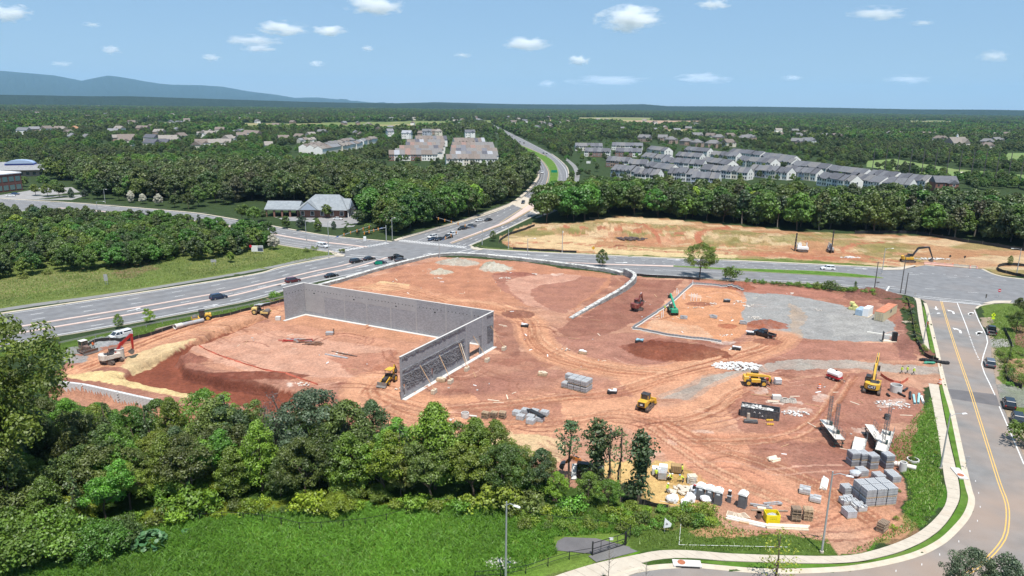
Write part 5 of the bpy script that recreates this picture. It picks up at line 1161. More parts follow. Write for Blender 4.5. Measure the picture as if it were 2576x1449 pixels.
# ================================================================ block walls
def brickmat(name,c1,c2,mort,bw,bh,bump=0.02,rough=0.9,tint=0.06):
    m,nt,b=new_mat(name); N,L=nt.nodes,nt.links
    tc=N.new('ShaderNodeTexCoord'); br=N.new('ShaderNodeTexBrick')
    br.inputs['Color1'].default_value=(*c1,1); br.inputs['Color2'].default_value=(*c2,1); br.inputs['Mortar'].default_value=(*mort,1)
    br.inputs['Scale'].default_value=1.0; br.inputs['Brick Width'].default_value=bw; br.inputs['Row Height'].default_value=bh; br.inputs['Mortar Size'].default_value=0.012; br.inputs['Bias'].default_value=-0.1
    mp=N.new('ShaderNodeMapping'); mp.inputs['Rotation'].default_value=(R(90),0,0)
    sx=N.new('ShaderNodeSeparateXYZ'); cx=N.new('ShaderNodeCombineXYZ'); L.new(tc.outputs['Object'],sx.inputs[0]); ad=N.new('ShaderNodeMath'); L.new(sx.outputs[0],ad.inputs[0]); L.new(sx.outputs[1],ad.inputs[1]); L.new(ad.outputs[0],cx.inputs[0]); L.new(sx.outputs[2],cx.inputs[1])
    L.new(cx.outputs[0],br.inputs['Vector'])
    n=N.new('ShaderNodeTexNoise'); n.inputs['Scale'].default_value=0.35; n.inputs['Detail'].default_value=7; L.new(tc.outputs['Object'],n.inputs['Vector'])
    mr=N.new('ShaderNodeMapRange'); mr.inputs[1].default_value=.3; mr.inputs[2].default_value=.7; mr.inputs[3].default_value=1-tint; mr.inputs[4].default_value=1+tint; L.new(n.outputs['Fac'],mr.inputs[0])
    sc=N.new('ShaderNodeVectorMath'); sc.operation='SCALE'; L.new(br.outputs['Color'],sc.inputs[0]); L.new(mr.outputs[0],sc.inputs['Scale']); L.new(sc.outputs[0],b.inputs['Base Color'])
    b.inputs['Roughness'].default_value=rough; b.inputs['Specular IOR Level'].default_value=.15
    n2=N.new('ShaderNodeTexNoise'); n2.inputs['Scale'].default_value=5; n2.inputs['Detail'].default_value=4; L.new(tc.outputs['Object'],n2.inputs['Vector'])
    a2=N.new('ShaderNodeMath'); a2.operation='MULTIPLY_ADD'; a2.inputs[1].default_value=-1.0; L.new(br.outputs['Fac'],a2.inputs[0]); L.new(n2.outputs['Fac'],a2.inputs[2])
    bp=N.new('ShaderNodeBump'); bp.inputs['Distance'].default_value=bump; L.new(a2.outputs[0],bp.inputs['Height']); L.new(bp.outputs[0],b.inputs['Normal'])
    return m
CMU_D=brickmat('dark_grey_block',(0.25,0.254,0.27),(0.34,0.344,0.36),(0.24,0.242,0.25),.4,.2)
CMU_L=brickmat('pale_grey_block',(0.31,0.31,0.315),(0.36,0.36,0.365),(0.32,0.32,0.32),.4,.2)
CMU_S=brickmat('split_face_block',(0.20,0.20,0.212),(0.31,0.31,0.325),(0.09,0.09,0.095),.4,.2,bump=0.12,tint=.2)
FRESH=M('fresh_concrete',(0.54,0.52,0.49),.9,var=.08,scale=1.2); HOLE=M('opening_shade',(0.02,0.02,0.022),.95)  # HOLE: near-black colour stands in for the shade inside openings
TIMBER=M('raw_timber',(0.46,0.29,0.16),.85,var=.2,scale=3); TIMB2=M('grey_timber',(0.27,0.21,0.16),.9,var=.3,scale=3); LUMB=M('pale_lumber',(0.66,0.56,0.43),.85,var=.12,scale=3)
WH=8.9
cA,cC,cB,cS=P(769.7,790),P(1240.6,871.6),P(1009.5,1004.8),P(718.8,804.5)
def wall_thing(a,b,label,n_out,th=.32):
    d=b-a; t=thing('block_wall',label,'wall',a,math.atan2(d.y,d.x)); return t,d.length
def strip_boxes(t,Ln,th,zs,mat,name,holes=[]):
    """a wall length cut around openings (x0, x1, z0, z1)"""
    z0,z1=zs; xs=sorted(set([0,Ln]+[h[0] for h in holes]+[h[1] for h in holes])); mb=MB()
    for x0,x1 in zip(xs,xs[1:]):
        cuts=[h for h in holes if h[0]<=x0+1e-6 and h[1]>=x1-1e-6]; spans=[(z0,z1)]
        for h in cuts:
            ns=[]
            for s in spans:
                if h[2]>s[0]:ns.append((s[0],min(s[1],h[2])))
                if h[3]<s[1]:ns.append((max(s[0],h[3]),s[1]))
            spans=ns
        for s in spans:
            if s[1]-s[0]>.01:mb.box(((x0+x1)/2,0,(s[0]+s[1])/2),(x1-x0,th,s[1]-s[0]))
    return mb.build(name,mat,t)
# long wall: corner behind, running to the right hand corner; its inner face looks at the camera (-y side)
tA,LA=wall_thing(cA,cC,'long grey concrete block wall at the back of the new building',-1)
strip_boxes(tA,LA,.32,(-.5,WH),CMU_D,'wall_panel')
MB().box((LA/2,0,WH+.045),(LA+.30,.36,.10)).build('cap',FRESH,tA)
MB().box((LA/2-.2,-.55,.02),(LA-.4,.9,.16)).build('footing',FRESH,tA)
xs=[LA*f for f in (.115,.235,.36,.49,.625,.775,.90)]
for i,x in enumerate(xs):MB().box((x,-.175,WH/2),(.42,.06,WH)).build('pilaster',CMU_L,tA)
bays=[0.25]+xs
for i in range(5):
    x0,x1=bays[i]+(.22 if i else 0),bays[i+1]-.22; zb=(1.0 if i==0 else WH*.64)
    MB().box(((x0+x1)/2,-.1705,(zb+WH)/2),(x1-x0,.021,WH-zb-.02)).build('pale_band',CMU_L,tA)
pk=MB().box((0,0,0),(.2,.05,.2)).mesh('joist_pocket'); pk.materials.append(HOLE)  # dark box on the wall face, painted shade of a pocket hole
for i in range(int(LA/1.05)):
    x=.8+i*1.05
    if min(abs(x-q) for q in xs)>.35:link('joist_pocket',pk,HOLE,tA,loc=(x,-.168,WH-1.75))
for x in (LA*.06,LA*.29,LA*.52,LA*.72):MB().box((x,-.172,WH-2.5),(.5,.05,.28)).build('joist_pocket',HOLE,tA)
# end wall on the right with the doorway
tB,LB=wall_thing(cB,cC,'grey block wall with doorway and rough split face bands held by timber braces',1)
wa=math.atan2((cC-cB).y,(cC-cB).x); ux=Vector((math.cos(wa),math.sin(wa),0))
def along(px,py):return (P(px,py)-cB).dot(ux)
zz=lambda x,y:((1500+x/3.622)*.6389,(1200+y/3.622)*.6389)
d0,d1=along(*zz(1190,782)),along(*zz(1340,692)); s0,s1=along(*zz(325,1322)),along(*zz(725,1095))
HOL=[(d0,d1,-.6,4.6),(s0-.3,s0+.35,.5,3.0),(s1-.3,s1+.35,.6,3.1)]
strip_boxes(tB,LB-.17,.32,(-.5,WH),CMU_D,'wall_panel',HOL)
MB().box((LB/2,0,WH+.05),(LB+.28,.36,.10)).build('cap',FRESH,tB)
MB().box((LB/2,-.62,.02),(LB,.9,.14)).build('footing',FRESH,tB)
def rough_band(x0,x1,z0,z1,holes=[]):
    """split face blocks standing proud by uneven depths"""
    rn=random.Random(int(x0*10+z0*7)); mb=MB(); z=z0; k=0
    while z<z1-.01:
        x=x0+(.0 if k%2 else-.2);
        while x<x1:
            a,b=max(x,x0),min(x+.4,x1)
            if b-a>.06 and not any(a<h[1] and b>h[0] and z<h[3] and z+.2>h[2] for h in holes):
                dd=rn.uniform(.03,.2); mb.box(((a+b)/2,-.16-dd/2,z+.1),(b-a-.015,dd,.185),top=rn.uniform(.9,1))
            x+=.4
        z+=.2; k+=1
    o=mb.build('split_face_band',CMU_S,tB); o['kind']='stuff'; return o
rough_band(.3,d0-2.2,1.7,4.9,HOL); rough_band(.3,d0-2.2,5.5,6.1); rough_band(.3,d0-1.8,WH-.7,WH-.1); rough_band(d1+3.2,LB-.6,2.0,6.0); rough_band(d1+3.0,LB-.4,WH-.7,WH-.1)
for x in (d0-1.2,d1+.9,LB*.55):MB().box((x,-.175,WH/2),(.3,.05,WH)).build('pilaster',CMU_L,tB) if not any(h[0]<x<h[1] for h in HOL) else None
for s in (1,-1):MB().box(((d0-.22) if s>0 else (d1+.22),-.18,2.3),(.42,.1,4.6)).build('door_jamb',CMU_S,tB)
# short return wall on the left
tS,LS=wall_thing(cS,cA,'short grey block return wall at the road side of the new building',1)
strip_boxes(tS,LS-.17,.32,(-.5,WH),CMU_D,'wall_panel'); MB().box((LS/2,0,WH+.048),(LS+.28,.36,.10)).build('cap',FRESH,tS); MB().box((LS/2,-.55,.03),(LS+2,.9,.2)).build('footing',FRESH,tS)
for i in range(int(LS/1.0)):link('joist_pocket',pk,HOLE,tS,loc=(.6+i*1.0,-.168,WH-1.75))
# timber braces with their concrete anchor blocks
nB=Vector((math.sin(wa),-math.cos(wa),0))
for i,(bx,by,u,top,lab) in enumerate([(757,1262,.17,5.2,'timber brace propping the block wall nearest its free end'),(993,1118,.36,5.2,'timber brace propping the block wall between the two slots and the doorway'),(1225,940,.57,5.6,'double timber brace propping the block wall beside the doorway'),(1515,812,.74,5.4,'timber brace propping the block wall past the doorway'),(1755,645,.955,5.8,'timber brace propping the block wall by its back corner')]):
    f=G(*zz(bx,by)); w_=cB+ux*(LB*u)+nB*.2; w_.z=top
    t=thing('wall_brace',lab,'brace',f,0)
    for k in range(2 if i==2 else 1):
        o_=Vector((.35*k,.1*k,0)); MB().bar(o_+Vector((0,0,.8)),(w_-f)+o_*1.2,.11,.07).build('timber',LUMB if k else TIMBER,t)
    MB().box((0,0,.42),(1.5,.75,.85),rz=wa+.1).build('anchor_block',M('anchor_concrete',(0.50,0.42,0.32),.9,var=.15),t,bevel=.03)
    MB().bar((0,0,.86),(.0,.0,1.0),.3,.3).build('bracket',MATS['raw_timber'],t)
# ================================================================ stone walls round the far pad
STONE=brickmat('grey_ledge_stone',(0.36,0.355,0.34),(0.52,0.51,0.48),(0.14,0.135,0.13),.55,.22,bump=.15,tint=.25)
STONEW=M('pale_stone_top',(0.60,0.58,0.54),.9,var=.35,scale=1.6,bump=.1); SHADOWS=M('dark_rubble',(0.16,0.12,0.11),.95,var=.5,scale=1.5,bump=.15)
def stone_run(px,label,h,w=1.3,out=-1,name='stone_wall',top=True,course=True):
    pts=smooth(PL(px),4); pts=resample(pts,step=2.0); t=thing(name,label,'wall',pts[0])
    mb=MB(); off=offset(pts,w*out); n=len(pts)
    hh=[h if not callable(h) else h(i/(n-1)) for i in range(n)]
    for i in range(n):
        a,b=pts[i]-pts[0],off[i]-pts[0]; mb.v+=[(a.x,a.y,-.8),(a.x,a.y,hh[i]),(b.x,b.y,hh[i]),(b.x,b.y,-.8)]
    for i in range(n-1):
        for k in range(3):mb.f.append((i*4+k,i*4+k+1,i*4+5+k,i*4+4+k))
    mb.f+=[(0,1,2,3),tuple(4*(n-1)+k for k in (3,2,1,0))]
    mb.build('core',STONE,t)
    rn=random.Random(len(px)); st=MB()
    if course:
        for i in range(n-1):
            for e,(A,B) in enumerate(((pts[i],pts[i+1]),(off[i],off[i+1]))):
                d=B-A; L_=d.length; nr=Vector((-d.y,d.x,0)).normalized()*(-out if e==0 else out); z=0
                while z<hh[i]-.05:
                    x=0
                    while x<L_:
                        l=rn.uniform(.3,.8); c=A+d*((x+l/2)/L_)-pts[0]; dp=rn.uniform(.04,.16)
                        st.box((c.x+nr.x*dp/2,c.y+nr.y*dp/2,z+.13),(l-.04,dp,.22),rz=math.atan2(d.y,d.x)); x+=l
                    z+=.26
        o=st.build('facing_stones',STONE,t); o['kind']='stuff'
    if top:
        for i in range(n-1):
            for k in range(3):
                A,B=pts[i].lerp(pts[i+1],k/3),pts[i].lerp(pts[i+1],(k+1)/3); A2,B2=off[i].lerp(off[i+1],k/3),off[i].lerp(off[i+1],(k+1)/3)
                for j in range(2):
                    c=(A.lerp(A2,.25+j*.5)+B.lerp(B2,.25+j*.5))/2-pts[0]; d=B-A
                    MB().box((c.x,c.y,hh[i]+.07),(d.length*rn.uniform(.8,.98),w*.46*rn.uniform(.8,1.05),rn.uniform(.1,.22)),rz=math.atan2(d.y,d.x)+rn.uniform(-.1,.1),top=.9).build('coping_stone',STONEW if rn.random()<.75 else STONE,t)
    return t
stone_run([(800,722),(880,700),(960,676),(1040,656),(1090,645),(1150,641),(1230,645)],'long low dry stone retaining wall with white top along the highway side of the far pad',.9,1.5,-1)
stone_run([(1230,646),(1330,656),(1440,670),(1540,684),(1568,692)],'low stone wall with pale coping along the crossroad side of the far pad',1.0,1.5,-1)
stone_run([(1568,692),(1588,702),(1590,712),(1560,735),(1500,765),(1432,800)],'curved grey stone retaining wall dropping to the red bank',lambda u:2.2*(1-u)+.15 if u>.1 else 2.2,1.1,1)
# segmental wall by the tree belt
SEG=brickmat('pale_segment_block',(0.47,0.47,0.47),(0.60,0.60,0.59),(0.22,0.22,0.22),.9,.2,bump=.06)
pts=PL([(145,962),(210,970),(300,990),(400,1012)]); t=thing('segmental_wall','pale grey segmental block retaining wall in front of the tan backfill','wall',pts[0])
for i,(a,b) in enumerate(zip(pts,pts[1:])):
    a,b=a-pts[0],b-pts[0]; d=b-a; hh=[1.4,2.0,2.0][i]; rz_=math.atan2(d.y,d.x); z=-2.2; k=0; me_c={}
    while z<.15:
        nblk=int(d.length/.9)
        for j in range(nblk):
            if (k,j)==(0,0):pass
            c=a+d*((j+.5+(.25 if k%2 else 0))/(nblk+.5))
            key='segblock'
            if key not in DASH:DASH[key]=MB().box((0,0,0),(.88,.35,.27),top=.98).mesh('block'); DASH[key].materials.append(M('segment_block',(0.55,0.55,.545),.9,var=.25,scale=1.2))
            link('block',DASH[key],None,t,loc=(c.x,c.y-.02*k,z+.14),rz=rz_)
        z+=.29; k+=1
    MB().box(((a.x+b.x)/2,(a.y+b.y)/2+.25,-.95),(d.length,.5,2.4),rz=rz_).build('core',SEG,t)
# ================================================================ vehicles
TYRE=M('tyre_rubber',(0.022,0.021,0.02),.9,var=.2,dirt=DUST); RIM=M('alloy_rim',(0.42,0.42,0.43),.35,.7,var=.1); BLACK=M('black_plastic',(0.025,0.025,0.027),.6,var=.15); CHROME=M('bright_metal',(0.6,0.6,0.62),.25,.9,var=.05)
CGLASS=M('car_glass',(0.02,0.026,0.034),.08,var=.1,spec=.9); LAMP_W=M('headlamp_glass',(0.75,0.76,0.78),.15,var=.05); LAMP_R=M('tail_lamp_red',(0.42,0.02,0.02),.25,var=.1)
def paintm(name,c):return M(name,c,.28,.15,var=.06,scale=1.5,coat=.6)
CARP=dict(black=paintm('black_car_paint',(0.012,0.012,0.014)),white=paintm('white_car_paint',(0.74,0.74,0.74)),navy=paintm('navy_car_paint',(0.018,0.028,0.06)),grey=paintm('grey_car_paint',(0.10,0.105,0.115)),red=paintm('dark_red_car_paint',(0.10,0.015,0.018)),blue=paintm('blue_car_paint',(0.03,0.07,0.16)))
WHEEL={}
def wheel(parent,x,y,r_,w,rim=RIM,name='wheel'):
    k=(r_,w,rim.name)
    if k not in WHEEL:
        a=MB().cyl((0,-w/2,0),(0,w/2,0),r_,n=16).mesh('tyre'); a.materials.append(TYRE)
        b_=MB(); b_.cyl((0,-w/2-.015,0),(0,w/2+.015,0),r_*.58,n=12); b_.cyl((0,-w/2-.03,0),(0,w/2+.03,0),r_*.2,n=8); b_=b_.mesh('rim'); b_.materials.append(rim); WHEEL[k]=(a,b_)
    o=link(name,WHEEL[k][0],None,parent,loc=(x,y,r_)); link('rim',WHEEL[k][1],None,o); return o
def car(kind,colour,px,py,head,label,group=None,z=0.0):
    p=G(px,py) if z==0 else P(px,py); p.z=max(p.z,0.0) if z else p.z
    pm=CARP[colour]; t=thing({'pickup':'pickup_truck','suv':'suv_car','sedan':'sedan_car','service':'service_truck','cap':'pickup_truck'}[kind],label,'truck' if kind in ('pickup','service','cap') else 'car',p,head,group)
    L_,W_,hb,ht,wr={'sedan':(4.8,1.85,.88,1.45,.33),'suv':(4.9,1.95,1.05,1.78,.37),'pickup':(5.9,2.02,1.15,1.92,.40),'service':(6.2,2.05,1.15,1.95,.40),'cap':(5.9,2.02,1.15,1.92,.40)}[kind]
    h=L_/2; gc=.24
    lo=[(-h,gc+.2),(-h+.1,gc),(h-.15,gc),(h,gc+.25),(h-.06,hb*.78),(h-.9,hb),(-h+.12,hb),(-h,hb*.85)]
    pk_=kind in ('pickup','service','cap')
    if pk_:lo=[(-h,gc+.25),(-h+.1,gc+.1),(h-.15,gc+.05),(h,gc+.3),(h-.03,hb*.9),(h-1.25,hb+.06),(-.35,hb),(-.35,.72),(-h,.72)]
    MB().prism(lo,-W_/2,W_/2).build('body',pm,t,bevel=.06)
    gl={'sedan':[(-h+.65,hb-.02),(-h+1.35,ht-.05),(.35,ht-.05),(h-1.35,hb-.02)],'suv':[(-h+.12,hb-.02),(-h+.45,ht-.06),(.55,ht-.06),(h-1.3,hb-.02)]}.get(kind,[(-.45,hb-.02),(-.4,ht-.06),(.9,ht-.06),(h-1.2,hb)])
    def nar(poly,zc,y):return y
    mb=MB(); n=len(gl); yb,yt=W_/2-.06,W_/2-.24
    for s in (-1,1):mb.v+=[(x,s*(yb if z_<hb+.1 else yt),z_) for x,z_ in gl]
    mb.f=[(0,1,n+1,n),(1,2,n+2,n+1),(2,3,n+3,n+2),(3,0,n,n+3),(0,3,2,1),(n,n+1,n+2,n+3)]
    mb.build('cabin_glass',CGLASS,t)
    x0,x1=gl[1][0],gl[2][0]
    MB().box(((x0+x1)/2,0,ht-.03),(x1-x0+.12,2*yt+.1,.08),top=.94).build('roof',pm,t)
    pil=MB()
    for s in (-1,1):
        for (a,b_) in ((gl[0],gl[1]),(gl[3],gl[2])):pil.bar((a[0],s*yb,a[1]),(b_[0],s*yt,b_[1]),.09)
        mxx=(gl[1][0]+gl[2][0])/2; pil.bar((mxx,s*(yb+.005),hb),(mxx,s*(yt+.01),ht-.06),.09)
    pil.build('pillars',pm,t)
    if pk_:
        bl0,bl1=-h+.02,-.5
        if kind=='pickup':
            for c,d in ((((bl0+bl1)/2,W_/2-.07,.95),(bl1-bl0,.13,.5)),(((bl0+bl1)/2,-W_/2+.07,.95),(bl1-bl0,.13,.5)),((bl0+.06,0,.95),(.12,W_-.28,.5))):MB().box(c,d).build('bed_side' if d[0]>1 else 'tailgate',pm,t)
            MB().box(((bl0+bl1)/2,0,.76),(bl1-bl0-.1,W_-.28,.06)).build('bed_floor',BLACK,t)
        else:
            MB().box(((bl0+bl1)/2,0,1.05),(bl1-bl0,W_-.02,.66)).build('bed_side',pm,t,bevel=.04)
            MB().box(((bl0+bl1)/2,0,1.62),(bl1-bl0-.05,W_-.25,.5),top=.93).build('canopy' if kind=='cap' else 'tool_box',pm,t,bevel=.04)
            MB().box(((bl0+bl1)/2,0,1.6),(bl1-bl0-.5,W_-.20,.28)).build('canopy_window',CGLASS,t)
    for s in (-1,1):
        for x in (h-.95,-h+1.05):wheel(t,x,s*(W_/2-.11),wr,.24)
        MB().box((h-.07,s*W_*.36,hb*.72),(.12,.36,.16)).build('headlight',LAMP_W,t); MB().box((-h+.03,s*W_*.4,hb*.8),(.1,.22,.22)).build('tail_light',LAMP_R,t)
        MB().box((gl[3][0]-.45,s*(W_/2+.08),hb+.1),(.14,.2,.14)).build('mirror',pm,t)
    MB().box((h-.02,0,gc+.22),(.1,W_*.8,.28)).build('bumper',BLACK,t); MB().box((-h+.01,0,gc+.22),(.1,W_*.8,.24)).build('bumper',BLACK if kind != 'pickup' else CHROME,t)
    return t
HDW=heading((372,770),(639,722)); HFD=heading((1180,585),(1100,600)); CEH=heading((1853,668),(2049,677))
car('suv','navy',550,752,HDW,'dark blue suv driving on the highway beside the yellow roller'); car('suv','red',737,710,HDW,'dark maroon suv on the highway passing the block wall'); car('sedan','black',834,697,HDW,'black sedan on the highway following the green sign')
car('suv','black',896,661,HDW,'black suv second in the left turn lane queue'); car('sedan','black',929,654,HDW,'black sedan first in the left turn lane queue'); car('sedan','navy',957,664,HDW,'dark blue sedan behind the green road sign'); car('pickup','black',996,652,HDW,'black pickup stopped at the junction line'); car('sedan','grey',1008,657,HDW,'dark grey sedan beside the black pickup at the junction')
car('service','white',812,622,heading((700,595),(830,622)),'white service truck with tool boxes waiting on the crossroad')
car('suv','white',1088,599,HFD,'white suv at the far stop line of the junction'); car('sedan','navy',1089,605,HFD,'dark blue sedan half hidden behind the white suv'); car('sedan','black',1106,605,HFD,'black sedan waiting in the middle lane at the far stop line'); car('suv','black',1126,600,HFD,'black suv waiting beside the median at the far stop line'); car('suv','white',1138,592,HFD,'white suv second in the far queue')
car('pickup','grey',1185,573,HFD,'grey pickup driving toward the junction'); car('sedan','white',1206,557,HFD,'white car driving down from the bridge'); car('sedan','black',1228,556,HFD,'black car driving down from the bridge beside the white one'); car('suv','black',1163,578,HFD,'black suv under the far traffic signals')
car('suv','black',1316,512,heading((1330,490),(1300,520)),'black suv crossing the bridge deck'); car('cap','white',1364,436,R(-95),'white truck on the curve of the highway')
for px,py,c,l in [(1330,386,'black','small black car beside the grass median on the far curve'),(1367,387,'black','dark car on the outer lane of the far curve'),(1375,387,'grey','grey car on the outer lane of the far curve'),(1308,358,'navy','dark blue car near the far road junction'),(1318,361,'black','black car turning at the far road junction'),(1288,344,'grey','grey car far up the highway'),(1262,332,'white','white car far up the highway'),(1244,322,'white','white van sized car at the far end of the highway')]:car('suv' if c != 'grey' else 'sedan',c,px,py,heading((1342,409),(1319,384)),l)
car('suv','white',2082,679,CEH+math.pi,'white suv driving alone on the crossroad beside the grass median')
car('pickup','black',1922,846,heading((1960,850),(1885,828)),'black pickup parked on the site beside the gravel')
car('cap','white',301,851,heading((340,838),(268,858)),'white pickup with a canopy parked by the gravel heap')
sth=heading((2470,850),(2455,800))
car('pickup','black',2493,838,sth,'black pickup parked with open bed across the street'); car('suv','grey',2489,920,sth,'dark grey suv parked alone across the street'); car('suv','black',2537,1022,sth,'black suv with red tail lights parked by the street'); car('suv','black',2560,1066,sth+math.pi,'black suv parked nose toward the bend'); car('sedan','white',27,494,R(20),'white car in the far car park'); car('sedan','blue',38,490,R(10),'blue car in the car park before the brick office'); car('sedan','white',850,553,R(-10),'white car parked outside the bank'); car('sedan','grey',893,528,R(80),'grey car parked behind the bank'); car('sedan','white',1234,449,R(10),'white car on the clearing in the wood')
# ================================================================ machines
YEL=M('machine_yellow',(0.62,0.36,0.035),.45,.0,var=.12,scale=1.5,dirt=(0.36,0.20,0.10,.45)); YELP=M('faded_yellow',(0.62,0.45,0.16),.5,var=.12,dirt=DUST); REDM=M('machine_red',(0.36,0.025,0.02),.4,var=.12,dirt=(0.3,0.08,0.05,.4)); OFFW=M('machine_cream',(0.55,0.50,0.44),.5,var=.12,dirt=DUST)
STEEL=M('worn_steel',(0.20,0.18,0.165),.6,.5,var=.25,dirt=DUST); TRACK=M('crawler_track',(0.075,0.06,0.052),.85,var=.3,dirt=DUST); GREENM=M('machine_green',(0.02,0.30,0.17),.4,var=.1,dirt=(0.2,0.2,.1,.3)); BROWN=M('muddy_brown_metal',(0.15,0.10,0.08),.7,var=.3,dirt=DUST); GREYM=M('machine_grey',(0.33,0.34,0.35),.5,var=.15,dirt=DUST); WHM=M('machine_white',(0.66,0.66,0.65),.45,var=.1,dirt=(0.45,.36,.3,.4)); DRED=M('rust_red_paint',(0.17,0.035,0.03),.5,var=.15,dirt=DUST); ORNG=M('safety_orange',(0.70,0.13,0.03),.6,var=.1)
BLKM=M('machine_black',(0.028,0.028,0.03),.55,var=.2,dirt=(0.2,0.13,.1,.3))
def crawler(t,L_,W_,h,w,mat=TRACK):
    for s in (-1,1):
        pts=[(-L_/2+h/2+math.cos(a)*h/2*(1),h/2+math.sin(a)*h/2) for a in np.linspace(math.pi/2,3*math.pi/2,7)]+[(L_/2-h/2+math.cos(a)*h/2,h/2+math.sin(a)*h/2) for a in np.linspace(-math.pi/2,math.pi/2,7)]
        y=s*(W_/2-w/2); tr=MB().prism(pts,y-w/2,y+w/2).build('track',mat,t)
        sh=MB(); n=int(L_/.28)
        for i in range(n):sh.box((-L_/2+h/2+(L_-h)*(i+.5)/n,y,h+.02),(.07,w,.05));
        o=sh.build('track_shoes',mat,tr); o['kind']='stuff'
        MB().box((0,y,h*.52),(L_-h*1.3,w+.02,h*.36)).build('track_frame',STEEL,tr)
    MB().box((0,0,h*.75),(L_*.45,W_-w,h*.5)).build('undercarriage',BLKM,t)
def bucket(t,c,w,s,ang,mat=STEEL):
    """scoop hung at c (in the x-z plane), mouth turned by ang"""
    pr=[(0,0),(.5,-.12),(.95,-.55),(1.0,-1.05),(.7,-1.4),(.1,-1.45),(.15,-1.3),(.62,-1.2),(.82,-.98),(.78,-.62),(.4,-.28),(0,-.2)]
    ca,sa=math.cos(ang),math.sin(ang); q=[(c[0]+s*(x*ca-z*sa),c[2]+s*(x*sa+z*ca)) for x,z in pr]
    b_=MB().prism(q,c[1]-w/2,c[1]+w/2).build('bucket',mat,t)
    cheek=[q[i] for i in (0,1,2,3,4,5)]
    for y in (c[1]-w/2,c[1]+w/2):MB().prism(cheek,y-.02,y+.02).build('bucket_cheek',mat,b_)
    for k in range(4):MB().box((q[5][0],c[1]-w*.38+k*w*.25,q[5][1]),(.14*s,.1*s,.22*s)).build('tooth',STEEL,b_)
def arm(t,pts,w,hs,mat,name):
    """tapering box arm through x-z points"""
    for i,(a,b_) in enumerate(zip(pts,pts[1:])):
        A,B=Vector((a[0],0,a[1])),Vector((b_[0],0,b_[1])); d=(B-A).normalized(); nrm=Vector((-d.z,0,d.x)); ha,hb=hs[i]/2,hs[i+1]/2
        poly=[A+nrm*ha-d*ha*.3,B+nrm*hb+d*hb*.3,B-nrm*hb+d*hb*.3,A-nrm*ha-d*ha*.3]
        MB().prism([(p.x,p.z) for p in poly],-w/2-.002*i,w/2+.002*i).build(name,mat,t)
def ram(t,a,b_,y=0):
    A,B=Vector((a[0],y,a[1])),Vector((b_[0],y,b_[1])); m_=A.lerp(B,.55); MB().cyl(A,m_,.11,n=8).build('ram',BLKM,t); MB().cyl(m_,B,.06,n=8).build('ram_rod',CHROME,t)
def cab(t,c,d,mat,roofm_=None):
    MB().box((c[0],c[1],c[2]+d[2]*.2),(d[0],d[1],d[2]*.4)).build('cab',mat,t,bevel=.04); MB().box((c[0],c[1],c[2]+d[2]*.68),(d[0]*.94,d[1]*.94,d[2]*.56),top=.9).build('cab_glass',CGLASS,t)
    fr=MB()
    for sx in (-1,1):
        for sy in (-1,1):fr.bar((c[0]+sx*d[0]*.47,c[1]+sy*d[1]*.47,c[2]+d[2]*.38),(c[0]+sx*d[0]*.44,c[1]+sy*d[1]*.44,c[2]+d[2]*.96),.1)
    fr.build('cab_posts',mat,t); MB().box((c[0],c[1],c[2]+d[2]),(d[0]*1.0,d[1]*1.0,.1)).build('cab_roof',roofm_ or mat,t,bevel=.03)
def text(t,s,size,loc,rot,mat,name='lettering'):
    cu=bpy.data.curves.new(name,'FONT'); cu.body=s; cu.size=size; cu.align_x='CENTER'; cu.align_y='CENTER'; cu.extrude=.006; cu.offset=size*.018
    o=bpy.data.objects.new(name,cu); COL.objects.link(o); dg=bpy.context.evaluated_depsgraph_get(); me=bpy.data.meshes.new_from_object(o.evaluated_get(dg)); bpy.data.objects.remove(o); me.materials.clear(); me.materials.append(mat)
    q=link(name,me,None,t); q.location=loc; q.rotation_euler=rot; return q
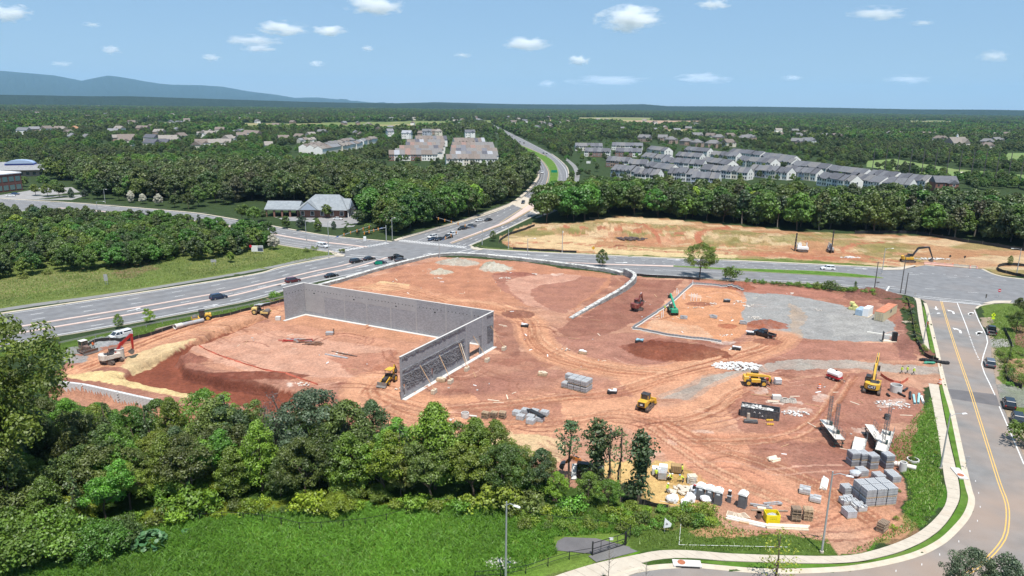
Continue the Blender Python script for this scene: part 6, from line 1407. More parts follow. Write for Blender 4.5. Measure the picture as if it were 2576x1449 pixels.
def excavator(px,py,head,tr_head,label,boom,stick,bk,s=1.0,house=YEL,cw=YEL,armm=YEL,L_=4.6,W_=3.2,decal=None,name='excavator',cabm=BLKM,engine=BLKM):
    p=G(px,py); t=thing(name,label,'excavator',p,head); u=bpy.data.objects.new('crawler_base',None)
    lower=MB().cyl((0,0,.8),(0,0,1.15),.75,n=12).build('slew_ring',BLKM,t); lower.rotation_euler[2]=tr_head-head
    crawler(lower,L_,W_,.95,.62)
    MB().box((-.15,0,1.62),(3.4,W_*.86,.95)).build('house',house,t,bevel=.06)
    pl=[(-1.3-1.25*math.cos(a),1.5*math.sin(a)) for a in np.linspace(-1.15,1.15,9)]; MB().prism([(-1.1,-W_*.44)]+pl+[(-1.1,W_*.44)],1.12,2.35,axis='z').build('counterweight',cw,t,bevel=.05)
    MB().box((-.55,-.35,2.22),(1.9,W_*.5,.36)).build('engine_cover',engine,t,bevel=.05); MB().cyl((-.9,-.9,2.3),(-.9,-.9,3.0),.07,n=8).build('exhaust',BLKM,t)
    cab(t,(.75,W_*.29,1.2),(1.75,1.0,1.85),cabm)
    MB().box((.9,-W_*.3,1.75),(1.5,.9,.9)).build('tool_box',house,t,bevel=.04)
    arm(t,[(a*s,b_*s) for a,b_ in boom],.42*s,[.5*s]+[.75*s]*(len(boom)-2)+[.42*s],armm,'boom'); arm(t,[(a*s,b_*s) for a,b_ in stick],.34*s,[.62*s,.34*s],armm,'stick')
    ram(t,(.9,1.3),(boom[1][0]*s,boom[1][1]*s-.3),.3); ram(t,(.9,1.3),(boom[1][0]*s,boom[1][1]*s-.3),-.3); ram(t,(boom[1][0]*s,boom[1][1]*s+.4),(stick[0][0]*s-.2,stick[0][1]*s+.35))
    bucket(t,(stick[1][0]*s,0,stick[1][1]*s),1.25*s,bk[0],bk[1])
    for y in (-.5,.5):MB().bar((-.4,y*W_*.8,2.15),(.9,y*W_*.8,2.9),.05).build('handrail',BLKM,t)
    if decal:
        MB().box((-2.57,0,1.76),(.04,1.55,.82)).build('badge',BLKM,t); text(t,decal,.72,(-2.605,0,1.76),(R(90),0,R(-90)),WHM)
    return t
hc=heading((2192,985),(2205,940))
e_=excavator(2193,984,hc,hc+.03,'large yellow excavator with CAT badge on its rear parked before the gravel track',[(.9,1.7),(3.0,4.9),(6.2,6.3)],[(6.2,6.3),(8.3,3.2)],(1.0,-.4),decal='CAT',W_=3.3)
excavator(282,912,heading((275,905),(330,893)),R(-22),'white bodied excavator with red boom setting pipe by the gravel heap',[(.8,1.6),(2.3,3.9),(4.6,5.6)],[(4.6,5.6),(4.6,2.2)],(.8,-1.1),house=OFFW,cw=OFFW,armm=REDM,L_=4.3,W_=2.9,cabm=BROWN)
excavator(2283,659,R(-14),R(-14),'yellow and black excavator with arched black boom on the graded hill',[(.8,1.6),(3.0,5.6),(6.6,6.2)],[(6.6,6.2),(8.4,2.1)],(1.1,-.9),armm=BLKM,house=YEL,cw=YEL,L_=5.0)
excavator(1603,780,R(55),R(20),'small dark red mini excavator on the red bank',[(.6,1.5),(1.5,4.2),(2.6,4.9)],[(2.6,4.9),(3.6,2.6)],(.7,-1.0),house=DRED,cw=DRED,armm=DRED,L_=3.0,W_=2.2,s=.9,name='mini_excavator',cabm=DRED)
excavator(1478,1205,R(165),R(150),'orange excavator half hidden behind the cedars',[(.6,1.5),(1.6,3.4),(3.0,3.8)],[(3.0,3.8),(3.9,2.6)],(.8,.3),house=M('machine_orange',(0.5,0.17,0.04),.45,var=.15,dirt=DUST),cw=BLKM,armm=MATS['machine_orange'],L_=3.2,W_=2.3,s=.9)
# dozer
t=thing('bulldozer','brown muddy bulldozer beside the grey gravel heap','bulldozer',G(216,886),R(-32)); crawler(t,3.2,2.3,.85,.5)
MB().box((.6,0,1.25),(1.9,1.0,.85)).build('engine_hood',BROWN,t,bevel=.05); cab(t,(-.7,0,1.0),(1.5,1.5,1.75),BROWN,M('canopy_white',(0.6,.58,.52),.6)); MB().prism([(2.2,.1),(2.45,.1),(2.3,.6),(2.5,1.15),(2.3,1.15),(2.1,.6)],-1.65,1.65).build('blade',STEEL,t)
for s in (-1,1):MB().bar((0,s*1.3,.5),(2.2,s*1.3,.45),.18).build('push_arm',BROWN,t)
MB().cyl((.9,.3,1.6),(.9,.3,2.3),.07,n=8).build('exhaust',BLKM,t)
# crawler loader
hl=heading((1612,1036),(1645,1005)); t=thing('crawler_loader','yellow crawler loader driving away with raised bucket on the bare clay','loader',G(1622,1028),hl); crawler(t,3.6,2.6,.95,.55)
MB().box((-1.2,0,1.55),(1.5,1.7,1.15)).build('engine_hood',YEL,t,bevel=.07); MB().box((-1.98,0,1.55),(.06,1.3,.85)).build('grille',BLKM,t); MB().box((-2.03,.0,1.5),(.04,.5,.25)).build('badge',WHM,t); cab(t,(.15,0,1.2),(1.5,1.6,1.9),YEL,BLKM)
for s in (-1,1):MB().bar((.2,s*.95,1.9),(2.5,s*.95,1.1),.28,.35).build('lift_arm',YEL,t)
MB().prism([(2.4,.45),(3.3,.35),(3.5,.45),(2.9,.8),(2.65,1.6),(2.4,1.6)],-1.3,1.3).build('bucket',YEL,t); MB().box((0,0,.95),(3,1.3,.4)).build('belly',BLKM,t)
# backhoe loader
t=thing('backhoe_loader','backhoe loader with yellow canopy working beside the free end of the wall','backhoe',G(978,962),heading((985,955),(966,968)));
for s in (-1,1):wheel(t,-1.0,s*.95,.78,.45,YEL); wheel(t,1.5,s*.85,.48,.35,YEL)
MB().box((1.3,0,1.15),(1.7,.95,.75),top=.9).build('engine_hood',BLKM,t,bevel=.05); MB().box((-.2,0,.9),(3.2,.8,.5)).build('chassis',YEL,t); MB().box((-.6,0,2.85),(1.9,1.5,.14)).build('canopy',YEL,t,bevel=.04); MB().box((-.5,0,1.5),(.8,.9,.5)).build('seat',BLACK,t)
for sx in (-1.35,.2):
    for s in (-1,1):MB().bar((sx,s*.65,1.1),(sx,s*.68,2.8),.09).build('canopy_post',BLKM,t)
for s in (-1,1):MB().bar((.6,s*.7,1.5),(2.7,s*.7,.6),.16,.22).build('lift_arm',YEL,t)
MB().prism([(2.6,.12),(3.3,.08),(3.4,.14),(2.95,.4),(2.8,.95),(2.6,.95)],-1.1,1.1).build('bucket',STEEL,t); arm(t,[(-1.9,1.0),(-2.5,3.1)],.25,[.4,.3],YEL,'boom'); arm(t,[(-2.5,3.1),(-3.3,1.7)],.2,[.3,.25],BLKM,'stick'); bucket(t,(-3.3,0,1.7),.6,.55,.5,BLKM)
# rollers
def roller(px,py,head,label,m_,canopy):
    t=thing('soil_roller',label,'roller',G(px,py),head); d=MB().cyl((1.75,-1.05,.75),(1.75,1.05,.75),.75,n=18).build('drum',STEEL,t,smooth=False)
    for s in (-1,1):MB().box((1.6,s*1.15,.78),(2.2,.14,.45)).build('drum_frame',m_,t); wheel(t,-1.35,s*.85,.75,.5,m_)
    MB().box((.75,0,.85),(.5,2.2,.5)).build('yoke',m_,t); MB().box((-1.5,0,1.45),(1.7,1.5,.85),top=.92).build('engine_hood',m_,t,bevel=.06); MB().box((0,0,1.05),(1.5,1.4,.4)).build('platform',BLKM,t); MB().box((-.15,0,1.5),(.6,.6,.6)).build('seat',BLACK,t)
    for sx in (-.6,.55):
        for s in (-1,1):MB().bar((sx,s*.62,1.1),(sx,s*.62,2.75),.08).build('canopy_post',BLKM,t)
    MB().box((-.02,0,2.82),(1.6,1.6,.12)).build('canopy',canopy,t,bevel=.03); MB().cyl((-1.6,.5,1.85),(-1.6,.5,2.4),.06,n=8).build('exhaust',BLKM,t)
    if canopy is BLKM:MB().box((-.02,0,2.05),(1.3,1.3,1.25)).build('cab_glass',CGLASS,t)
roller(509,806,R(205),'yellow soil roller with black cab beside the guard rail',YEL,BLKM); roller(657,803,R(-8),'faded yellow soil roller with open canopy near the return wall',YELP,GREYM)
# telehandlers
def telehandler(px,py,head,label,m_,boom,load,rim,name='telehandler'):
    t=thing(name,label,'telehandler',G(px,py),head)
    for s in (-1,1):
        for x in (-1.55,1.55):wheel(t,x,s*.95,.68,.45,rim)
    MB().box((0,0,.95),(4.4,1.15,.5)).build('chassis',BLKM,t); MB().box((-2.0,0,1.5),(1.1,2.0,1.15),top=.92).build('rear_body',m_,t,bevel=.06); MB().box((-.1,-.85,1.3),(1.9,.65,.75)).build('engine_pod',m_,t,bevel=.06); cab(t,(-.1,.7,1.1),(1.5,.85,1.65),m_,BLKM)
    for s in (-1,1):
        for x in (-1.55,1.55):MB().box((x,s*.97,1.45),(1.1,.5,.1),top=.7).build('mudguard',BLKM,t)
    a,b_=boom; A,B=Vector((a[0],-.1,a[1])),Vector((b_[0],-.1,b_[1])); MB().bar(A,A.lerp(B,.72),.5,.55).build('boom',m_,t,bevel=.03); MB().bar(A.lerp(B,.68),B,.36,.4).build('boom_extension',m_,t)
    MB().box((b_[0]+.15,-.1,b_[1]-.55),(.35,.5,1.2)).build('boom_head',m_,t,bevel=.04); MB().box((b_[0]+.42,-.1,b_[1]-1.0),(.14,1.3,1.0)).build('fork_carriage',BLKM,t)
    for s in (-.45,.25):MB().box((b_[0]+1.05,s,b_[1]-1.45),(1.2,.14,.07)).build('fork',STEEL,t)
    ram(t,(.5,1.3),(A.lerp(B,.5).x,A.lerp(B,.5).z-.2)); return t
telehandler(1899,968,R(-7),'yellow telehandler with lowered boom beside the water tank',YEL,((-2.0,2.35),(2.7,2.1)),None,YEL)
telehandler(1692,789,heading((1705,792),(1680,760)),'green telehandler lifting a load over the new footing',GREENM,((-2.0,2.3),(4.6,4.6)),None,BLKM)
# drill rigs on the hill
for px,py,lab,m_,hd,mast in [(2018,633,'white tracked drill rig with black mast on the graded hill',WHM,R(-10),7.5),(2088,633,'dark grey drill rig with tall mast on the graded hill',GREYM,R(75),9.5)]:
    t=thing('drill_rig',lab,'drill rig',G(px,py),hd); crawler(t,4.2,2.5,.8,.5); MB().box((0,0,1.5),(4.6,2.0,1.1),top=.9).build('body',m_,t,bevel=.08); MB().box((-1.2,.2,2.7),(1.8,1.2,1.6),top=.6).build('dust_hood',m_,t); MB().bar((-2.9,0,.3),(-2.8,0,mast),.45,.4).build('mast',BLKM,t)
    for k in range(5):MB().box((-2.85,0,1.5+k*mast*.17),(.62,.6,.18)).build('mast_collar',STEEL,t)
    MB().cyl((1.6,.5,2),(1.6,.5,3.6),.22,n=8).build('stack',m_,t); MB().bar((-1.5,0,2.0),(-2.7,0,3.8),.3).build('feed_arm',m_,t); MB().cyl((-3.2,0,.2),(-3.15,0,mast*.7),.08,n=6).build('drill_rod',STEEL,t)
# ================================================================ building supplies
PALW=M('pallet_wood',(0.42,0.31,0.20),.9,var=.25,scale=3); PALO=M('old_pallet_wood',(0.26,0.19,0.135),.9,var=.3,scale=3); BLKG=M('wrapped_block_grey',(0.30,0.31,0.32),.55,var=.2,scale=2.5,dirt=(0.42,0.43,0.44,.6)); BLKP=M('pale_block_grey',(0.46,0.455,0.44),.85,var=.15,scale=3)
def pallet(t,z=0.0,w=1.2,d=1.0,mat=PALW,name=None):
    for i in range(6):link('board',PB(w,.1,.02,mat),mat,t,loc=(0,-d/2+.05+(d-.1)*i/5,z+.13))
    for x in (-w/2+.05,0,w/2-.05):link('stringer',PB(.09,d,.1,mat),mat,t,loc=(x,0,z+.06))
PBM={}
def PB(a,b_,c,mat):
    k=(a,b_,c,mat.name)
    if k not in PBM:PBM[k]=MB().box((0,0,0),(a,b_,c)).mesh('board'); PBM[k].materials.append(mat)
    return PBM[k]
TOPB=M('pale_block_top',(0.44,0.445,0.45),.8,var=.18,scale=4)  # top course, paler than the courses below
def cube_of_blocks(px,py,rz,label,group,h=1.2,w=1.25,d=1.25,mat=BLKG,z=0.0,loc=None,wrap=True,mess=0):
    """pallet of concrete blocks: each block of the top course and the layers below"""
    p=loc if loc is not None else G(px,py,z); t=thing('block_pallet',label,'pallet',p,rz,group); pallet(t,0,w,d)
    n=int(h/.2); rn=random.Random(int(px+py*3))
    for k in range(n-1):link('course',PB(round(w*(.99 if k%2 else .955),3),round(d*(.99 if k%2 else .955),3),.185,mat),mat,t,loc=(rn.uniform(-.015,.015),rn.uniform(-.015,.015),.15+.2*k+.1))
    for i in range(3):
        for j in range(6):
            if mess and rn.random()<mess:continue
            link('block',PB(round(w/3-.03,3),round(d/6-.075,3),.19,TOPB),TOPB,t,loc=(-w/2+w/6+i*w/3,-d/2+d/12+j*d/6,.15+.2*(n-1)+.1+rn.uniform(0,.02)))
    return t
# stack on the clay north of the crossing
zs=lambda x,y:((2100+x/2.4156)*.6389,(1400+y/2.4156)*.6389)
h0=heading((1411,975),(1462,988)); q0=G(*zs(305,300)); e1=Vector((math.cos(h0),math.sin(h0),0)); e2=Vector((-e1.y,e1.x,0))
for i in range(4):
    for j in range(2):
        for k in range(2 if not (i==0 and j==0) else 1):
            cube_of_blocks(i*9+j,k,h0,'%s grey block pallet in the two-tier stack beside the haul road'%('upper' if k else 'lower'),'two-tier block stack, %s tier'%('upper' if k else 'lower'),loc=q0+e1*i*1.5+e2*j*1.5+Vector((0,0,k*1.36)),h=1.2,w=1.35,d=1.35)
# lower group near the tree belt
for i,(x,y,wr) in enumerate([(1300,1045,0),(1322,1040,0),(1345,1042,0),(1370,1045,0),(1310,1055,0),(1335,1056,0),(1358,1060,0),(1335,1066,0)]):cube_of_blocks(x,y,R(-25),'plastic wrapped block pallet in the low group above the tree belt','low group of wrapped pallets',h=.8,w=1.5,d=1.3,mat=M('plastic_wrap',(0.42,0.44,0.46),.3,var=.25,scale=3,spec=.6))
t=thing('black_pipe_bundle','black corrugated pipes lying across the wrapped pallets','pipes',G(1345,1055,1.05),R(-50))
for k in range(3):MB().pipe((-2.2+k*.2,k*.3,.2),(2.2,k*.3,.2),.16,.03).build('pipe',BLACK,t)
def pallet_stack(px,py,rz,n,label,mat=PALO,group=None,lean=0.0,w=1.25):
    t=thing('pallet_stack',label,'pallets',G(px,py),rz,group); rn=random.Random(int(px))
    for k in range(n):
        e_=bpy.data.objects.new('pallet',PB(.01,.01,.01,mat)); COL.objects.link(e_); e_.parent=t; e_.location=(rn.uniform(-.07,.07)+lean*k,rn.uniform(-.07,.07),k*.155); e_.rotation_euler[2]=rn.uniform(-.06,.06)
        pallet(e_,0,w,1.05,mat if rn.random()<.7 else PALW)
for i,x in enumerate((1221,1242,1264)):pallet_stack(x,1051,R(-20),8,'stack of worn wooden pallets beside the wrapped block pallets',group='three pallet stacks in a row')
t=thing('concrete_ring','pale concrete manhole ring beside the pallet stacks','manhole ring',G(1170,1049)); MB().pipe((0,0,0),(0,0,.9),.75,.12,18).build('ring',FRESH,t); MB().cyl((0.8,0,.3),(2.2,-.1,.2),.16).build('spout',FRESH,t)
# stacks by the street verge
zq=lambda x,y:((3150+x/3.622)*.6389,(1700+y/3.622)*.6389)
LOWER='grey block pallet in the lower tier of the big stack by the verge'; UPPER='grey block pallet in the upper tier of the big stack by the verge'
h1=heading(zq(720,880),zq(930,1060)); a1=Vector((math.cos(h1),math.sin(h1),0)); a2=Vector((-a1.y,a1.x,0)); q1=G(*zq(745,905))
for i in range(2):
    for j in range(3):
        for k in range(2):cube_of_blocks(i+5*j,k+40,h1,UPPER if k else LOWER,'big block stack by the verge, %s'%('upper' if k else 'lower'),loc=q1+a1*(i*1.72+.85)+a2*(j*1.72+.6)+Vector((0,0,1.42*k)),h=1.25,w=1.62,d=1.6)
cube_of_blocks(*zq(655,880),h1,'wrapped grey block pallet against the big stack by the verge',None,h=1.3,w=1.5,d=1.5)
for x,y,l in [(640,1030,'loose topped block pallet in front of the big stack'),(700,1010,'stepped block pallet in front of the big stack'),(790,1085,'half used pale block pallet in front of the big stack'),(850,1110,'pale half used block pallet at the right of the stepped ones')]:cube_of_blocks(*zq(x,y),h1,l,None,h=.95,w=1.5,d=1.4,mat=BLKP,mess=.35)
cube_of_blocks(*zq(690,1200),h1,'single wrapped block pallet standing before the big stack',None,h=1.15,w=1.7,d=1.5,mat=MATS['plastic_wrap'])
for i,(x,y,z2) in enumerate([(745,470,2),(880,480,2),(1010,510,2),(1230,505,2),(1110,690,1),(1290,660,1),(1230,820,1),(1330,700,1),(870,615,1)]):
    for k in range(z2):cube_of_blocks(*zq(x,y),h1,'dark %s block pallet of the row below the mast climber platforms'%('upper' if k else 'lower') if z2==2 else 'grey block pallet standing behind the big stack by the verge','row below the platforms, %s'%k if z2==2 else 'pallets behind the big stack',loc=G(*zq(x,y),1.3*k),h=1.15,w=1.6,d=1.5,mat=M('dark_block',(0.21,0.215,0.225),.8,var=.2,scale=3) if z2==2 else BLKG)
t=thing('crumpled_wrap','crumpled clear plastic heap over a block pallet','plastic heap',G(*zq(780,640))); MB().ico((0,0,.55),(.95,.8,.65),2,jit=.18,seed=4).build('plastic_sheet',MATS['plastic_wrap'],t)
zj=lambda x,y:((2700+x/3.622)*.6389,(1800+y/3.622)*.6389)
pallet_stack(*zj(1560,905),R(-8),14,'tall leaning stack of weathered pallets beside the yellow bin'); pallet_stack(*zj(1730,890),R(-8),12,'tall pallet stack right of the leaning one',mat=PALW); pallet_stack(*zq(1170,1405),R(40),9,'lone stack of dark weathered pallets near the pavement bend',w=1.5)
pallet_stack(*zj(90,370),R(5),9,'stack of pale pallets beside the toilets',mat=LUMB)
for x,y,rz_,l in [(680,830,R(-25),'loose wooden pallet lying by the long lumber'),(800,850,R(15),'second loose pallet lying askew by the long lumber')]:
    t=thing('wooden_pallet',l,'pallet',G(*zj(x,y)),rz_); pallet(t,0,1.9,1.4,LUMB)
def lumber(px0,px1,n,label,w=.24,h=.2,mat=LUMB,rows=2,gap=.02,name='lumber_stack'):
    a,b_=G(*px0),G(*px1); d=b_-a; t=thing(name,label,'lumber',a,math.atan2(d.y,d.x)); rn=random.Random(n)
    for k in range(rows):
        for i in range(n-k):MB().box((d.length/2+rn.uniform(-.25,.25),(i+.5*k)*(w+gap),.1+k*(h+.01)),(d.length,w,h)).build('beam',mat,t)
    return t
lumber(zj(585,880),zj(1150,1010),3,'long white beams laid across the clay toward the yellow bin',mat=M('white_beam',(0.70,0.67,0.60),.7,var=.08)); lumber(zj(1170,1020),zj(1765,1055),4,'bundle of pale boards lying below the yellow bin')
lumber(zj(940,700),zj(1210,740),2,'dark grey beams lying near the toilets',mat=GREYM); lumber(zj(1135,690),zj(1350,690),2,'second dark beam bundle near the toilets',mat=GREYM); lumber(zj(950,765),zj(1470,785),1,'single long grey plank near the pallet stacks',mat=TIMB2,rows=1); lumber(zj(1000,735),zj(1120,745),2,'short pale boards beside the dark beams',rows=1); lumber(zj(780,935),zj(920,965),1,'short loose board near the long beams',rows=1,mat=TIMBER)
lumber(zq(370,830),zq(400,690),4,'bundle of white planks by the lamp post',mat=MATS['white_beam']); lumber((1942,1164),(1962,1158),5,'short bundle of grey white tubes on the clay',w=.3)
for x,y,l,m_ in [(65,870,'pyramid heap of pale blocks on a pallet near the lamp post',0),(215,985,'scattered pale blocks on a pallet near the lamp post',.5)]:cube_of_blocks(*zq(x,y),R(-25),l,None,h=.62 if m_ else .9,w=1.6,d=1.4,mat=BLKP,mess=.45)
# drum, yellow bin, toilets
t=thing('steel_drum','dark rusty steel drum beside the yellow bin','drum',G(*zj(1040,875))); MB().cyl((0,0,0),(0,0,1.0),.36,n=16).build('barrel',BROWN,t)
for z_ in (.33,.66,.98):MB().cyl((0,0,z_-.02),(0,0,z_+.02),.375,n=16).build('hoop',BROWN,t)
t=thing('yellow_bin','bright yellow open waste bin with rubbish inside','bin',G(*zj(1220,905)),R(-3)); BY=M('bin_yellow',(0.75,0.60,0.01),.45,var=.06)
for c,d in (((0,-.75,.65),(1.9,.07,1.3)),((0,.75,.65),(1.9,.07,1.3)),((-.93,0,.65),(.07,1.43,1.3)),((.93,0,.65),(.07,1.43,1.3)),((0,0,.06),(1.8,1.43,.1))):MB().box(c,d).build('panel',BY,t)
MB().ico((0,0,.75),(.75,.6,.35),2,jit=.2,seed=2).build('rubbish',M('mixed_rubbish',(0.35,0.37,0.36),.8,var=.6,scale=6),t)
for k in range(2):text(t,'WASTE BIN' if False else '— — — —',.2,(0,-.80,.95-.25*k),(R(90),0,0),BLACK,'marking')
JG=M('toilet_grey_plastic',(0.095,0.10,0.108),.5,var=.08); JW=M('toilet_white_roof',(0.80,0.80,0.79),.5,var=.04); LBLW=M('paper_label',(0.72,0.73,0.74),.6,var=.1,scale=12)
def toilet(px,py,rz,label,group=None,stickers=True):
    t=thing('portable_toilet',label,'toilet',G(px,py),rz,group)
    MB().box((0,0,.1),(1.2,1.2,.14)).build('base',JG,t); MB().box((0,0,1.15),(1.1,1.1,2.0)).build('cabin',JG,t,bevel=.03)
    MB().box((0,-.565,1.12),(.78,.04,1.8)).build('door',M('toilet_door_grey',(0.13,0.136,0.146),.5,var=.08),t)
    for k in range(4):MB().box((-.28+k*.185,-.59,.95),(.08,.02,1.0)).build('door_rib',JG,t)
    for k in range(4):MB().box((.565,-.28+k*.185,.95),(.02,.08,1.0)).build('side_rib',MATS['toilet_door_grey'],t)
    pts=[(-.66+1.32*i/8,2.15+.3*math.sin(math.pi*i/8)**.6) for i in range(9)]; MB().prism([(-.66,2.08)]+pts+[(.66,2.08)],-.66,.66).build('roof',JW,t); MB().cyl((.3,.35,2.3),(.3,.35,2.62),.05,n=8).build('vent_pipe',JG,t)
    if stickers:MB().box((.05,-.592,1.8),(.5,.02,.28)).build('label_plate',LBLW,t); MB().box((.592,0,1.8),(.02,.4,.28)).build('label_plate',LBLW,t)
hj=heading(zj(150,600),zj(500,685))
for i,(x,y) in enumerate([(205,590),(330,625),(455,660)]):toilet(*zj(x,y),hj,['grey portable toilet with white roof beside the plastic bags','middle grey portable toilet of the row of three','grey portable toilet at the open end of the row of three'][i])
toilet(*zj(805,705),hj-.15,'grey portable toilet standing apart from the row of three',None,False)
for x,y,l in [(615,640,'grey hand wash station between the toilets'),(115,560,'hand wash station with red top at the end of the toilets')]:
    t=thing('hand_wash_station',l,'wash station',G(*zj(x,y)),hj); MB().box((0,0,.5),(.6,.55,1.0),top=.9).build('tank',JG,t,bevel=.04); MB().box((0,0,1.05),(.7,.62,.1)).build('basin',GREYM,t); MB().box((0,.1,1.45),(.5,.35,.7)).build('dispenser',BLACK,t,bevel=.03); MB().box((0,.1,1.85),(.4,.3,.1)).build('dispenser_lid',REDM if 'red' in l else JW,t)
BAGW=M('white_bulk_bag',(0.76,0.76,0.77),.7,var=.12,scale=3)
for i,(px,py,r_) in enumerate([(1690,1262,.9),(1735,1262,1.0),(1752,1245,1.15),(1775,1262,.85),(1722,1270,.7)]):
    t=thing('bulk_bag','slumped white plastic bulk bag at the edge of the scrub','bag',G(px,py),i,'white bulk bags'); MB().ico((0,0,r_*.6),(r_,r_*.9,r_*.8),2,jit=.14,seed=i).build('bag',BAGW,t); MB().cyl((0,0,r_*1.2),(.1,0,r_*1.55),.22,.1,7).build('neck',BAGW,t)
# rock heaps
def rocks(px,py,rx,ry,n,label,mat,s=(.15,.5),h=.5,name='rock_heap',kindlab='rocks'):
    p=G(px,py); t=thing(name,label,kindlab,p); rn=random.Random(int(px)); ms=[MB().ico((0,0,0),1.0,1,.65,.3,k).mesh('rock') for k in range(5)]
    for m_ in ms:m_.materials.append(mat)
    for i in range(n):
        a,q=rn.uniform(0,6.28),rn.uniform(0,1)**.6; x,y=rx*q*math.cos(a),ry*q*math.sin(a); r_=rn.uniform(*s); o=link('rock',rn.choice(ms),None,t,loc=(x,y,h*(1-q)*rn.uniform(.3,1.2)+r_*.3),rz=rn.uniform(0,6)); o.scale=(r_*rn.uniform(.7,1.5),r_,r_*rn.uniform(.6,1)); o.rotation_euler[0]=rn.uniform(-.5,.5)
    return t
WROCK=M('white_rubble',(0.56,0.55,0.53),.9,var=.2,scale=3); GROCK=M('grey_riprap',(0.42,0.40,0.37),.9,var=.3,scale=3)
rocks(1856,922,5.8,2.6,260,'long heap of broken white concrete rubble beside the gravel track',WROCK,(.12,.42),.6); rocks(1258,1418,1.9,1.3,60,'small grey riprap outlet beside the lamp post in the meadow',GROCK,(.15,.35),.2); rocks(1722,1238,3.0,1.6,50,'heap of pale broken stones beside the sand pad',M('tan_rubble',(0.52,0.46,0.38),.9,var=.25),(.2,.5),.3); rocks(2280,1000,0.01,.01,1,'single white stone',WROCK) if False else None
rocks(1590,672-70,7,2.6,60,'dark broken slabs heaped on the graded hill',M('dark_slab',(0.085,0.06,0.055),.95,var=.4),(.4,1.1),.5); rocks(2345,652,7,1.4,70,'pale riprap stones at the foot of the graded hill',WROCK,(.2,.45),.3); rocks(2140,648,4.5,1.5,50,'pale rubble strip beside the grass verge of the crossroad',WROCK,(.2,.45),.2)
rocks(2245,1018,3.6,2.2,70,'scattered white debris near the drain pipes',WROCK,(.08,.28),.08,'debris_scatter','debris'); rocks(2000,1040,2.6,1.4,60,'crushed white debris beside the dumpster',WROCK,(.08,.28),.12,'debris_scatter','debris')
for px,py,n in [(1790,765,14),(1860,760,16),(1830,845,10),(1270,700,18),(1340,690,8),(760,968,12),(1045,830,8),(1100,700,12),(1880,770,18),(1900,800,14),(1750,775,10),(1610,760,8),(1990,740,8),(1420,880,5),(1130,1060,6),(860,890,8),(1015,940+40,10),(1850,878,8),(2060,780,5)]:rocks(px,py,2.2,1.2,n,'small scatter of pale rubble on the clay',M('pale_debris',(0.55,0.49,0.43),.9,var=.3),(.1,.35),.1,'debris_scatter','debris')['group']='pale rubble scatters'
# ================================================================ dumpster, platforms and others
zk=lambda x,y:((2850+x/5.173)*.6389,(1440+y/5.173)*.6389)
DK=M('dumpster_black',(0.055,0.06,0.068),.55,var=.25,dirt=(0.25,0.2,0.17,.4)); a,b_=G(*zk(330,1020)),G(*zk(1115,1135)); d=b_-a; t=thing('roll_off_dumpster','long black roll-off dumpster heaped with broken concrete','dumpster',a,math.atan2(d.y,d.x)); Ln=d.length; Wd=2.4; Hd=1.75
for c,s in (((Ln/2,0,Hd/2+.1),(Ln,.08,Hd)),((Ln/2,Wd,Hd/2+.1),(Ln,.08,Hd)),((.04,Wd/2,Hd/2+.1),(.08,Wd-.08,Hd)),((Ln-.04,Wd/2,Hd/2+.1),(.08,Wd-.08,Hd)),((Ln/2,Wd/2,.15),(Ln-.1,Wd-.1,.12))):MB().box(c,s).build('side',DK,t)
for i in range(9):MB().box((.3+i*(Ln-.6)/8,-.09,Hd/2+.1),(.14,.12,Hd)).build('rib',DK,t)
for i in range(4):MB().box((Ln+.06,.3+i*(Wd-.6)/3,Hd/2+.1),(.1,.12,Hd)).build('rib',STEEL,t)
for y in (0,Wd):MB().box((Ln/2,y,Hd+.14),(Ln+.1,.16,.12)).build('rim',DK,t)
for x,s_ in ((Ln*.37,'A'),(Ln*.50,'A'),(Ln*.58,'A')):text(t,s_,.5,(x,-.16,1.25 if x != Ln*.58 else .7),(R(90),0,0),WHM)
rn=random.Random(3); rk=[MB().ico((0,0,0),1,1,.6,.3,k).mesh('rubble') for k in range(4)]
for m_ in rk:m_.materials.append(WROCK if m_ is not rk[0] else M('dark_rubble_b',(0.2,.19,.18),.9))
for i in range(90):
    x=Ln*rn.uniform(.03,.82); o=link('rubble',rn.choice(rk),None,t,loc=(x,Wd*rn.uniform(.1,.9),Hd*(.95 if x<Ln*.5 else .75)+rn.uniform(0,.3)),rz=rn.uniform(0,6)); s=rn.uniform(.15,.42); o.scale=(s,s*.8,s*.6)
MB().box((Ln*.4,Wd/2,.9),(Ln*.76,Wd-.2,1.2)).build('rubble_bed',M('rubble_fill',(0.4,.38,.35),.9,var=.3),t)
t=thing('trailer_skid','small dark equipment skid with post in front of the dumpster','equipment',G(*zk(545,1165)),R(-6)); MB().box((0,0,.3),(2.6,.6,.5),top=.95).build('tray',DK,t,bevel=.05); MB().box((0,.4,.58),(2.6,.3,.06)).build('lid',TIMB2,t); MB().box((-.4,.5,1.1),(.55,.55,1.2),top=.85).build('post_box',M('tan_box',(0.36,.3,.24),.8),t)
for x,y in ((935,1130),(945,1215)):
    t=thing('yellow_hose_coil','yellow coiled fittings on the clay below the dumpster','coil',G(*zk(x,y)),0,'yellow coils')
    for k in range(4):MB().cyl((-.55+k*.32,0,.12),(-.4+k*.32,.1,.34),.17,n=9).build('coil',YEL,t)
for x,y in ((1240,735),(1390,740)):
    t=thing('rope_coil','coiled pale hose lying behind the dumpster','coil',G(*zk(x,y)),0,'pale hose coils')
    for k in range(4):MB().tube([(math.cos(a)*(.85-.08*k),math.sin(a)*(.75-.08*k),.12+.17*k) for a in np.linspace(0,6.28,15)],.11,6).build('loop',M('hose_pale',(0.45,.41,.36),.8,var=.2),t)
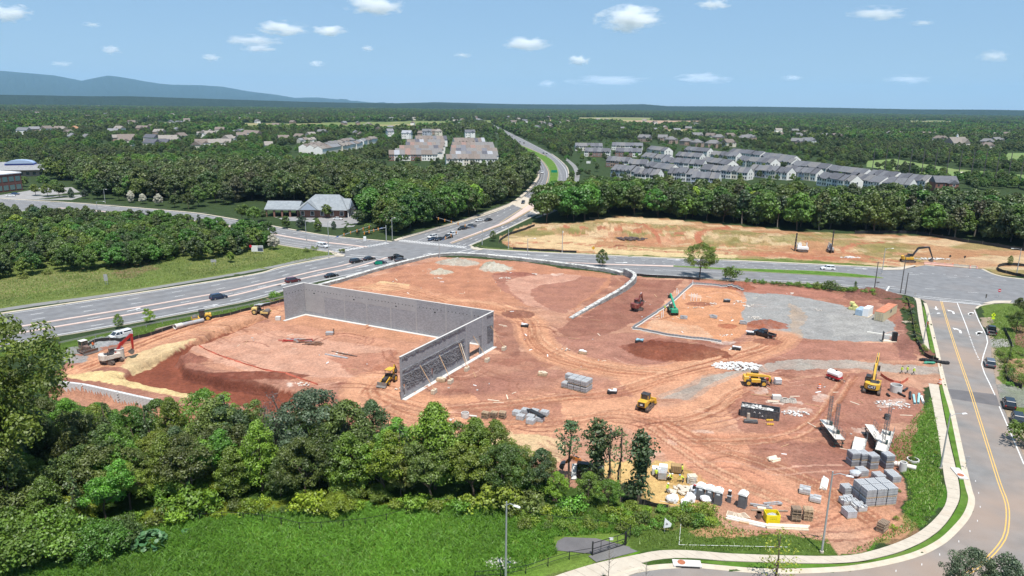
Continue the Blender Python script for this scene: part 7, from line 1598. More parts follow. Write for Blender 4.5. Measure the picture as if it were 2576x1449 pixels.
t=thing('wooden_crate','grey concrete block with timber props behind the dumpster','anchor',G(*zk(1070,680))); MB().box((0,0,.45),(1.7,1.0,.9),rz=-.1).build('block',FRESH,t,bevel=.04)
for dx,dy in ((-4.5,2.0),(-1.2,2.4)):MB().bar((-.5,.2,.6),(dx,dy,.15),.16,.09).build('prop',TIMBER,t)
t=thing('wooden_pallet','single new pallet lying behind the dumpster','pallet',G(*zk(1000,735)),R(-8)); pallet(t,0,2.0,1.0,LUMB)
# intermediate bulk container, water trailer
t=thing('water_tote','caged white water tote on the telehandler side','water tank',G(*zk(1095,372)),R(-7)); MB().box((0,0,.72),(1.35,1.15,1.1)).build('tank',M('tote_plastic',(0.70,.70,.70),.4,var=.06),t,bevel=.08); MB().box((0,0,.08),(1.4,1.2,.14)).build('skid',STEEL,t)
for i in range(6):
    for s in (-1,1):MB().bar((-.65+.26*i,s*.6,.15),(-.65+.26*i,s*.6,1.35),.04).build('cage_bar',GREYM,t)
for z_ in (.4,.8,1.2):
    for s in (-1,1):MB().bar((-.68,s*.61,z_),(.68,s*.61,z_),.04).build('cage_bar',GREYM,t)
t=thing('water_trailer','red trailer carrying a white water tank on the gravel track','trailer',G(2098,955),R(-60)); MB().box((0,0,.75),(3.0,1.7,.35)).build('deck',M('trailer_red',(0.36,.02,.025),.5,var=.1),t,bevel=.03)
pts=[(-.85+.0,1.0)]+[(.85*math.cos(a),1.55+.65*math.sin(a)) for a in np.linspace(0,math.pi,9)]+[(-.85,1.0),(.85,1.0)][1:]; MB().prism([(.85*math.cos(a),1.5+.62*math.sin(a)) for a in np.linspace(0,2*math.pi,14)[:-1]],-1.35,1.35,axis='x').build('tank',JW,t,bevel=.05); MB().cyl((.3,0,2.05),(.3,0,2.3),.2,n=10).build('hatch',BLACK,t)
for s in (-1,1):
    for x in (-.45,.45):wheel(t,x,s*.8,.36,.22)
MB().bar((1.5,0,.7),(2.8,0,.6),.12).build('drawbar',STEEL,t); MB().box((-1.52,0,.7),(.05,1.5,.2)).build('light_bar',LAMP_R,t)
# mast climber platforms
GRN=M('dark_green_steel',(0.03,0.055,0.05),.6,var=.2); PLK=M('pale_deck_planks',(0.60,0.56,0.50),.85,var=.15,scale=2.5); GALV=M('galvanised_steel',(0.16,0.162,0.165),.5,.3,var=.15)
zm=lambda x,y:((2800+x/2.634)*.6389,(1350+y/2.634)*.6389)
def platform(p0,p1,w,label,masts,h=1.7,rails=True,mh=5.5):
    a,b_=P(*p0,h),P(*p1,h); d=b_-a; Ln=d.length; a.z=gz(a.x,a.y); t=thing('mast_climber_platform',label,'work platform',a,math.atan2(d.y,d.x)); n=int(w/.26)
    for i in range(n):MB().box((Ln/2,(i+.5)*w/n,h),(Ln,w/n-.012,.06)).build('plank',PLK,t)
    fr=MB()
    for y in (.1,w-.1):
        for z_ in (h-.12,h-.8):fr.bar((0,y,z_),(Ln,y,z_),.09)
        k=int(Ln/1.0)
        for i in range(k):fr.bar((Ln*i/k,y,h-.12),(Ln*(i+.5)/k,y,h-.8),.05); fr.bar((Ln*(i+.5)/k,y,h-.8),(Ln*(i+1)/k,y,h-.12),.05)
    for x in (0,Ln/2,Ln):fr.bar((x,.1,h-.8),(x,w-.1,h-.8),.08); fr.bar((x,.1,h-.12),(x,w-.1,h-.12),.08); fr.bar((x,.1,h-.8),(x,w-.1,h-.12),.05)
    fr.build('truss',GRN,t)
    lg=MB()
    for x in (.5,Ln-.5):
        for y in (.2,w-.2):lg.bar((x,y,0),(x,y,h-.8),.12); lg.box((x,y,.05),(.4,.4,.1))
    lg.build('legs',GRN,t)
    for mx in masts:
        m_=MB(); x0,y0=Ln*mx,w*.55
        for sx in (-.22,.22):
            for sy in (-.22,.22):m_.bar((x0+sx,y0+sy,.2),(x0+sx,y0+sy,h+mh),.06)
        k=int((h+mh)/.45)
        for i in range(k):
            z_=.3+i*.45
            for (p,q) in (((-.22,-.22),(.22,-.22)),((.22,-.22),(.22,.22)),((.22,.22),(-.22,.22)),((-.22,.22),(-.22,-.22))):m_.bar((x0+p[0],y0+p[1],z_),(x0+q[0],y0+q[1],z_+(.2 if i%2 else 0)),.05)
        m_.build('mast',GALV,t); MB().box((x0,y0-.5,h+.35),(.7,.3,.6)).build('drive_unit',GRN,t)
    if rails:
        for y in (.03,w-.03):
            for s0_,s1_ in ((0.0,.38),(.62,1.0)) if y<1 else ((0,.2),):
                rl=MB()
                for z_ in (h+.5,h+1.05):rl.bar((Ln*s0_,y,z_),(Ln*s1_,y,z_),.045)
                k=max(2,int(Ln*(s1_-s0_)/1.2))
                for i in range(k+1):rl.bar((Ln*(s0_+(s1_-s0_)*i/k),y,h),(Ln*(s0_+(s1_-s0_)*i/k),y,h+1.05),.045)
                rl.build('guard_rail',GALV,t)
    return t
platform(zm(1390,1005),zm(1225,800),1.7,'work platform with two lattice masts resting on the clay',(.28,.72)); platform(zm(1830,1140),zm(1900,930),1.9,'long work platform with two lattice masts beside the verge',(.35,.8),h=1.9); platform(zm(1800,1010),zm(1685,850),1.5,'work platform with guard rails and no mast',(),h=1.8); platform(zm(1590,1130),zm(1620,1000),2.0,'pale decked platform behind the dark block pallets',(),h=1.0)
# manhole pieces and pipes by the verge
def ring(px,py,r_,h,label,mat=FRESH):
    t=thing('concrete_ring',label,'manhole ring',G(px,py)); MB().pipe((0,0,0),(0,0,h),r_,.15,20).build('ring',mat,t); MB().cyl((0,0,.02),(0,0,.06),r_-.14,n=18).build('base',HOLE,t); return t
zx=lambda x,y:((3300+x/4.5275)*.6389,(1400+y/4.5275)*.6389)
ring(*zx(1025,640),1.15,1.5,'large pale concrete manhole section behind the excavator'); ring(*zq(1610,415),.95,.35,'flat concrete manhole cover slab on the verge'); ring(*zq(1460,560),.55,1.6,'upright concrete riser among the drain pipes')
def pipe(p0,p1,r_,label,mat,z=0.0,name='drain_pipe'):
    a,b_=G(*p0),G(*p1); t=thing(name,label,'pipe',a); d=b_-a; MB().pipe((0,0,r_+z),(d.x,d.y,d.z+r_+z),r_,r_*.12,14).build('barrel',mat,t); dn=d.normalized(); MB().pipe(Vector((0,0,r_+z)),Vector((0,0,r_+z))+dn*.5,r_*1.15,r_*.13,14).build('socket',mat,t); return t
PIP=M('pale_pvc',(0.66,.60,.54),.5,var=.08); pipe(zq(1090,440),zq(1380,490),.42,'pale concrete drain pipe below the platform',PIP); pipe(zq(1390,490),zq(1650,550),.40,'pale drain pipe pointing at the verge',PIP)
BLU=M('blue_pvc',(0.33,.55,.58),.5,var=.08)
for (x0,y0,x1,y1,m_,l) in [(1340,720,1365,870,BLU,'light blue pvc pipe beside the pavement'),(1440,700,1425,865,BLU,'second light blue pvc pipe beside the pavement'),(1480,745,1515,850,JW,'white pvc pipe beside the blue pipes'),(1285,670,1280,790,BLACK,'black pipe beside the blue pipes'),(1000,640,1190,745,BLACK,'black corrugated pipe lying in the drain trench'),(1160,650,1230,600,BLACK,'short black fitting beside the manhole section'),(870,700,910,740,BLACK,'black pipe end behind the excavator')]:pipe(zx(x0,y0),zx(x1,y1),.22,l,m_)
ring(*zx(865,1130),.5,.9,'black plastic catch basin behind the platforms',BLACK)
pipe((448,825),(512,810),.55,'grey concrete pipe line beside the roller',GREYM); pipe((440,828),(458,823),.62,'short white concrete pipe collar by the roller',FRESH); lumber((640,770),(700,762),3,'grey form panels stacked behind the roller',mat=GREYM); lumber((395,832),(440,822),4,'scattered grey planks by the guard rail',mat=TIMB2)
t=thing('concrete_block','pale concrete cube beside the open canopy roller','block',G(769-0,806-8)); drop_tree(t)
t=thing('concrete_block','pale concrete cube beside the open canopy roller','block',G(770-70,805)); MB().box((0,0,.5),(1.3,1.0,1.0)).build('cube',FRESH,t,bevel=.04)
t=thing('pipe_structure','white concrete drain box held by the red excavator','drain box',G(303,905)); MB().cyl((0,0,0),(0,0,2.6),.95,n=16).build('barrel',OFFW,t); MB().cyl((0,0,2.6),(0,0,2.7),1.0,n=16).build('lid',FRESH,t)
# pad clutter: steel on the slab
def sticks(px,py,n,label,mats,L_=(1.5,4),spread=3.0,name='scrap_pile',cat='scrap'):
    t=thing(name,label,cat,G(px,py)); rn=random.Random(int(px*3+py))
    for i in range(n):
        a=rn.uniform(-.5,.5); l=rn.uniform(*L_); x,y=rn.uniform(-spread,spread),rn.uniform(-spread*.4,spread*.4); MB().bar((x-l/2*math.cos(a),y-l/2*math.sin(a),.15+rn.uniform(0,.25)),(x+l/2*math.cos(a),y+l/2*math.sin(a),.15+rn.uniform(0,.25)),.22,.16).build('bar',rn.choice(mats),t)
    return t
BROWNW=M('brown_wood',(0.17,.08,.045),.9,var=.3); sticks(745,858,16,'scrap steel and timber lying on the pad inside the walls',[BROWNW,BROWN,GREYM,REDM]); sticks(790,866,8,'brown timber offcuts beside the scrap on the pad',[BROWNW,BROWN],spread=2)
lumber((815,892),(872,902),2,'dark steel rails lying on the pad',mat=GREYM,rows=1); lumber((836,885),(900,898),1,'single long steel rail lying on the pad',mat=BROWN,rows=1); t=thing('mortar_box','grey mortar tub on the pad inside the walls','tub',G(830,842)); MB().box((0,0,.4),(1.8,1.2,.7),top=1.1).build('tub',GREYM,t); MB().box((.9,.3,.8),(.3,.3,1.4)).build('post',BROWN,t)
for px,py,l in [(1320,822,'dark mixer tub with boards beside the haul road'),(1466,890,'white bag pile on a pallet by the curved haul road'),(1365,945,'pale timber pile beside the block stack'),(1852,880,'black tub with white bags near the parked pickup'),(1540,995-5,'black silt basin with gravel beside the block stack'),(1608,862,'black inlet box with blue boards on the clay'),(1828,760,'dark steel box beside the gravel area'),(1888,862-20,'white bag pile behind the black pickup'),(1870,815,'blue grey block cube near the gravel edge'),(1795,800,'stack of grey form panels near the footing'),(1720,802,'small grey block pack by the footing'),(1110,965-5,'pale crate on the clay beside the wall')]:
    t=thing('supply_pile',l,'supplies',G(px,py),R(-15)); rn=random.Random(px)
    dark='black' in l or 'dark' in l; MB().box((0,0,.35),(1.9,1.1,.6),top=1.05).build('tub',BLACK if dark else (BLKG if 'grey' in l else PALW),t,bevel=.03)
    for k in range(5):MB().box((rn.uniform(-.6,.6),rn.uniform(-.4,.4),.75+rn.uniform(0,.15)),(rn.uniform(.5,1.5),.3,.18),rz=rn.uniform(-.6,.6)).build('board' if 'board' in l or 'timber' in l else 'bag',M('sky_blue_board',(.30,.52,.62),.6) if 'blue boards' in l else (LUMB if 'timber' in l or 'crate' in l else (BAGW if 'white' in l or 'boards' in l or 'silt' in l else GREYM)),t)
# low block footing of the second building
FT=[(1592,826),(1640,795),(1690,760),(1740,716),(1745,713)]
def footing(px,label):
    pts=resample(PL(px),step=.9); t=thing('footing_wall',label,'wall',pts[0])
    me=MB().box((0,0,.3),(.82,.34,.6)).mesh('block'); me.materials.append(M('footing_grey',(0.20,.205,.215),.85,var=.2,scale=2))
    mf=MB().box((0,0,.05),(.92,.95,.14)).mesh('base_slab'); mf.materials.append(FRESH)
    for a,b_ in zip(pts,pts[1:]):
        c=(a+b_)/2-pts[0]; r_=math.atan2((b_-a).y,(b_-a).x); z=gz((a.x+b_.x)/2,(a.y+b_.y)/2); link('block',me,None,t,loc=(c.x,c.y,z),rz=r_); link('base_slab',mf,None,t,loc=(c.x,c.y,z+.02),rz=r_)
footing(FT,'low grey block footing wall climbing past the green telehandler'); footing([(1742,714),(1800,718),(1870,732)],'low grey block footing wall along the back of the second building'); footing([(1592,827),(1690,846),(1815,861)],'low grey block footing wall along the front of the second building')
t=thing('rebar_dowels','row of pale upright pipes rising from the second footing','pipes',G(1715,750)); rn=random.Random(4)
for px,py in [(1742,718),(1702,738),(1706,745),(1688,752),(1718,752),(1722,753),(1738,757),(1745,757),(1752,757),(1664,800),(1668,798)]:
    p=G(px,py)-t.location; MB().cyl((p.x,p.y,0),(p.x,p.y,rn.uniform(1.6,2.6)),.09,n=6).build('pipe',JW,t)
# container and wrapped bundles on the gravel
zt=lambda x,y:((3400+x/4.83)*.6389,(1100+y/4.83)*.6389)
a,b_,c_=G(*zt(190,785)),G(*zt(372,812)),G(*zt(635,640)); d=b_-a; e_=c_-b_; hd=math.atan2(e_.y,e_.x); t=thing('shipping_container','cream shipping container with a rusty orange roof on the gravel','container',b_,hd); Lc,Wc,Hc=max(6.1,min(12.2,e_.length)),2.44,2.6; print('container',e_.length,d.length)
CRM=M('container_cream',(0.56,.49,.33),.6,var=.08,scale=1.5); RST=M('rusty_roof',(0.46,.165,.09),.85,var=.25,scale=1.2,dirt=(0.55,.30,.20,.6))
MB().box((Lc/2,Wc/2,Hc/2),(Lc-.1,Wc-.1,Hc-.1)).build('shell',CRM,t); MB().box((Lc/2,Wc/2,Hc),(Lc,Wc,.08)).build('roof',RST,t)
me=MB().box((0,0,0),(.14,.05,Hc-.3)).mesh('corrugation'); me.materials.append(CRM)
for i in range(21):
    for y in (0.02,Wc-.02):link('corrugation',me,None,t,loc=(.3+i*(Lc-.6)/20,y,Hc/2))
for x in (.06,Lc-.06):
    for y in (.06,Wc-.06):MB().box((x,y,Hc/2-.02),(.14,.14,Hc-.06)).build('corner_post',CRM,t)
for k in range(2):MB().box((-.0,Wc*(.27+.46*k),Hc/2),(.06,Wc*.43,Hc-.35)).build('door',CRM,t)
for k in range(4):MB().bar((-.06,Wc*(.16+.225*k),.2),(-.06,Wc*(.16+.225*k),Hc-.2),.05).build('lock_bar',GREYM,t)
for z_ in (.5,1.0,1.5,2.0):MB().box((-.04,Wc/2,z_),(.03,Wc-.5,.06)).build('door_rib',YELP,t)
MB().box((Lc*.52,-.04,Hc*.72),(.85,.03,.75)).build('name_board',M('navy_board',(.05,.06,.10),.5),t); text(t,'RENTAL',.2,(Lc*.52,-.06,Hc*.72),(R(90),0,0),WHM) if False else None
for i,(x0,y0,x1,y1,m_,l,w_,h_) in enumerate([(75,730,200,650,JW,'white wrapped panel bundle beside the container',1.5,2.5),(-35,715,70,640,M('blue_wrap',(.33,.43,.52),.4,var=.2,scale=2),'blue wrapped bundle beside the white one',1.9,1.9)]):
    a=G(*zt(x0,y0)); t=thing('wrapped_bundle',l,'bundle',a,hd)
    for k in range(5):MB().box((.45+k*.86,w_/2,h_/2+.12),(.82,w_,h_-(.0 if k%2 else .15))).build('panel_pack',m_,t,bevel=.04)
    MB().box((2.2,w_/2,.06),(4.6,w_+.2,.12)).build('skid',LUMB,t)
t=thing('insulation_bundle','stepped pile of yellow insulation packs on the gravel','bundle',G(2150,780),hd); YI=M('insulation_yellow',(.58,.55,.22),.8,var=.12)
for k,(x,y,z_) in enumerate([(0,0,.4),(1.2,0,.4),(0,1.1,.4),(1.2,1.1,.4),(.1,.1,1.15),(1.2,.9,1.15),(.2,1.0,1.9)]):MB().box((x,y,z_),(1.15,1.05,.72)).build('pack',YI,t,bevel=.04)
t=thing('rack_frame','tan skid with dark upright rack at the gravel edge','rack',G(*zt(500,1185)),R(-12)); MB().box((0,0,.15),(3.6,1.4,.3)).build('skid',LUMB,t); MB().box((-1.7,0,1.3),(.12,1.0,2.6)).build('upright',BLKM,t)
for k in range(4):MB().box((.5+k*.3,0,1.4),(.2,.9,2.4)).build('coil_pack',BLACK,t)
lumber(zt(80,1010),zt(610,1085),1,'long white beam lying on the gravel',mat=MATS['white_beam'],rows=1,w=.35,h=.3)
t=thing('wooden_pallet','tan pallet lying on the torn earth by the silt fence','pallet',G(*zt(835,820)),R(15)); pallet(t,.1,2.6,1.5,LUMB)
# ================================================================ fences, rails, barriers
FENB=M('fence_black_metal',(0.018,0.018,0.02),.5,var=.1); SILT=M('silt_fabric',(0.022,0.021,0.022),.8,var=.3,scale=1.5); ORN=M('orange_mesh',(0.50,.13,.08),.8,var=.2,scale=6); RAILG=M('guard_rail_grey',(.32,.31,.29),.6,.3,var=.15)
def post_fence(px,label,h=1.3,step=3.0,rails=(1.2,),name='metal_fence',mat=FENB,r_=.06,rail=.045):
    pts=resample(smooth(PL(px),3),step=step); t=thing(name,label,'fence',GW(pts[0].x,pts[0].y)); o=t.location.copy(); me=MB().cyl((0,0,-.2),(0,0,h),r_,n=6).mesh('post'); me.materials.append(mat)
    for p in pts:q=GW(p.x,p.y)-o; link('post',me,None,t,loc=q)
    for a,b_ in zip(pts,pts[1:]):
        qa,qb=GW(a.x,a.y)-o,GW(b_.x,b_.y)-o
        for z_ in rails:MB().bar(qa+Vector((0,0,z_)),qb+Vector((0,0,z_)),rail).build('rail',mat,t)
    return t
post_fence([(60,1435),(250,1370),(420,1325),(560,1308),(640,1312),(730,1328),(760,1335),(850,1330),(925,1322),(1010,1305),(1022,1300)],'thin black metal fence sagging through the meadow grass'); post_fence([(1022,1300),(1120,1275),(1290,1300),(1400,1318),(1500,1328),(1560,1338)],'thin black metal fence in front of the scrub'); post_fence([(1195,1460),(1320,1445),(1400,1418),(1455,1402),(1490,1398)],'black metal fence along the grass strip',rails=(1.2,.6)); post_fence([(1575,1370),(1585,1350),(1560,1338)],'black chain link panel beside the gate',h=1.9,rails=(1.8,.9,.1),step=2.2)
t=thing('metal_gate','black metal swing gate across the asphalt pad','gate',P(1490,1398)); b_=P(1572,1372)-t.location; d=b_.normalized()
for q in (Vector((0,0,0)),b_):MB().cyl(q,q+Vector((0,0,2.1)),.1,n=8).build('gate_post',FENB,t)
for z_ in (.2,1.0,1.85):MB().bar(Vector((0,0,z_)),b_+Vector((0,0,z_)),.07).build('gate_rail',FENB,t)
for k in range(1,4):MB().bar(b_*(k/4)+Vector((0,0,.2)),b_*(k/4)+Vector((0,0,1.85)),.06).build('gate_bar',FENB,t)
MB().box(b_*.55+Vector((0,-.1,1.75)),(.55,.03,.4)).build('notice',WHM,t)
def fabric_fence(px,label,h=.9,mat=SILT,name='silt_fence',step=1.6,sag=.15,posts=TIMB2):
    pts=resample(smooth(PL(px),4),step=step); t=thing(name,label,'fence',GW(pts[0].x,pts[0].y)); o=t.location.copy(); rn=random.Random(len(pts)); mb=MB(); n=len(pts)
    for i,p in enumerate(pts):
        q=GW(p.x,p.y)-o; dx=rn.uniform(-.12,.12); mb.v+=[(q.x,q.y,q.z-.1),(q.x+dx,q.y+dx,q.z+h*rn.uniform(1-sag,1))]
    mb.f=[(2*i,2*i+2,2*i+3,2*i+1) for i in range(n-1)]; ob=mb.build('fabric',mat,t); ob.modifiers.new('cloth','SOLIDIFY').thickness=.03
    me=MB().box((0,0,h*.55),(.06,.06,h*1.25)).mesh('stake'); me.materials.append(posts)
    for p in pts[::2]:link('stake',me,None,t,loc=GW(p.x,p.y)-o)
    return t
fabric_fence([(200,905-30),(335,856),(470,815),(560,797),(640,777),(715,758)],'black silt fence along the foot of the highway verge'); fabric_fence([(2280,752),(2293,800),(2302,850),(2318,890),(2345,905),(2360,912)],'black silt fence along the pavement beside the gravel',1.0)
fabric_fence([(2150,588),(2290,588),(2340,594),(2450,613),(2590,634),(2700,650)],'long black silt fence below the wood on the graded hill',1.5,step=3); fabric_fence([(1255,613),(1262,603),(1290,588),(1345,572)],'black silt fence at the corner of the graded hill',1.2,step=3); fabric_fence([(1290,627),(1370,632),(1450,636)],'short black silt fence beside the crossroad kerb',1.0,step=3); fabric_fence([(2576,698),(2520,685),(2508,675),(2530,667),(2600,672)],'looped black silt fence round the young tree',1.2); fabric_fence([(1585,693),(1680,699),(1760,705)],'black silt fence along the crossroad beside the stone wall',.9); fabric_fence([(2525,830),(2540,860),(2545,880),(2535,910),(2528,940),(2540,965),(2570,978)],'green black silt fence across the street',1.0); fabric_fence([(1560,1262),(1620,1270),(1680,1282)],'black silt fence at the low edge of the sand pad',.8)
fabric_fence([(500,870),(540,890),(600,912),(680,935),(760,955),(800,968)],'orange plastic mesh fence along the edge of the pad',.32,ORN,'mesh_fence',posts=BROWN); fabric_fence([(2215,945),(2235,958),(2262,968),(2285,955)],'red orange mesh fence round the manhole section',.7,ORN,'mesh_fence',posts=BROWN)
t=thing('crumpled_tarp','crumpled black silt fabric and green tarp at the site entrance','tarp',G(2350,912)); rn=random.Random(8)
for k in range(7):MB().ico((-2.2+k*.75,1.2-k*.35,.3),(.6,.45,.4),2,jit=.3,seed=k).build('fabric_fold',SILT,t)
MB().ico((-1.5,-.6,.15),(1.5,.6,.3),2,jit=.3,seed=9).build('tarp',M('green_tarp',(.05,.22,.14),.6,var=.4,scale=4),t)
def guard_rail(px,label,step=4.0):
    pts=resample(smooth(PL(px),4),step=step); t=thing('guard_rail',label,'guard rail',GW(pts[0].x,pts[0].y)); o=t.location.copy(); me=MB().box((0,0,.4),(.16,.2,.85)).mesh('post'); me.materials.append(RAILG)
    for a,b_ in zip(pts,pts[1:]):
        qa,qb=GW(a.x,a.y)-o,GW(b_.x,b_.y)-o; link('post',me,None,t,loc=qa)
        for z_ in (.55,.78):MB().bar(qa+Vector((0,0,z_)),qb+Vector((0,0,z_)),.05,.14).build('beam',RAILG,t)
    return t
guard_rail([(150,868),(280,840),(420,812),(560,785),(650,766),(718,750)],'grey guard rail along the highway above the site'); guard_rail([(1012,600),(1100,576),(1190,548),(1282,514)],'grey guard rail along the wood side of the far highway',6)
# barriers and cones at the closed driveway
for i in range(7):
    x=2335+i*18.5; y=665+i*1.5; t=thing('road_barrier',['faded pink','pale concrete'][i>3]+' road barrier closing the far driveway','barrier',P(x,y),heading((2340,667),(2460,676)),'road barriers, %s'%('pink' if i<4 else 'concrete')); MB().prism([(-.3,0),(.3,0),(.26,.18),(.12,.4),(.08,.95),(-.08,.95),(-.12,.4),(-.26,.18)],-1.4,1.4,axis='x').build('body',M('barrier_pink',(.60,.36,.29),.7,var=.1) if i<4 else CONC,t)
def drum(px,py,label,group=None):
    t=thing('traffic_drum',label,'traffic drum',G(px,py),0,group)
    for k in range(5):MB().cyl((0,0,.06+k*.2),(0,0,.26+k*.2),.32-k*.015,.305-k*.015,12).build('band',ORNG if k%2==0 else JW,t)
    MB().cyl((0,0,0),(0,0,.06),.42,n=12).build('foot',TYRE,t)
drum(2061,978,'orange and white traffic drum on the clay near the large excavator'); drum(2364,966,'orange and white traffic drum at the pavement end by the entrance')
for i,(x,y) in enumerate([(2376,668),(2396,669),(2412,671),(2440,675),(2457,676),(2350,664)]):drum(x,y,'orange and white traffic drum before the closed driveway','drums before the closed driveway')
# ================================================================ poles, signals, signs
POLE=M('pole_galvanised',(.42,.43,.43),.5,.4,var=.1); DPOLE=M('pole_dark',(.10,.09,.085),.7,var=.2); LAMPH=M('lamp_head',(.70,.70,.70),.4,var=.05)
def lamp(px,py,h,label,ang,arm_=2.2,mat=POLE,kind='cobra'):
    t=thing('street_lamp',label,'street lamp',G(px,py),ang); MB().cyl((0,0,0),(0,0,h),.15,.09,10).build('pole',mat,t); MB().cyl((0,0,0),(0,0,.25),.26,n=10).build('base',CONC,t)
    MB().tube([(0,0,h-.5),(arm_*.5,0,h-.1),(arm_,0,h-.15)],.05,6).build('arm',mat,t); MB().box((arm_+.4,0,h-.17),(.95,.36,.14),top=.7).build('lamp_head',LAMPH,t,bevel=.03); return t
lamp(2067,1390,11.9,'tall grey street lamp standing on the grass corner by the pallets',R(-25),1.6); lamp(2366,1179,9.8,'street lamp with small boxes beside the pavement',R(10)); lamp(1272,1462,11,'street lamp rising from the meadow beside the riprap',R(-30),1.0); lamp(2322,866,8.2,'street lamp beside the silt fence and pavement',R(8),2.4)
lamp(771,608,9,'street lamp beside the crossroad near the bank',R(25),3); lamp(827,632-20,9,'street lamp behind the corner signal mast',R(60),1); lamp(987,603,9.5,'street lamp beside the wood at the junction',R(40),1); lamp(248,552,9,'street lamp beside the car park road',R(10),3); lamp(1279,626,9,'street lamp on the hill corner of the crossroad',R(200),2.2); lamp(1414,636,9,'street lamp beside the hill verge of the crossroad',R(-90),2); lamp(1327,655,8.5,'street lamp behind the far stone wall',R(20),2.5); lamp(2418-200,690,9.5,'street lamp near the end of the grass median',R(10),2.5); lamp(2557,690,9.5,'street lamp inside the far silt fence loop',R(170),2.5); lamp(265,511,8,'street lamp beside the flowering trees',R(0),1)
def upole(px,py,h,label,r_=.17):
    t=thing('utility_pole',label,'pole',G(px,py)); MB().cyl((0,0,0),(0,0,h),r_,r_*.7,9).build('shaft',DPOLE,t); MB().box((0,0,h-.4),(1.6,.12,.14)).build('cross_arm',DPOLE,t) if h>9 else MB().cyl((0,0,h),(0,0,h+.1),r_*.8,n=8).build('cap',DPOLE,t)
upole(2265,738,12.5,'tall dark utility pole at the junction corner'); upole(2277,740,6.8,'short dark utility pole beside the tall one'); upole(2199,731,9.2,'dark utility pole by the roadside shrubs')
SIGL=M('signal_yellow',(.62,.25,.03),.5,var=.1)
def signal(px,py,tip,label,n,h=6.4):
    p=P(px,py); q=P(*tip); d=q-p; L_=d.length; t=thing('traffic_signal_mast',label,'traffic signal',p,math.atan2(d.y,d.x)); MB().cyl((0,0,0),(0,0,h+.6),.19,.14,10).build('pole',POLE,t); MB().cyl((0,0,h-.3),(L_,0,h+.3),.13,.07,8).build('arm',POLE,t)
    for i in range(n):
        x=L_*(.35+.6*i/max(1,n-1)); s=MB().box((x,0,h-.1),(.4,.32,1.1)).build('signal_head',SIGL,t,bevel=.03)
        for k,c in enumerate((LAMP_R,BLACK,BLACK)):MB().cyl((x,-.17,h+.22-k*.34),(x,-.21,h+.22-k*.34),.12,n=10).build('lens',c,s)
    MB().box((L_*.2,-.08,h-.1),(1.5,.06,.5)).build('street_name_board',M('sign_blue',(.06,.13,.36),.5),t)
signal(827,643,(935,607),'traffic signal mast on the grass corner reaching over the crossroad',5); signal(1213,616,(1098,583),'traffic signal mast on the hill corner reaching over the far highway',5); signal(972,608,(915,626),'traffic signal mast beside the wood at the junction',4); signal(1105,649,(1150,622),'traffic signal mast behind the stone wall',3)
def sign(px,py,label,h,w,hh,mat,shape='box',cat='sign',rz=0.0,posts=1,name='road_sign',txt=None,tmat=None,tsize=.25,back=False):
    t=thing(name,label,cat,G(px,py),rz)
    for k in range(posts):MB().bar(((k-(posts-1)/2)*w*.6,.06,0),((k-(posts-1)/2)*w*.6,.06,h+hh*.5),.07).build('post',POLE,t)
    if shape=='box':MB().box((0,0,h+hh/2),(w,.05,hh)).build('panel',mat,t)
    else:
        k={'oct':8,'dia':4,'round':14}[shape]; o_={'oct':math.pi/8,'dia':0,'round':0}[shape]; MB().prism([(w/2*math.cos(o_+2*math.pi*i/k),h+hh/2+w/2*math.sin(o_+2*math.pi*i/k)) for i in range(k)],-.025,.025).build('panel',mat,t)
    if txt:text(t,txt,tsize,(0,-.05,h+hh/2),(R(90),0,0),tmat or WHM)
    return t
SGREEN=M('sign_green',(.0,.20,.12),.5,var=.08); SRED=M('sign_red',(.50,.02,.04),.5,var=.08); SFLU=M('sign_fluorescent',(.62,.80,.02),.5,var=.06); SYEL=M('sign_amber',(.62,.32,.02),.5,var=.08)
sign(953,676,'green road sign beside the highway behind the dark sedan',1.6,2.6,1.1,SGREEN,posts=2); sign(1394,440,'green direction sign in the grass median of the highway',2,5,2,SGREEN,posts=2); s_=sign(2511,750,'round red do not enter sign at the street corner',2.0,1.0,1.0,SRED,'round'); MB().box((0,-.04,2.5),(.72,.03,.2)).build('bar',WHM,s_)
s_=sign(2496,812,'fluorescent yellow diamond warning sign with plaque across the street',1.6,1.3,1.3,SFLU,'dia'); MB().box((0,-.02,1.3),(.9,.05,.5)).build('plaque',SFLU,s_); MB().prism([(-.1,2.0),(.1,2.0),(.06,2.35),(.2,2.5),(0,2.62),(-.12,2.4)],-.05,-.03).build('symbol',BLACK,s_)
sign(1492,682-41,'amber warning sign beside the graded hill',2.0,1.5,1.5,SYEL,'dia'); sign(2430,1330-150,'small sign standing on the pavement edge',1.6,.5,.6,GREYM); s_=sign(648,638,'white and navy sale board beside the blossoming tree',.8,4.6,2.4,WHM,posts=2,name='site_board'); MB().box((1.2,-.05,1.6),(2.0,.03,1.1)).build('navy_panel',M('navy_board',(.05,.06,.10),.5),s_); MB().box((1.2,-.05,2.6),(2.0,.03,.7)).build('grey_panel',GREYM,s_); MB().prism([(-2.5+.55*math.cos(a),2.9+.55*math.sin(a)) for a in np.linspace(0,6.28,11)[:-1]],-.06,-.04).build('round_badge',SRED,s_)
for px,py,l in [(268,716,'grey back of a tall road sign on the grassy bank'),(538,668,'grey back of a wide road sign on the grassy bank')]:sign(px,py,l,1.2,1.2 if px<400 else 2.0,2.2 if px<400 else 1.0,GREYM,posts=2)
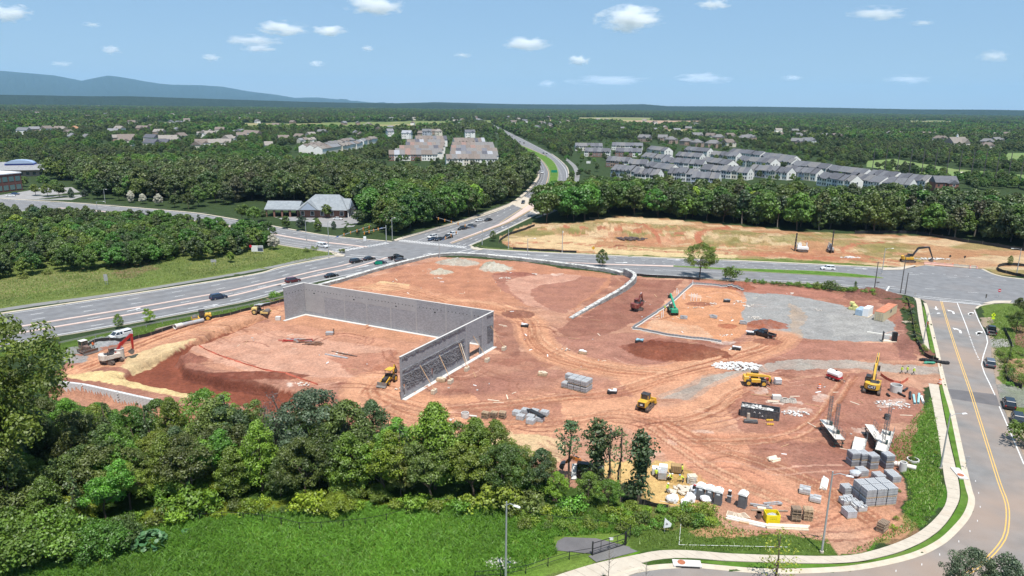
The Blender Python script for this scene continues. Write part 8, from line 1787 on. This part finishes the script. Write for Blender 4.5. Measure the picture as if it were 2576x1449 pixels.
sign(2478,762,'dark narrow sign post at the street corner',1.6,.4,1.2,DPOLE); sign(2300,758,'grey sign back beside the street corner',2.0,.7,.7,GREYM); sign(2206,728,'small dark street name sign by the crossroad',2.2,1.0,.35,DPOLE); sign(2425,660,'black diamond sign back beside the closed driveway',1.6,1.1,1.1,BLACK,'dia'); sign(2388,658,'second black diamond sign back beside the closed driveway',1.6,1.1,1.1,BLACK,'dia'); sign(1480,415,'white sign board by the far path',1.5,4,2.2,WHM,posts=2)
t=thing('flag_sign','white feather flag standing in the grass','flag',G(1672,1340),R(-10)); MB().cyl((0,0,0),(-.15,0,1.7),.03,n=6).build('pole',GREYM,t); MB().prism([(-.2,.7),(.75,1.0),(.85,1.5),(-.1,2.25)],-.02,.02).build('flag',JW,t); MB().prism([(.05,1.2),(.4,1.3),(.35,1.5),(.1,1.6)],-.035,-.022).build('emblem',GREYM,t)
t=thing('line_pipe','thin white boundary pipe lying across the grass','pipe',P(1717,1272)); a=Vector((0,0,.06));
for p_,q_ in (((1717,1272),(1708,1372)),((1708,1372),(1980,1379)),((1660,1262),(1717,1272))):A,B=P(*p_)-t.location,P(*q_)-t.location; MB().cyl((A.x,A.y,gz(*P(*p_).xy)+.15),(B.x,B.y,gz(*P(*q_).xy)+.12),.025,n=6).build('length',JW,t)
for px,py,l in [(1728,1419,'storm drain inlet with rusty lid in the kerb near the driveway'),(2413,1192,'storm drain inlet with rusty lid beside the pavement')]:
    t=thing('storm_drain',l,'drain',P(px,py,.1),R(-3) if px<2000 else R(80)); MB().box((0,0,.08),(3.6,1.3,.2)).build('top_slab',FRESH,t); MB().cyl((-.7,.1,.18),(-.7,.1,.2),.5,n=18).build('lid',M('rusty_lid',(.35,.12,.06),.9,var=.2),t); MB().box((0,-.68,.02),(3.0,.1,.16)).build('mouth',HOLE,t)
t=thing('utility_cabinet','white utility cabinet on the corner lawn','cabinet',P(918,606)); MB().box((0,0,.9),(1.1,.9,1.8)).build('cabinet',JW,t,bevel=.05); MB().box((0,-.46,.9),(.9,.03,1.5)).build('door',WHM,t)
for i in range(14):
    f_=i/13; px,py=2193+f_*400,436+f_*40; p=P(px,py); t=thing('net_pole','thin tall driving range net pole along the golf field','pole',p,0,'driving range net poles'); MB().cyl((0,0,0),(0,0,26),.35,.25,6).build('shaft',DPOLE,t)
struct(poly_sheet('golf_fairway',PL([(2180,405),(2250,400),(2400,425),(2576,440),(2800,450),(2800,468),(2576,462),(2400,446),(2180,420)]),M('fairway_turf',(.13,.19,.05),.95,var=.2,scale=.03,dirt=(.18,.2,.07,.6)),.06)); struct(poly_sheet('golf_fairway',PL([(2520,385),(2700,385),(2700,415),(2530,412)]),MATS['fairway_turf'],.06)); struct(poly_sheet('golf_fairway',PL([(2380,392),(2450,385),(2450,400),(2400,408)]),MATS['fairway_turf'],.06))
SNDB=M('bunker_sand',(.62,.55,.44),.9,var=.08)
for x,y,w in [(2285,416,10),(2425,434,14),(2580,401,14)]:o=struct(poly_sheet('sand_bunker',PL([(x+w*math.cos(a),y+1.6*math.sin(a)) for a in np.linspace(0,6.2,14)]),SNDB,.1))
struct(poly_sheet('bare_field',PL([(1560,308),(1600,303),(1770,304),(1775,312),(1650,318),(1565,314)]),M('field_soil',(.30,.20,.13),.95,var=.3,scale=.02),.1)); struct(poly_sheet('clearing',PL([(1215,449),(1260,447),(1262,453),(1218,455)]),ASPH_PATH,.08))
# ================================================================ people
SKIN=M('skin',(.42,.26,.18),.6,var=.05); HIVIS=M('hi_vis_lime',(.55,.72,.06),.6,var=.08); HIORG=M('hi_vis_orange',(.75,.16,.04),.6,var=.08); TROU=M('dark_trousers',(.035,.035,.045),.8,var=.15); JEAN=M('blue_jeans',(.06,.08,.13),.8,var=.15); SHOE=M('boots',(.06,.045,.035),.8); WHAT=M('white_helmet',(.75,.75,.74),.4,var=.03); DHAT=M('dark_cap',(.03,.03,.035),.6); WSH=M('white_shirt',(.65,.64,.62),.8,var=.06); REDS=M('red_shirt',(.5,.06,.05),.8,var=.08)
def person(px,py,face,pose,top,label,hat=WHAT,legs=TROU,h=1.78,tool=None):
    """one skinned body from a posed skeleton, materials by region; hat and tool apart"""
    k=h/1.8
    st={'walk':.38,'stand':.10,'bend':.14,'ride':.2}[pose]; lean={'walk':.06,'stand':.02,'bend':.42,'ride':.25}[pose]; drop={'walk':.03,'stand':0,'bend':.08,'ride':-.1}[pose]
    hip=Vector((0,0,.95-drop)); ch=hip+Vector((lean,0,.45-lean*.35)); nk=hip+Vector((lean*1.3,0,.60-lean*.5)); hd=nk+Vector((.05+lean*.15,0,.17)); V=[hip,hip+Vector((lean*.5,0,.22)),ch,nk,hd,hd+Vector((.02,0,.10))]; Rr=[.15,.14,.165,.06,.095,.075]; E=[(0,1),(1,2),(2,3),(3,4),(4,5)]
    def chain(root,pts,rs):
        a=root
        for p,r_ in zip(pts,rs):V.append(p); Rr.append(r_); E.append((a,len(V)-1)); a=len(V)-1
    for s in (-1,1):
        f=st*s; kn=hip+Vector((f*.5+.05,s*.11,-.45+drop*.5)); an=Vector((f-(.12 if f<0 else 0),s*.11,.09+(.05 if f<-.2 else 0)))
        chain(0,[hip+Vector((0,s*.10,-.06)),kn,an,an+Vector((.16,0,-.04))],[.095,.065,.05,.045])
        sh=ch+Vector((0,s*.2,.06)); g=-f*.7; reach={'bend':.3,'ride':.35}.get(pose,0)
        el=sh+Vector((g*.3+reach*.4,s*.06,-.28)); ha=el+Vector((g*.3+.12+reach*.7,-s*.02,-.22+(.0 if not reach else .05)))
        chain(2,[sh,el,ha,ha+Vector((.06,0,-.07))],[.075,.05,.04,.035])
    me=bpy.data.meshes.new('body'); me.from_pydata([v*k for v in V],E,[]); o=bpy.data.objects.new('body',me); COL.objects.link(o)
    md=o.modifiers.new('skin','SKIN'); o.modifiers.new('sub','SUBSURF').levels=1
    for sv,r_ in zip(me.skin_vertices[0].data,Rr):sv.radius=(r_*k,r_*k)
    me.skin_vertices[0].data[0].use_root=True
    dg=bpy.context.evaluated_depsgraph_get(); bm_=bpy.data.meshes.new_from_object(o.evaluated_get(dg)); bpy.data.objects.remove(o)
    bm_.materials.clear()
    for m_ in (SKIN,top,legs,SHOE):bm_.materials.append(m_)
    hands=[V[i]*k for i in range(len(V)) if Rr[i]==.035]
    for p in bm_.polygons:
        c=p.center; p.use_smooth=True
        p.material_index=3 if c.z<.12*k else 2 if c.z<hip.z*k-.02 and min((c-q).length for q in hands)>.12 else 1
        if c.z>(nk.z+.02)*k and (c-hd*k).length<.25 or min((c-q).length for q in hands)<.075:p.material_index=0
    t=thing('person',label,'person',G(px,py),face); link('body',bm_,None,t)
    q=hd*k
    MB().ico(q+Vector((0,0,.045)),(.125,.115,.10),2).build('hat',hat,t,smooth=True); MB().cyl(q+Vector((.03,0,.045)),q+Vector((.03,0,.06)),.15,n=12).build('brim',hat,t)
    MB().ico(q+Vector((.1,0,0)),.022,1).build('nose',SKIN,t)
    if tool:MB().cyl(hands[0]+Vector((.2,.1,.5)),Vector((.75,.1,.02)),.02,n=6).build('shovel',TIMBER,t)
    return t
wh=R(175)
person(2267,940,R(10),'walk',HIVIS,'person in lime vest walking with papers along the gravel track',DHAT); person(2281,940,R(10),'walk',HIVIS,'person in lime vest walking in the middle of three',DHAT); person(2297,943,R(5),'walk',HIVIS,'person in lime shirt and white helmet leading two others',WHAT)
person(1678,1241,R(-60),'stand',HIVIS,'person in lime vest and pale helmet shovelling on the sand',tool=True); person(1650,1204,R(60),'stand',HIVIS,'person in lime vest standing by the mixing tubs',DHAT); person(1680,1204,R(-30),'bend',HIVIS,'person in lime shirt bending over the sand heap',WHAT,tool=True); person(1716,1193,R(150),'stand',HIVIS,'person in lime shirt standing beside the steel bin',DHAT); person(1718,1214,R(200),'bend',HIVIS,'person in lime vest and blue helmet digging at the heap',M('blue_helmet',(.2,.35,.55),.4),legs=JEAN,tool=True); person(1688,1202,R(200),'bend',WSH,'person in white shirt leaning beside the lime shirted one',DHAT)
person(1929,967,R(90),'stand',REDS,'person in red shirt beside the water tote',DHAT); person(235,873,R(-30),'stand',HIORG,'person in orange shirt behind the bulldozer',DHAT); person(278,897,R(0),'stand',HIORG,'person in orange shirt with straw hat behind the white excavator',M('straw_hat',(.55,.42,.22),.8)); person(1672,782,R(30),'stand',HIVIS,'person in lime shirt beside the green telehandler',WHAT)
# cyclist
cy=person(2330,824,R(-75),'ride',REDS,'person in red shirt riding a bicycle along the pavement',DHAT); cy.location.z+=.15
t=thing('bicycle','bicycle ridden along the pavement by the red shirted person','bicycle',cy.location-Vector((0,0,.05)),R(-75))
for x in (-.52,.52):o=MB().tube([(x+.34*math.cos(a),0,.34+.34*math.sin(a)) for a in np.linspace(0,6.283,17)],.025,6).build('wheel',TYRE,t)
fr=MB()
for a,b_ in (((-.52,.34),(-.12,.85)),((-.12,.85),(.4,.82)),((.4,.82),(0,.3)),((0,.3),(-.12,.85)),((-.52,.34),(0,.3)),((.4,.95),(.52,.34))):fr.cyl((a[0],0,a[1]),(b_[0],0,b_[1]),.022,n=6)
fr.build('frame',REDM,t); MB().box((-.14,0,.92),(.24,.14,.06)).build('saddle',BLACK,t); MB().bar((.42,-.28,1.0),(.42,.28,1.0),.03).build('handlebar',BLACK,t)
# mixing corner on the sand pad
for px,py,l,m_ in [(1650,1193,'white capped block pallet by the mixing tubs',LBLW),(1668,1188,'white wrapped pallet behind the mixing tubs',JW),(1665,1203,'grey mixing tub with red tools',GREYM),(1738,1215,'ribbed pale block pallet beside the sand heap',BLKP)]:
    t=thing('supply_pallet',l,'pallet',G(px,py),R(-8)); pallet(t,0,1.3,1.1)
    for k in range(4):MB().box((0,0,.3+k*.27),(1.25,1.05,.24)).build('layer',m_ if k==3 or m_ is not LBLW else BLKP,t)
t=thing('steel_bin','brown steel skip bucket standing on the sand heap','skip',G(1700,1188),R(-8)); MB().box((0,0,.7),(1.5,1.0,1.2),top=1.1).build('bin',M('rusty_tan',(.33,.21,.09),.8,var=.2),t,bevel=.05)
for k in range(5):MB().box((-.55+k*.275,-.55,.8),(.07,.06,.9)).build('rib',BROWN,t)
for px,py,l in [(1438,1208,'bundle of pale tubes standing beside the slim cedar'),(1400,1206,'grey plastic tub near the slim cedar'),(1392,1258,'broken brown tree stump in the scrub')]:
    t=thing('tube_bundle' if 'tubes' in l else 'plastic_tub' if 'tub ' in l else 'tree_stump',l,'tubes' if 'tubes' in l else 'tub' if 'tub ' in l else 'stump',G(px,py))
    if 'tubes' in l:
        for k in range(6):MB().cyl((k*.14,0,.2),(k*.14+.1,.9,2.4),.07,n=6).build('tube',JW,t)
    elif 'stump' in l:MB().tube([(0,0,-.2),(.2,.1,1.0),(.6,.3,1.9)],[.35,.28,.2],8).build('stem',BARK,t); MB().cyl((-.6,0,.6),(1.4,.2,.9),.05,n=5).build('broken_branch',BARKP,t)
    else:MB().cyl((0,0,0),(0,0,1.0),.65,.75,12).build('tub',GREYM,t); MB().cyl((0,0,.9),(0,0,1.02),.78,n=12).build('rim',BLACK,t)
# loose boards, pipes and block offcuts lying about the clay
LB=[MB().box((0,0,.06),d_).mesh('length') for d_ in ((2.4,.22,.07),(1.4,.3,.1),(3.4,.14,.08),(.45,.25,.22))]
for m_,q in zip(LB,(LUMB,JW,TIMBER,BLKP)):m_.materials.append(q)
LBN=[('loose_board','loose pale board lying on the clay','board'),('white_offcut','loose white offcut lying on the clay','offcut'),('loose_timber','loose orange timber length lying on the clay','timber'),('loose_block','single loose grey block lying on the clay','block')]
rn=random.Random(14)
for reg,n in (([(1640,740),(1900,740),(1900,880),(1800,890),(1600,830)],26),([(1250,780),(1560,780),(1560,940),(1250,920)],16),([(1010,960),(1300,900),(1300,1040),(1040,1040)],15),([(1880,960),(2300,960),(2290,1150),(1900,1150)],24),([(900,680),(1400,680),(1400,740),(950,740)],16),([(520,830),(960,830),(940,930),(600,930)],12)):
    for x,y in scatter(reg,n,1.2,n):
        k=rn.randrange(4); o=link(LBN[k][0],LB[k],None,None,loc=GW(x,y),rz=rn.uniform(0,3.1)); tag(o,LBN[k][1],LBN[k][2],LBN[k][0].replace('_',' ')+' pieces'); s_=rn.uniform(.45,1.05); o.scale=(s_,s_*rn.uniform(.6,1.2),1)
# big leafed plant in the meadow
def bigleaf(px,py,r_,label):
    t=thing('broad_leaf_plant',label,'plant',G(px,py)); rn=random.Random(2); lf=[(0,-.5),(.32,-.38),(.5,-.05),(.4,.28),(.12,.42),(0,.62),(-.12,.42),(-.4,.28),(-.5,-.05),(-.32,-.38)]
    m_=bpy.data.meshes.new('leaf'); m_.from_pydata([(a,b_,.06*math.cos(a*4)) for a,b_ in lf],[],[tuple(range(10))]); m_.update(); a_=m_.attributes.new('tint','FLOAT','POINT'); a_.data.foreach_set('value',[1.0]*10); m_.materials.append(LEAF['pale'])
    n=90 if r_>1 else 16
    for i in range(n):
        a,q=rn.uniform(0,6.28),rn.uniform(.1,1)**.5; d=Vector((math.cos(a)*q,math.sin(a)*q,(1-q*q*.8)*.95)); o=link('leaf',m_,None,t,loc=d*r_); o.rotation_euler=(rn.uniform(-.5,.5)-math.sin(a)*q*.8,math.cos(a)*q*.8,rn.uniform(0,6.28)); s=rn.uniform(.45,.8); o.scale=(s,s,s)
    MB().tube([(0,0,-.1),(.1,0,r_*.6)],[.06,.03],6).build('stem',BARK,t)
LEAF['pale']=leafmat('leaf_pale_broad',(.085,.19,.07),.25,.1)
bigleaf(378,1372,2.1,'large broad leafed plant standing alone in the meadow'); bigleaf(470,1340,.55,'small broad leafed seedling in the meadow')
# bare saplings at the near kerb
for px,py,h_,l in [(1528,1470,5.2,'leafless grey sapling beside the driveway'),(1620,1500,4.6,'small leafless sapling beside the kerb')]:
    t=thing('bare_sapling',l,'tree',P(px,py)); rn=random.Random(px); MB().tube([(0,0,0),(.1,0,h_*.5),(.05,.1,h_)],[.06,.04,.01],6).build('trunk',BARKP,t); br_=MB()
    for k in range(26):
        z_=rn.uniform(.3,.95)*h_; a=rn.uniform(0,6.28); l_=(h_-z_)*.5+.4; e_=Vector((math.cos(a)*l_*.6,math.sin(a)*l_*.6,z_+l_*.7)); br_.tube([(0.07,0,z_),Vector((.07,0,z_)).lerp(e_,.5)+Vector((0,0,-.05)),e_],[.018,.012,.006],4)
    br_.build('branches',BARKP,t)
# ================================================================ meadow grass
def tufts(name,label,polys,dens,mat,hs,seed,w=.05):
    r_=np.random.RandomState(seed); V=[]; T=[]
    for px,dn in polys:
        poly=np.array(w2(px)); lo,hi=poly.min(0),poly.max(0); n=int((hi[0]-lo[0])*(hi[1]-lo[1])*dn); x,y=r_.uniform(lo[0],hi[0],n),r_.uniform(lo[1],hi[1],n); m=inside(x,y,poly) & (fbm(x,y,5,3)>.2); x,y=x[m],y[m]
        j=np.clip(np.searchsorted(GX,x),0,nx-1); i=np.clip(np.searchsorted(GY,y),0,ny-1); z=Z[i,j]
        h=r_.uniform(hs[0],hs[1],len(x))*(.5+fbm(x,y,7,13)); a=r_.uniform(0,3.14,len(x)); lean=r_.normal(scale=.55,size=(len(x),2))*h[:,None]; ww=w*r_.uniform(.7,1.6,len(x))
        c=np.stack([x,y,z],1); dx=np.stack([np.cos(a)*ww,np.sin(a)*ww,0*a],1); tp=c+np.stack([lean[:,0],lean[:,1],h],1); md_=c+np.stack([lean[:,0]*.3,lean[:,1]*.3,h*.6],1)
        V.append(np.stack([c-dx,c+dx,md_+dx*.8,tp],1)); tt=.42+1.15*fbm(x,y,13,23); T.append(np.repeat(tt*r_.uniform(.7,1.3,len(x)),4))
    V=np.concatenate(V).reshape(-1,3); me=leaf_mesh(name,V,np.concatenate(T),mat); o=struct(link(name,me,None),'stuff'); o['label']=label; o['category']='grass'; return o
MED=[(-150,1600),(-150,1460),(150,1405),(330,1330),(560,1300),(800,1280),(1000,1278),(1100,1258),(1300,1275),(1560,1295),(1580,1340),(1390,1352),(1400,1395),(1300,1440),(1200,1470),(900,1600)]
tufts('meadow_grass','tall bright green grass of the meadow',[(MED,55)],1,leafmat('grass_blade',(.135,.255,.022),.4,.02),(.3,.65),3,.05)
tufts('verge_weeds','rough grass and weeds of the banks and verges',[([(-100,680),(0,665),(350,650),(560,612),(700,620),(850,640),(720,664),(640,676),(400,716),(100,758),(-100,790)],9),([(2240,1120),(2345,1000),(2362,1110),(2374,1240),(2330,1322),(2150,1392),(2120,1396),(2270,1320),(2285,1220)],22),([(1480,1270),(1800,1280),(1850,1330),(2080,1350),(2100,1390),(1850,1388),(1610,1378),(1600,1330)],16),([(180,870),(380,822),(640,768),(720,745),(720,755),(470,810),(330,848),(200,885)],8),([(2480,790),(2540,770),(2640,790),(2640,1000),(2560,980),(2520,960),(2500,900)],8)],1,leafmat('weed_blade',(.15,.235,.035),.4,.02),(.15,.4),5,.06)
# ================================================================ mountains, haze, clouds
def ray(px,py):
    x,y=(px-CX)/F_PX,-(py-CY)/F_PX; x,y=cr*x-sr*y,sr*x+cr*y; return Vector((x,cp+y*sp,-sp+y*cp))
def at_dist(px,py,D):
    d=ray(px,py); return Vector((0,0,CAM_H))+d*(D/math.hypot(d.x,d.y))
def ridge(name,sil,D,depth,mat,label,seed,rough=20):
    """long wooded ridge whose crest follows the outline at distance D"""
    xs=np.linspace(sil[0][0],sil[-1][0],700); ys=np.interp(xs,[a for a,b_ in sil],[b_ for a,b_ in sil]); rows=14; V=[]; Fc=[]
    r_=np.random.RandomState(seed)
    for j in range(rows):
        u=j/(rows-1)
        for i,(x,y) in enumerate(zip(xs,ys)):
            p=at_dist(x,y,D); dirn=Vector((p.x,p.y,0)).normalized(); h=max(0.0,p.z)
            nz=(mnoise.noise(Vector((i*.07,u*4,seed)))+.5*mnoise.noise(Vector((i*.22,u*11,seed))))*rough*(1 if u>0 else .15)+mnoise.noise(Vector((i*.9,u*40,seed)))*9
            q=Vector((p.x,p.y,0))-dirn*depth*u; zz_=h*(1-u)**1.3+nz*(1-u)*(.4+.6*min(1,u*4)); V.append((q.x,q.y,zz_-8*u))
    n=len(xs)
    for j in range(rows-1):
        for i in range(n-1):Fc.append((j*n+i,j*n+i+1,(j+1)*n+i+1,(j+1)*n+i))
    back=len(V)
    for i in range(n):v=Vector(V[i]); d=Vector((v.x,v.y,0)).normalized(); q=v+d*depth*.8; V.append((q.x,q.y,-10))
    for i in range(n-1):Fc.append((i+1,i,back+i,back+i+1))
    mb=MB(); mb.v,mb.f=V,Fc; o=struct(mb.build(name,mat,smooth=True)); return o
WOODM=M('far_wooded_slope',(.02,.035,.024),.95,var=.4,scale=.02,spec=.05)
ridge('mountain_ridge',[(-500,160),(-200,165),(0,178),(60,183),(130,189),(165,195),(205,203),(235,197),(270,190),(300,193),(350,202),(400,210),(430,213),(500,214),(560,218),(620,229),(700,239),(740,246),(800,245),(850,250),(940,258),(1040,262)],24500,5500,WOODM,'',3,85)
ridge('far_hills',[(900,262),(1100,257),(1300,262),(1500,263),(1620,262),(1680,267),(1900,268),(2100,271),(2300,275),(2500,276),(2700,280),(3000,284)],9500,1800,WOODM,'',5,14)
ridge('far_hills',[(-500,236),(-100,237),(60,239),(220,242),(330,242),(450,246),(640,252),(800,257),(1000,260),(1200,263)],7600,1500,WOODM,'',8,12)
hz_m,nt,b=new_mat('haze_air'); nt.nodes.remove(b); pv=nt.nodes.new('ShaderNodeVolumePrincipled'); pv.inputs['Color'].default_value=(.42,.70,1.0,1); pv.inputs['Density'].default_value=HAZE; pv.inputs['Anisotropy'].default_value=0.0
nt.links.new(pv.outputs[0],nt.nodes['Material Output'].inputs['Volume'])
hz=MB().box((0,15000,490),(54500,32400,1020)).build('haze',hz_m); hz['kind']='stuff'; hz['label']='thin blue summer haze over the whole landscape'; hz['category']='haze'
cm,nt,b=new_mat('cloud_vapour'); nt.nodes.remove(b); N,L=nt.nodes,nt.links
tc=N.new('ShaderNodeTexCoord'); ln=N.new('ShaderNodeVectorMath'); ln.operation='LENGTH'; L.new(tc.outputs['Object'],ln.inputs[0])
oi=N.new('ShaderNodeObjectInfo'); vm=N.new('ShaderNodeVectorMath'); vm.operation='ADD'; sc2_=N.new('ShaderNodeVectorMath'); sc2_.operation='SCALE'; sc2_.inputs[0].default_value=(31,17,23); L.new(oi.outputs['Random'],sc2_.inputs['Scale']); L.new(tc.outputs['Object'],vm.inputs[0]); L.new(sc2_.outputs[0],vm.inputs[1])
ns=N.new('ShaderNodeTexNoise'); ns.inputs['Scale'].default_value=1.7; ns.inputs['Detail'].default_value=6; ns.inputs['Roughness'].default_value=.62; L.new(vm.outputs[0],ns.inputs['Vector'])
m1_=N.new('ShaderNodeMath'); m1_.operation='MULTIPLY_ADD'; m1_.inputs[1].default_value=3.3; m1_.inputs[2].default_value=-.82; L.new(ns.outputs['Fac'],m1_.inputs[0])
m2_=N.new('ShaderNodeMath'); m2_.operation='SUBTRACT'; L.new(m1_.outputs[0],m2_.inputs[0]); L.new(ln.outputs['Value'],m2_.inputs[1])
m3_=N.new('ShaderNodeMath'); m3_.operation='MULTIPLY'; m3_.use_clamp=False; m3_.inputs[1].default_value=.010; L.new(m2_.outputs[0],m3_.inputs[0]); m4_=N.new('ShaderNodeMath'); m4_.operation='MAXIMUM'; m4_.inputs[1].default_value=0; L.new(m3_.outputs[0],m4_.inputs[0])
at_=N.new('ShaderNodeAttribute'); at_.attribute_type='OBJECT'; at_.attribute_name='thickness'; m5_=N.new('ShaderNodeMath'); m5_.operation='MULTIPLY'; L.new(m4_.outputs[0],m5_.inputs[0]); L.new(at_.outputs['Fac'],m5_.inputs[1])
pv=N.new('ShaderNodeVolumePrincipled'); pv.inputs['Color'].default_value=(1,1,1,1); pv.inputs['Anisotropy'].default_value=0.0; L.new(m5_.outputs[0],pv.inputs['Density']); L.new(pv.outputs[0],N['Material Output'].inputs['Volume'])
cme=MB().ico((0,0,0),1.15,3).mesh('cloud'); cme.materials.append(cm)
CL=[(1583,48,80,28,1.0,'large bright cumulus cloud with a domed top'),(940,14,68,20,.8,'flat based white cloud at the top of the sky'),(712,72,56,15,.8,'bright rounded cloud beside a smaller one'),(828,78,42,11,.8,'small white cloud right of the rounded one'),(1328,110,56,15,.75,'two lobed cloud over the highway'),(1455,152,28,11,.75,'small cloud between the two lobed cloud and the horizon'),(20,32,44,16,.6,'soft white cloud over the mountain'),(1797,11,42,9,.6,'thin flat cloud high over the graded hill'),(2208,34,60,13,.45,'wispy cloud high over the right junction'),(640,102,62,11,.5,'long thin cloud under the rounded cloud'),(652,122,40,8,.5,'short thin cloud below the long thin one'),(280,126,22,9,.5,'tiny cloud over the mountain saddle'),(925,122,15,6,.6,'tiny round cloud beside the flat based one'),(532,146,22,8,.5,'tiny pale cloud over the lower ridge'),(795,160,20,7,.5,'tiny pale cloud over the end of the ridge'),(1530,203,100,11,.4,'long low cloud bank near the horizon'),(1770,198,62,12,.4,'pale heaped cloud near the horizon'),(1375,211,22,8,.4,'tiny low cloud near the horizon over the highway'),(1993,196,26,6,.3,'faint low cloud right of the heaped one'),(2285,200,48,9,.3,'faint long cloud over the golf field'),(2500,142,34,11,.3,'faint cloud at the end of the sky'),(1164,139,22,6,.3,'faint small cloud left of the two lobed cloud'),(230,62,20,5,.3,'faint streak of cloud over the mountain'),(155,161,24,5,.3,'faint low cloud touching the mountain'),(2320,58,26,5,.3,'faint streak high at the right')]
for i,(px,py,w,h,th,lab) in enumerate(CL):
    el=(HORIZON+.0122*(px-CX)-py)/F_PX; D=min(44000,1700/max(el,.02)); p=at_dist(px,py,D); k=D/F_PX
    if p.z-h*k*1.3<1060:p=at_dist(px,py,D*1.15) if False else p
    o=link('cloud',cme,None); o.location=p; o.scale=(w*k*1.0,w*k*.75,h*k*1.1); o['thickness']=th*1100/(w*k*.8+200); tag(o,lab,'cloud')
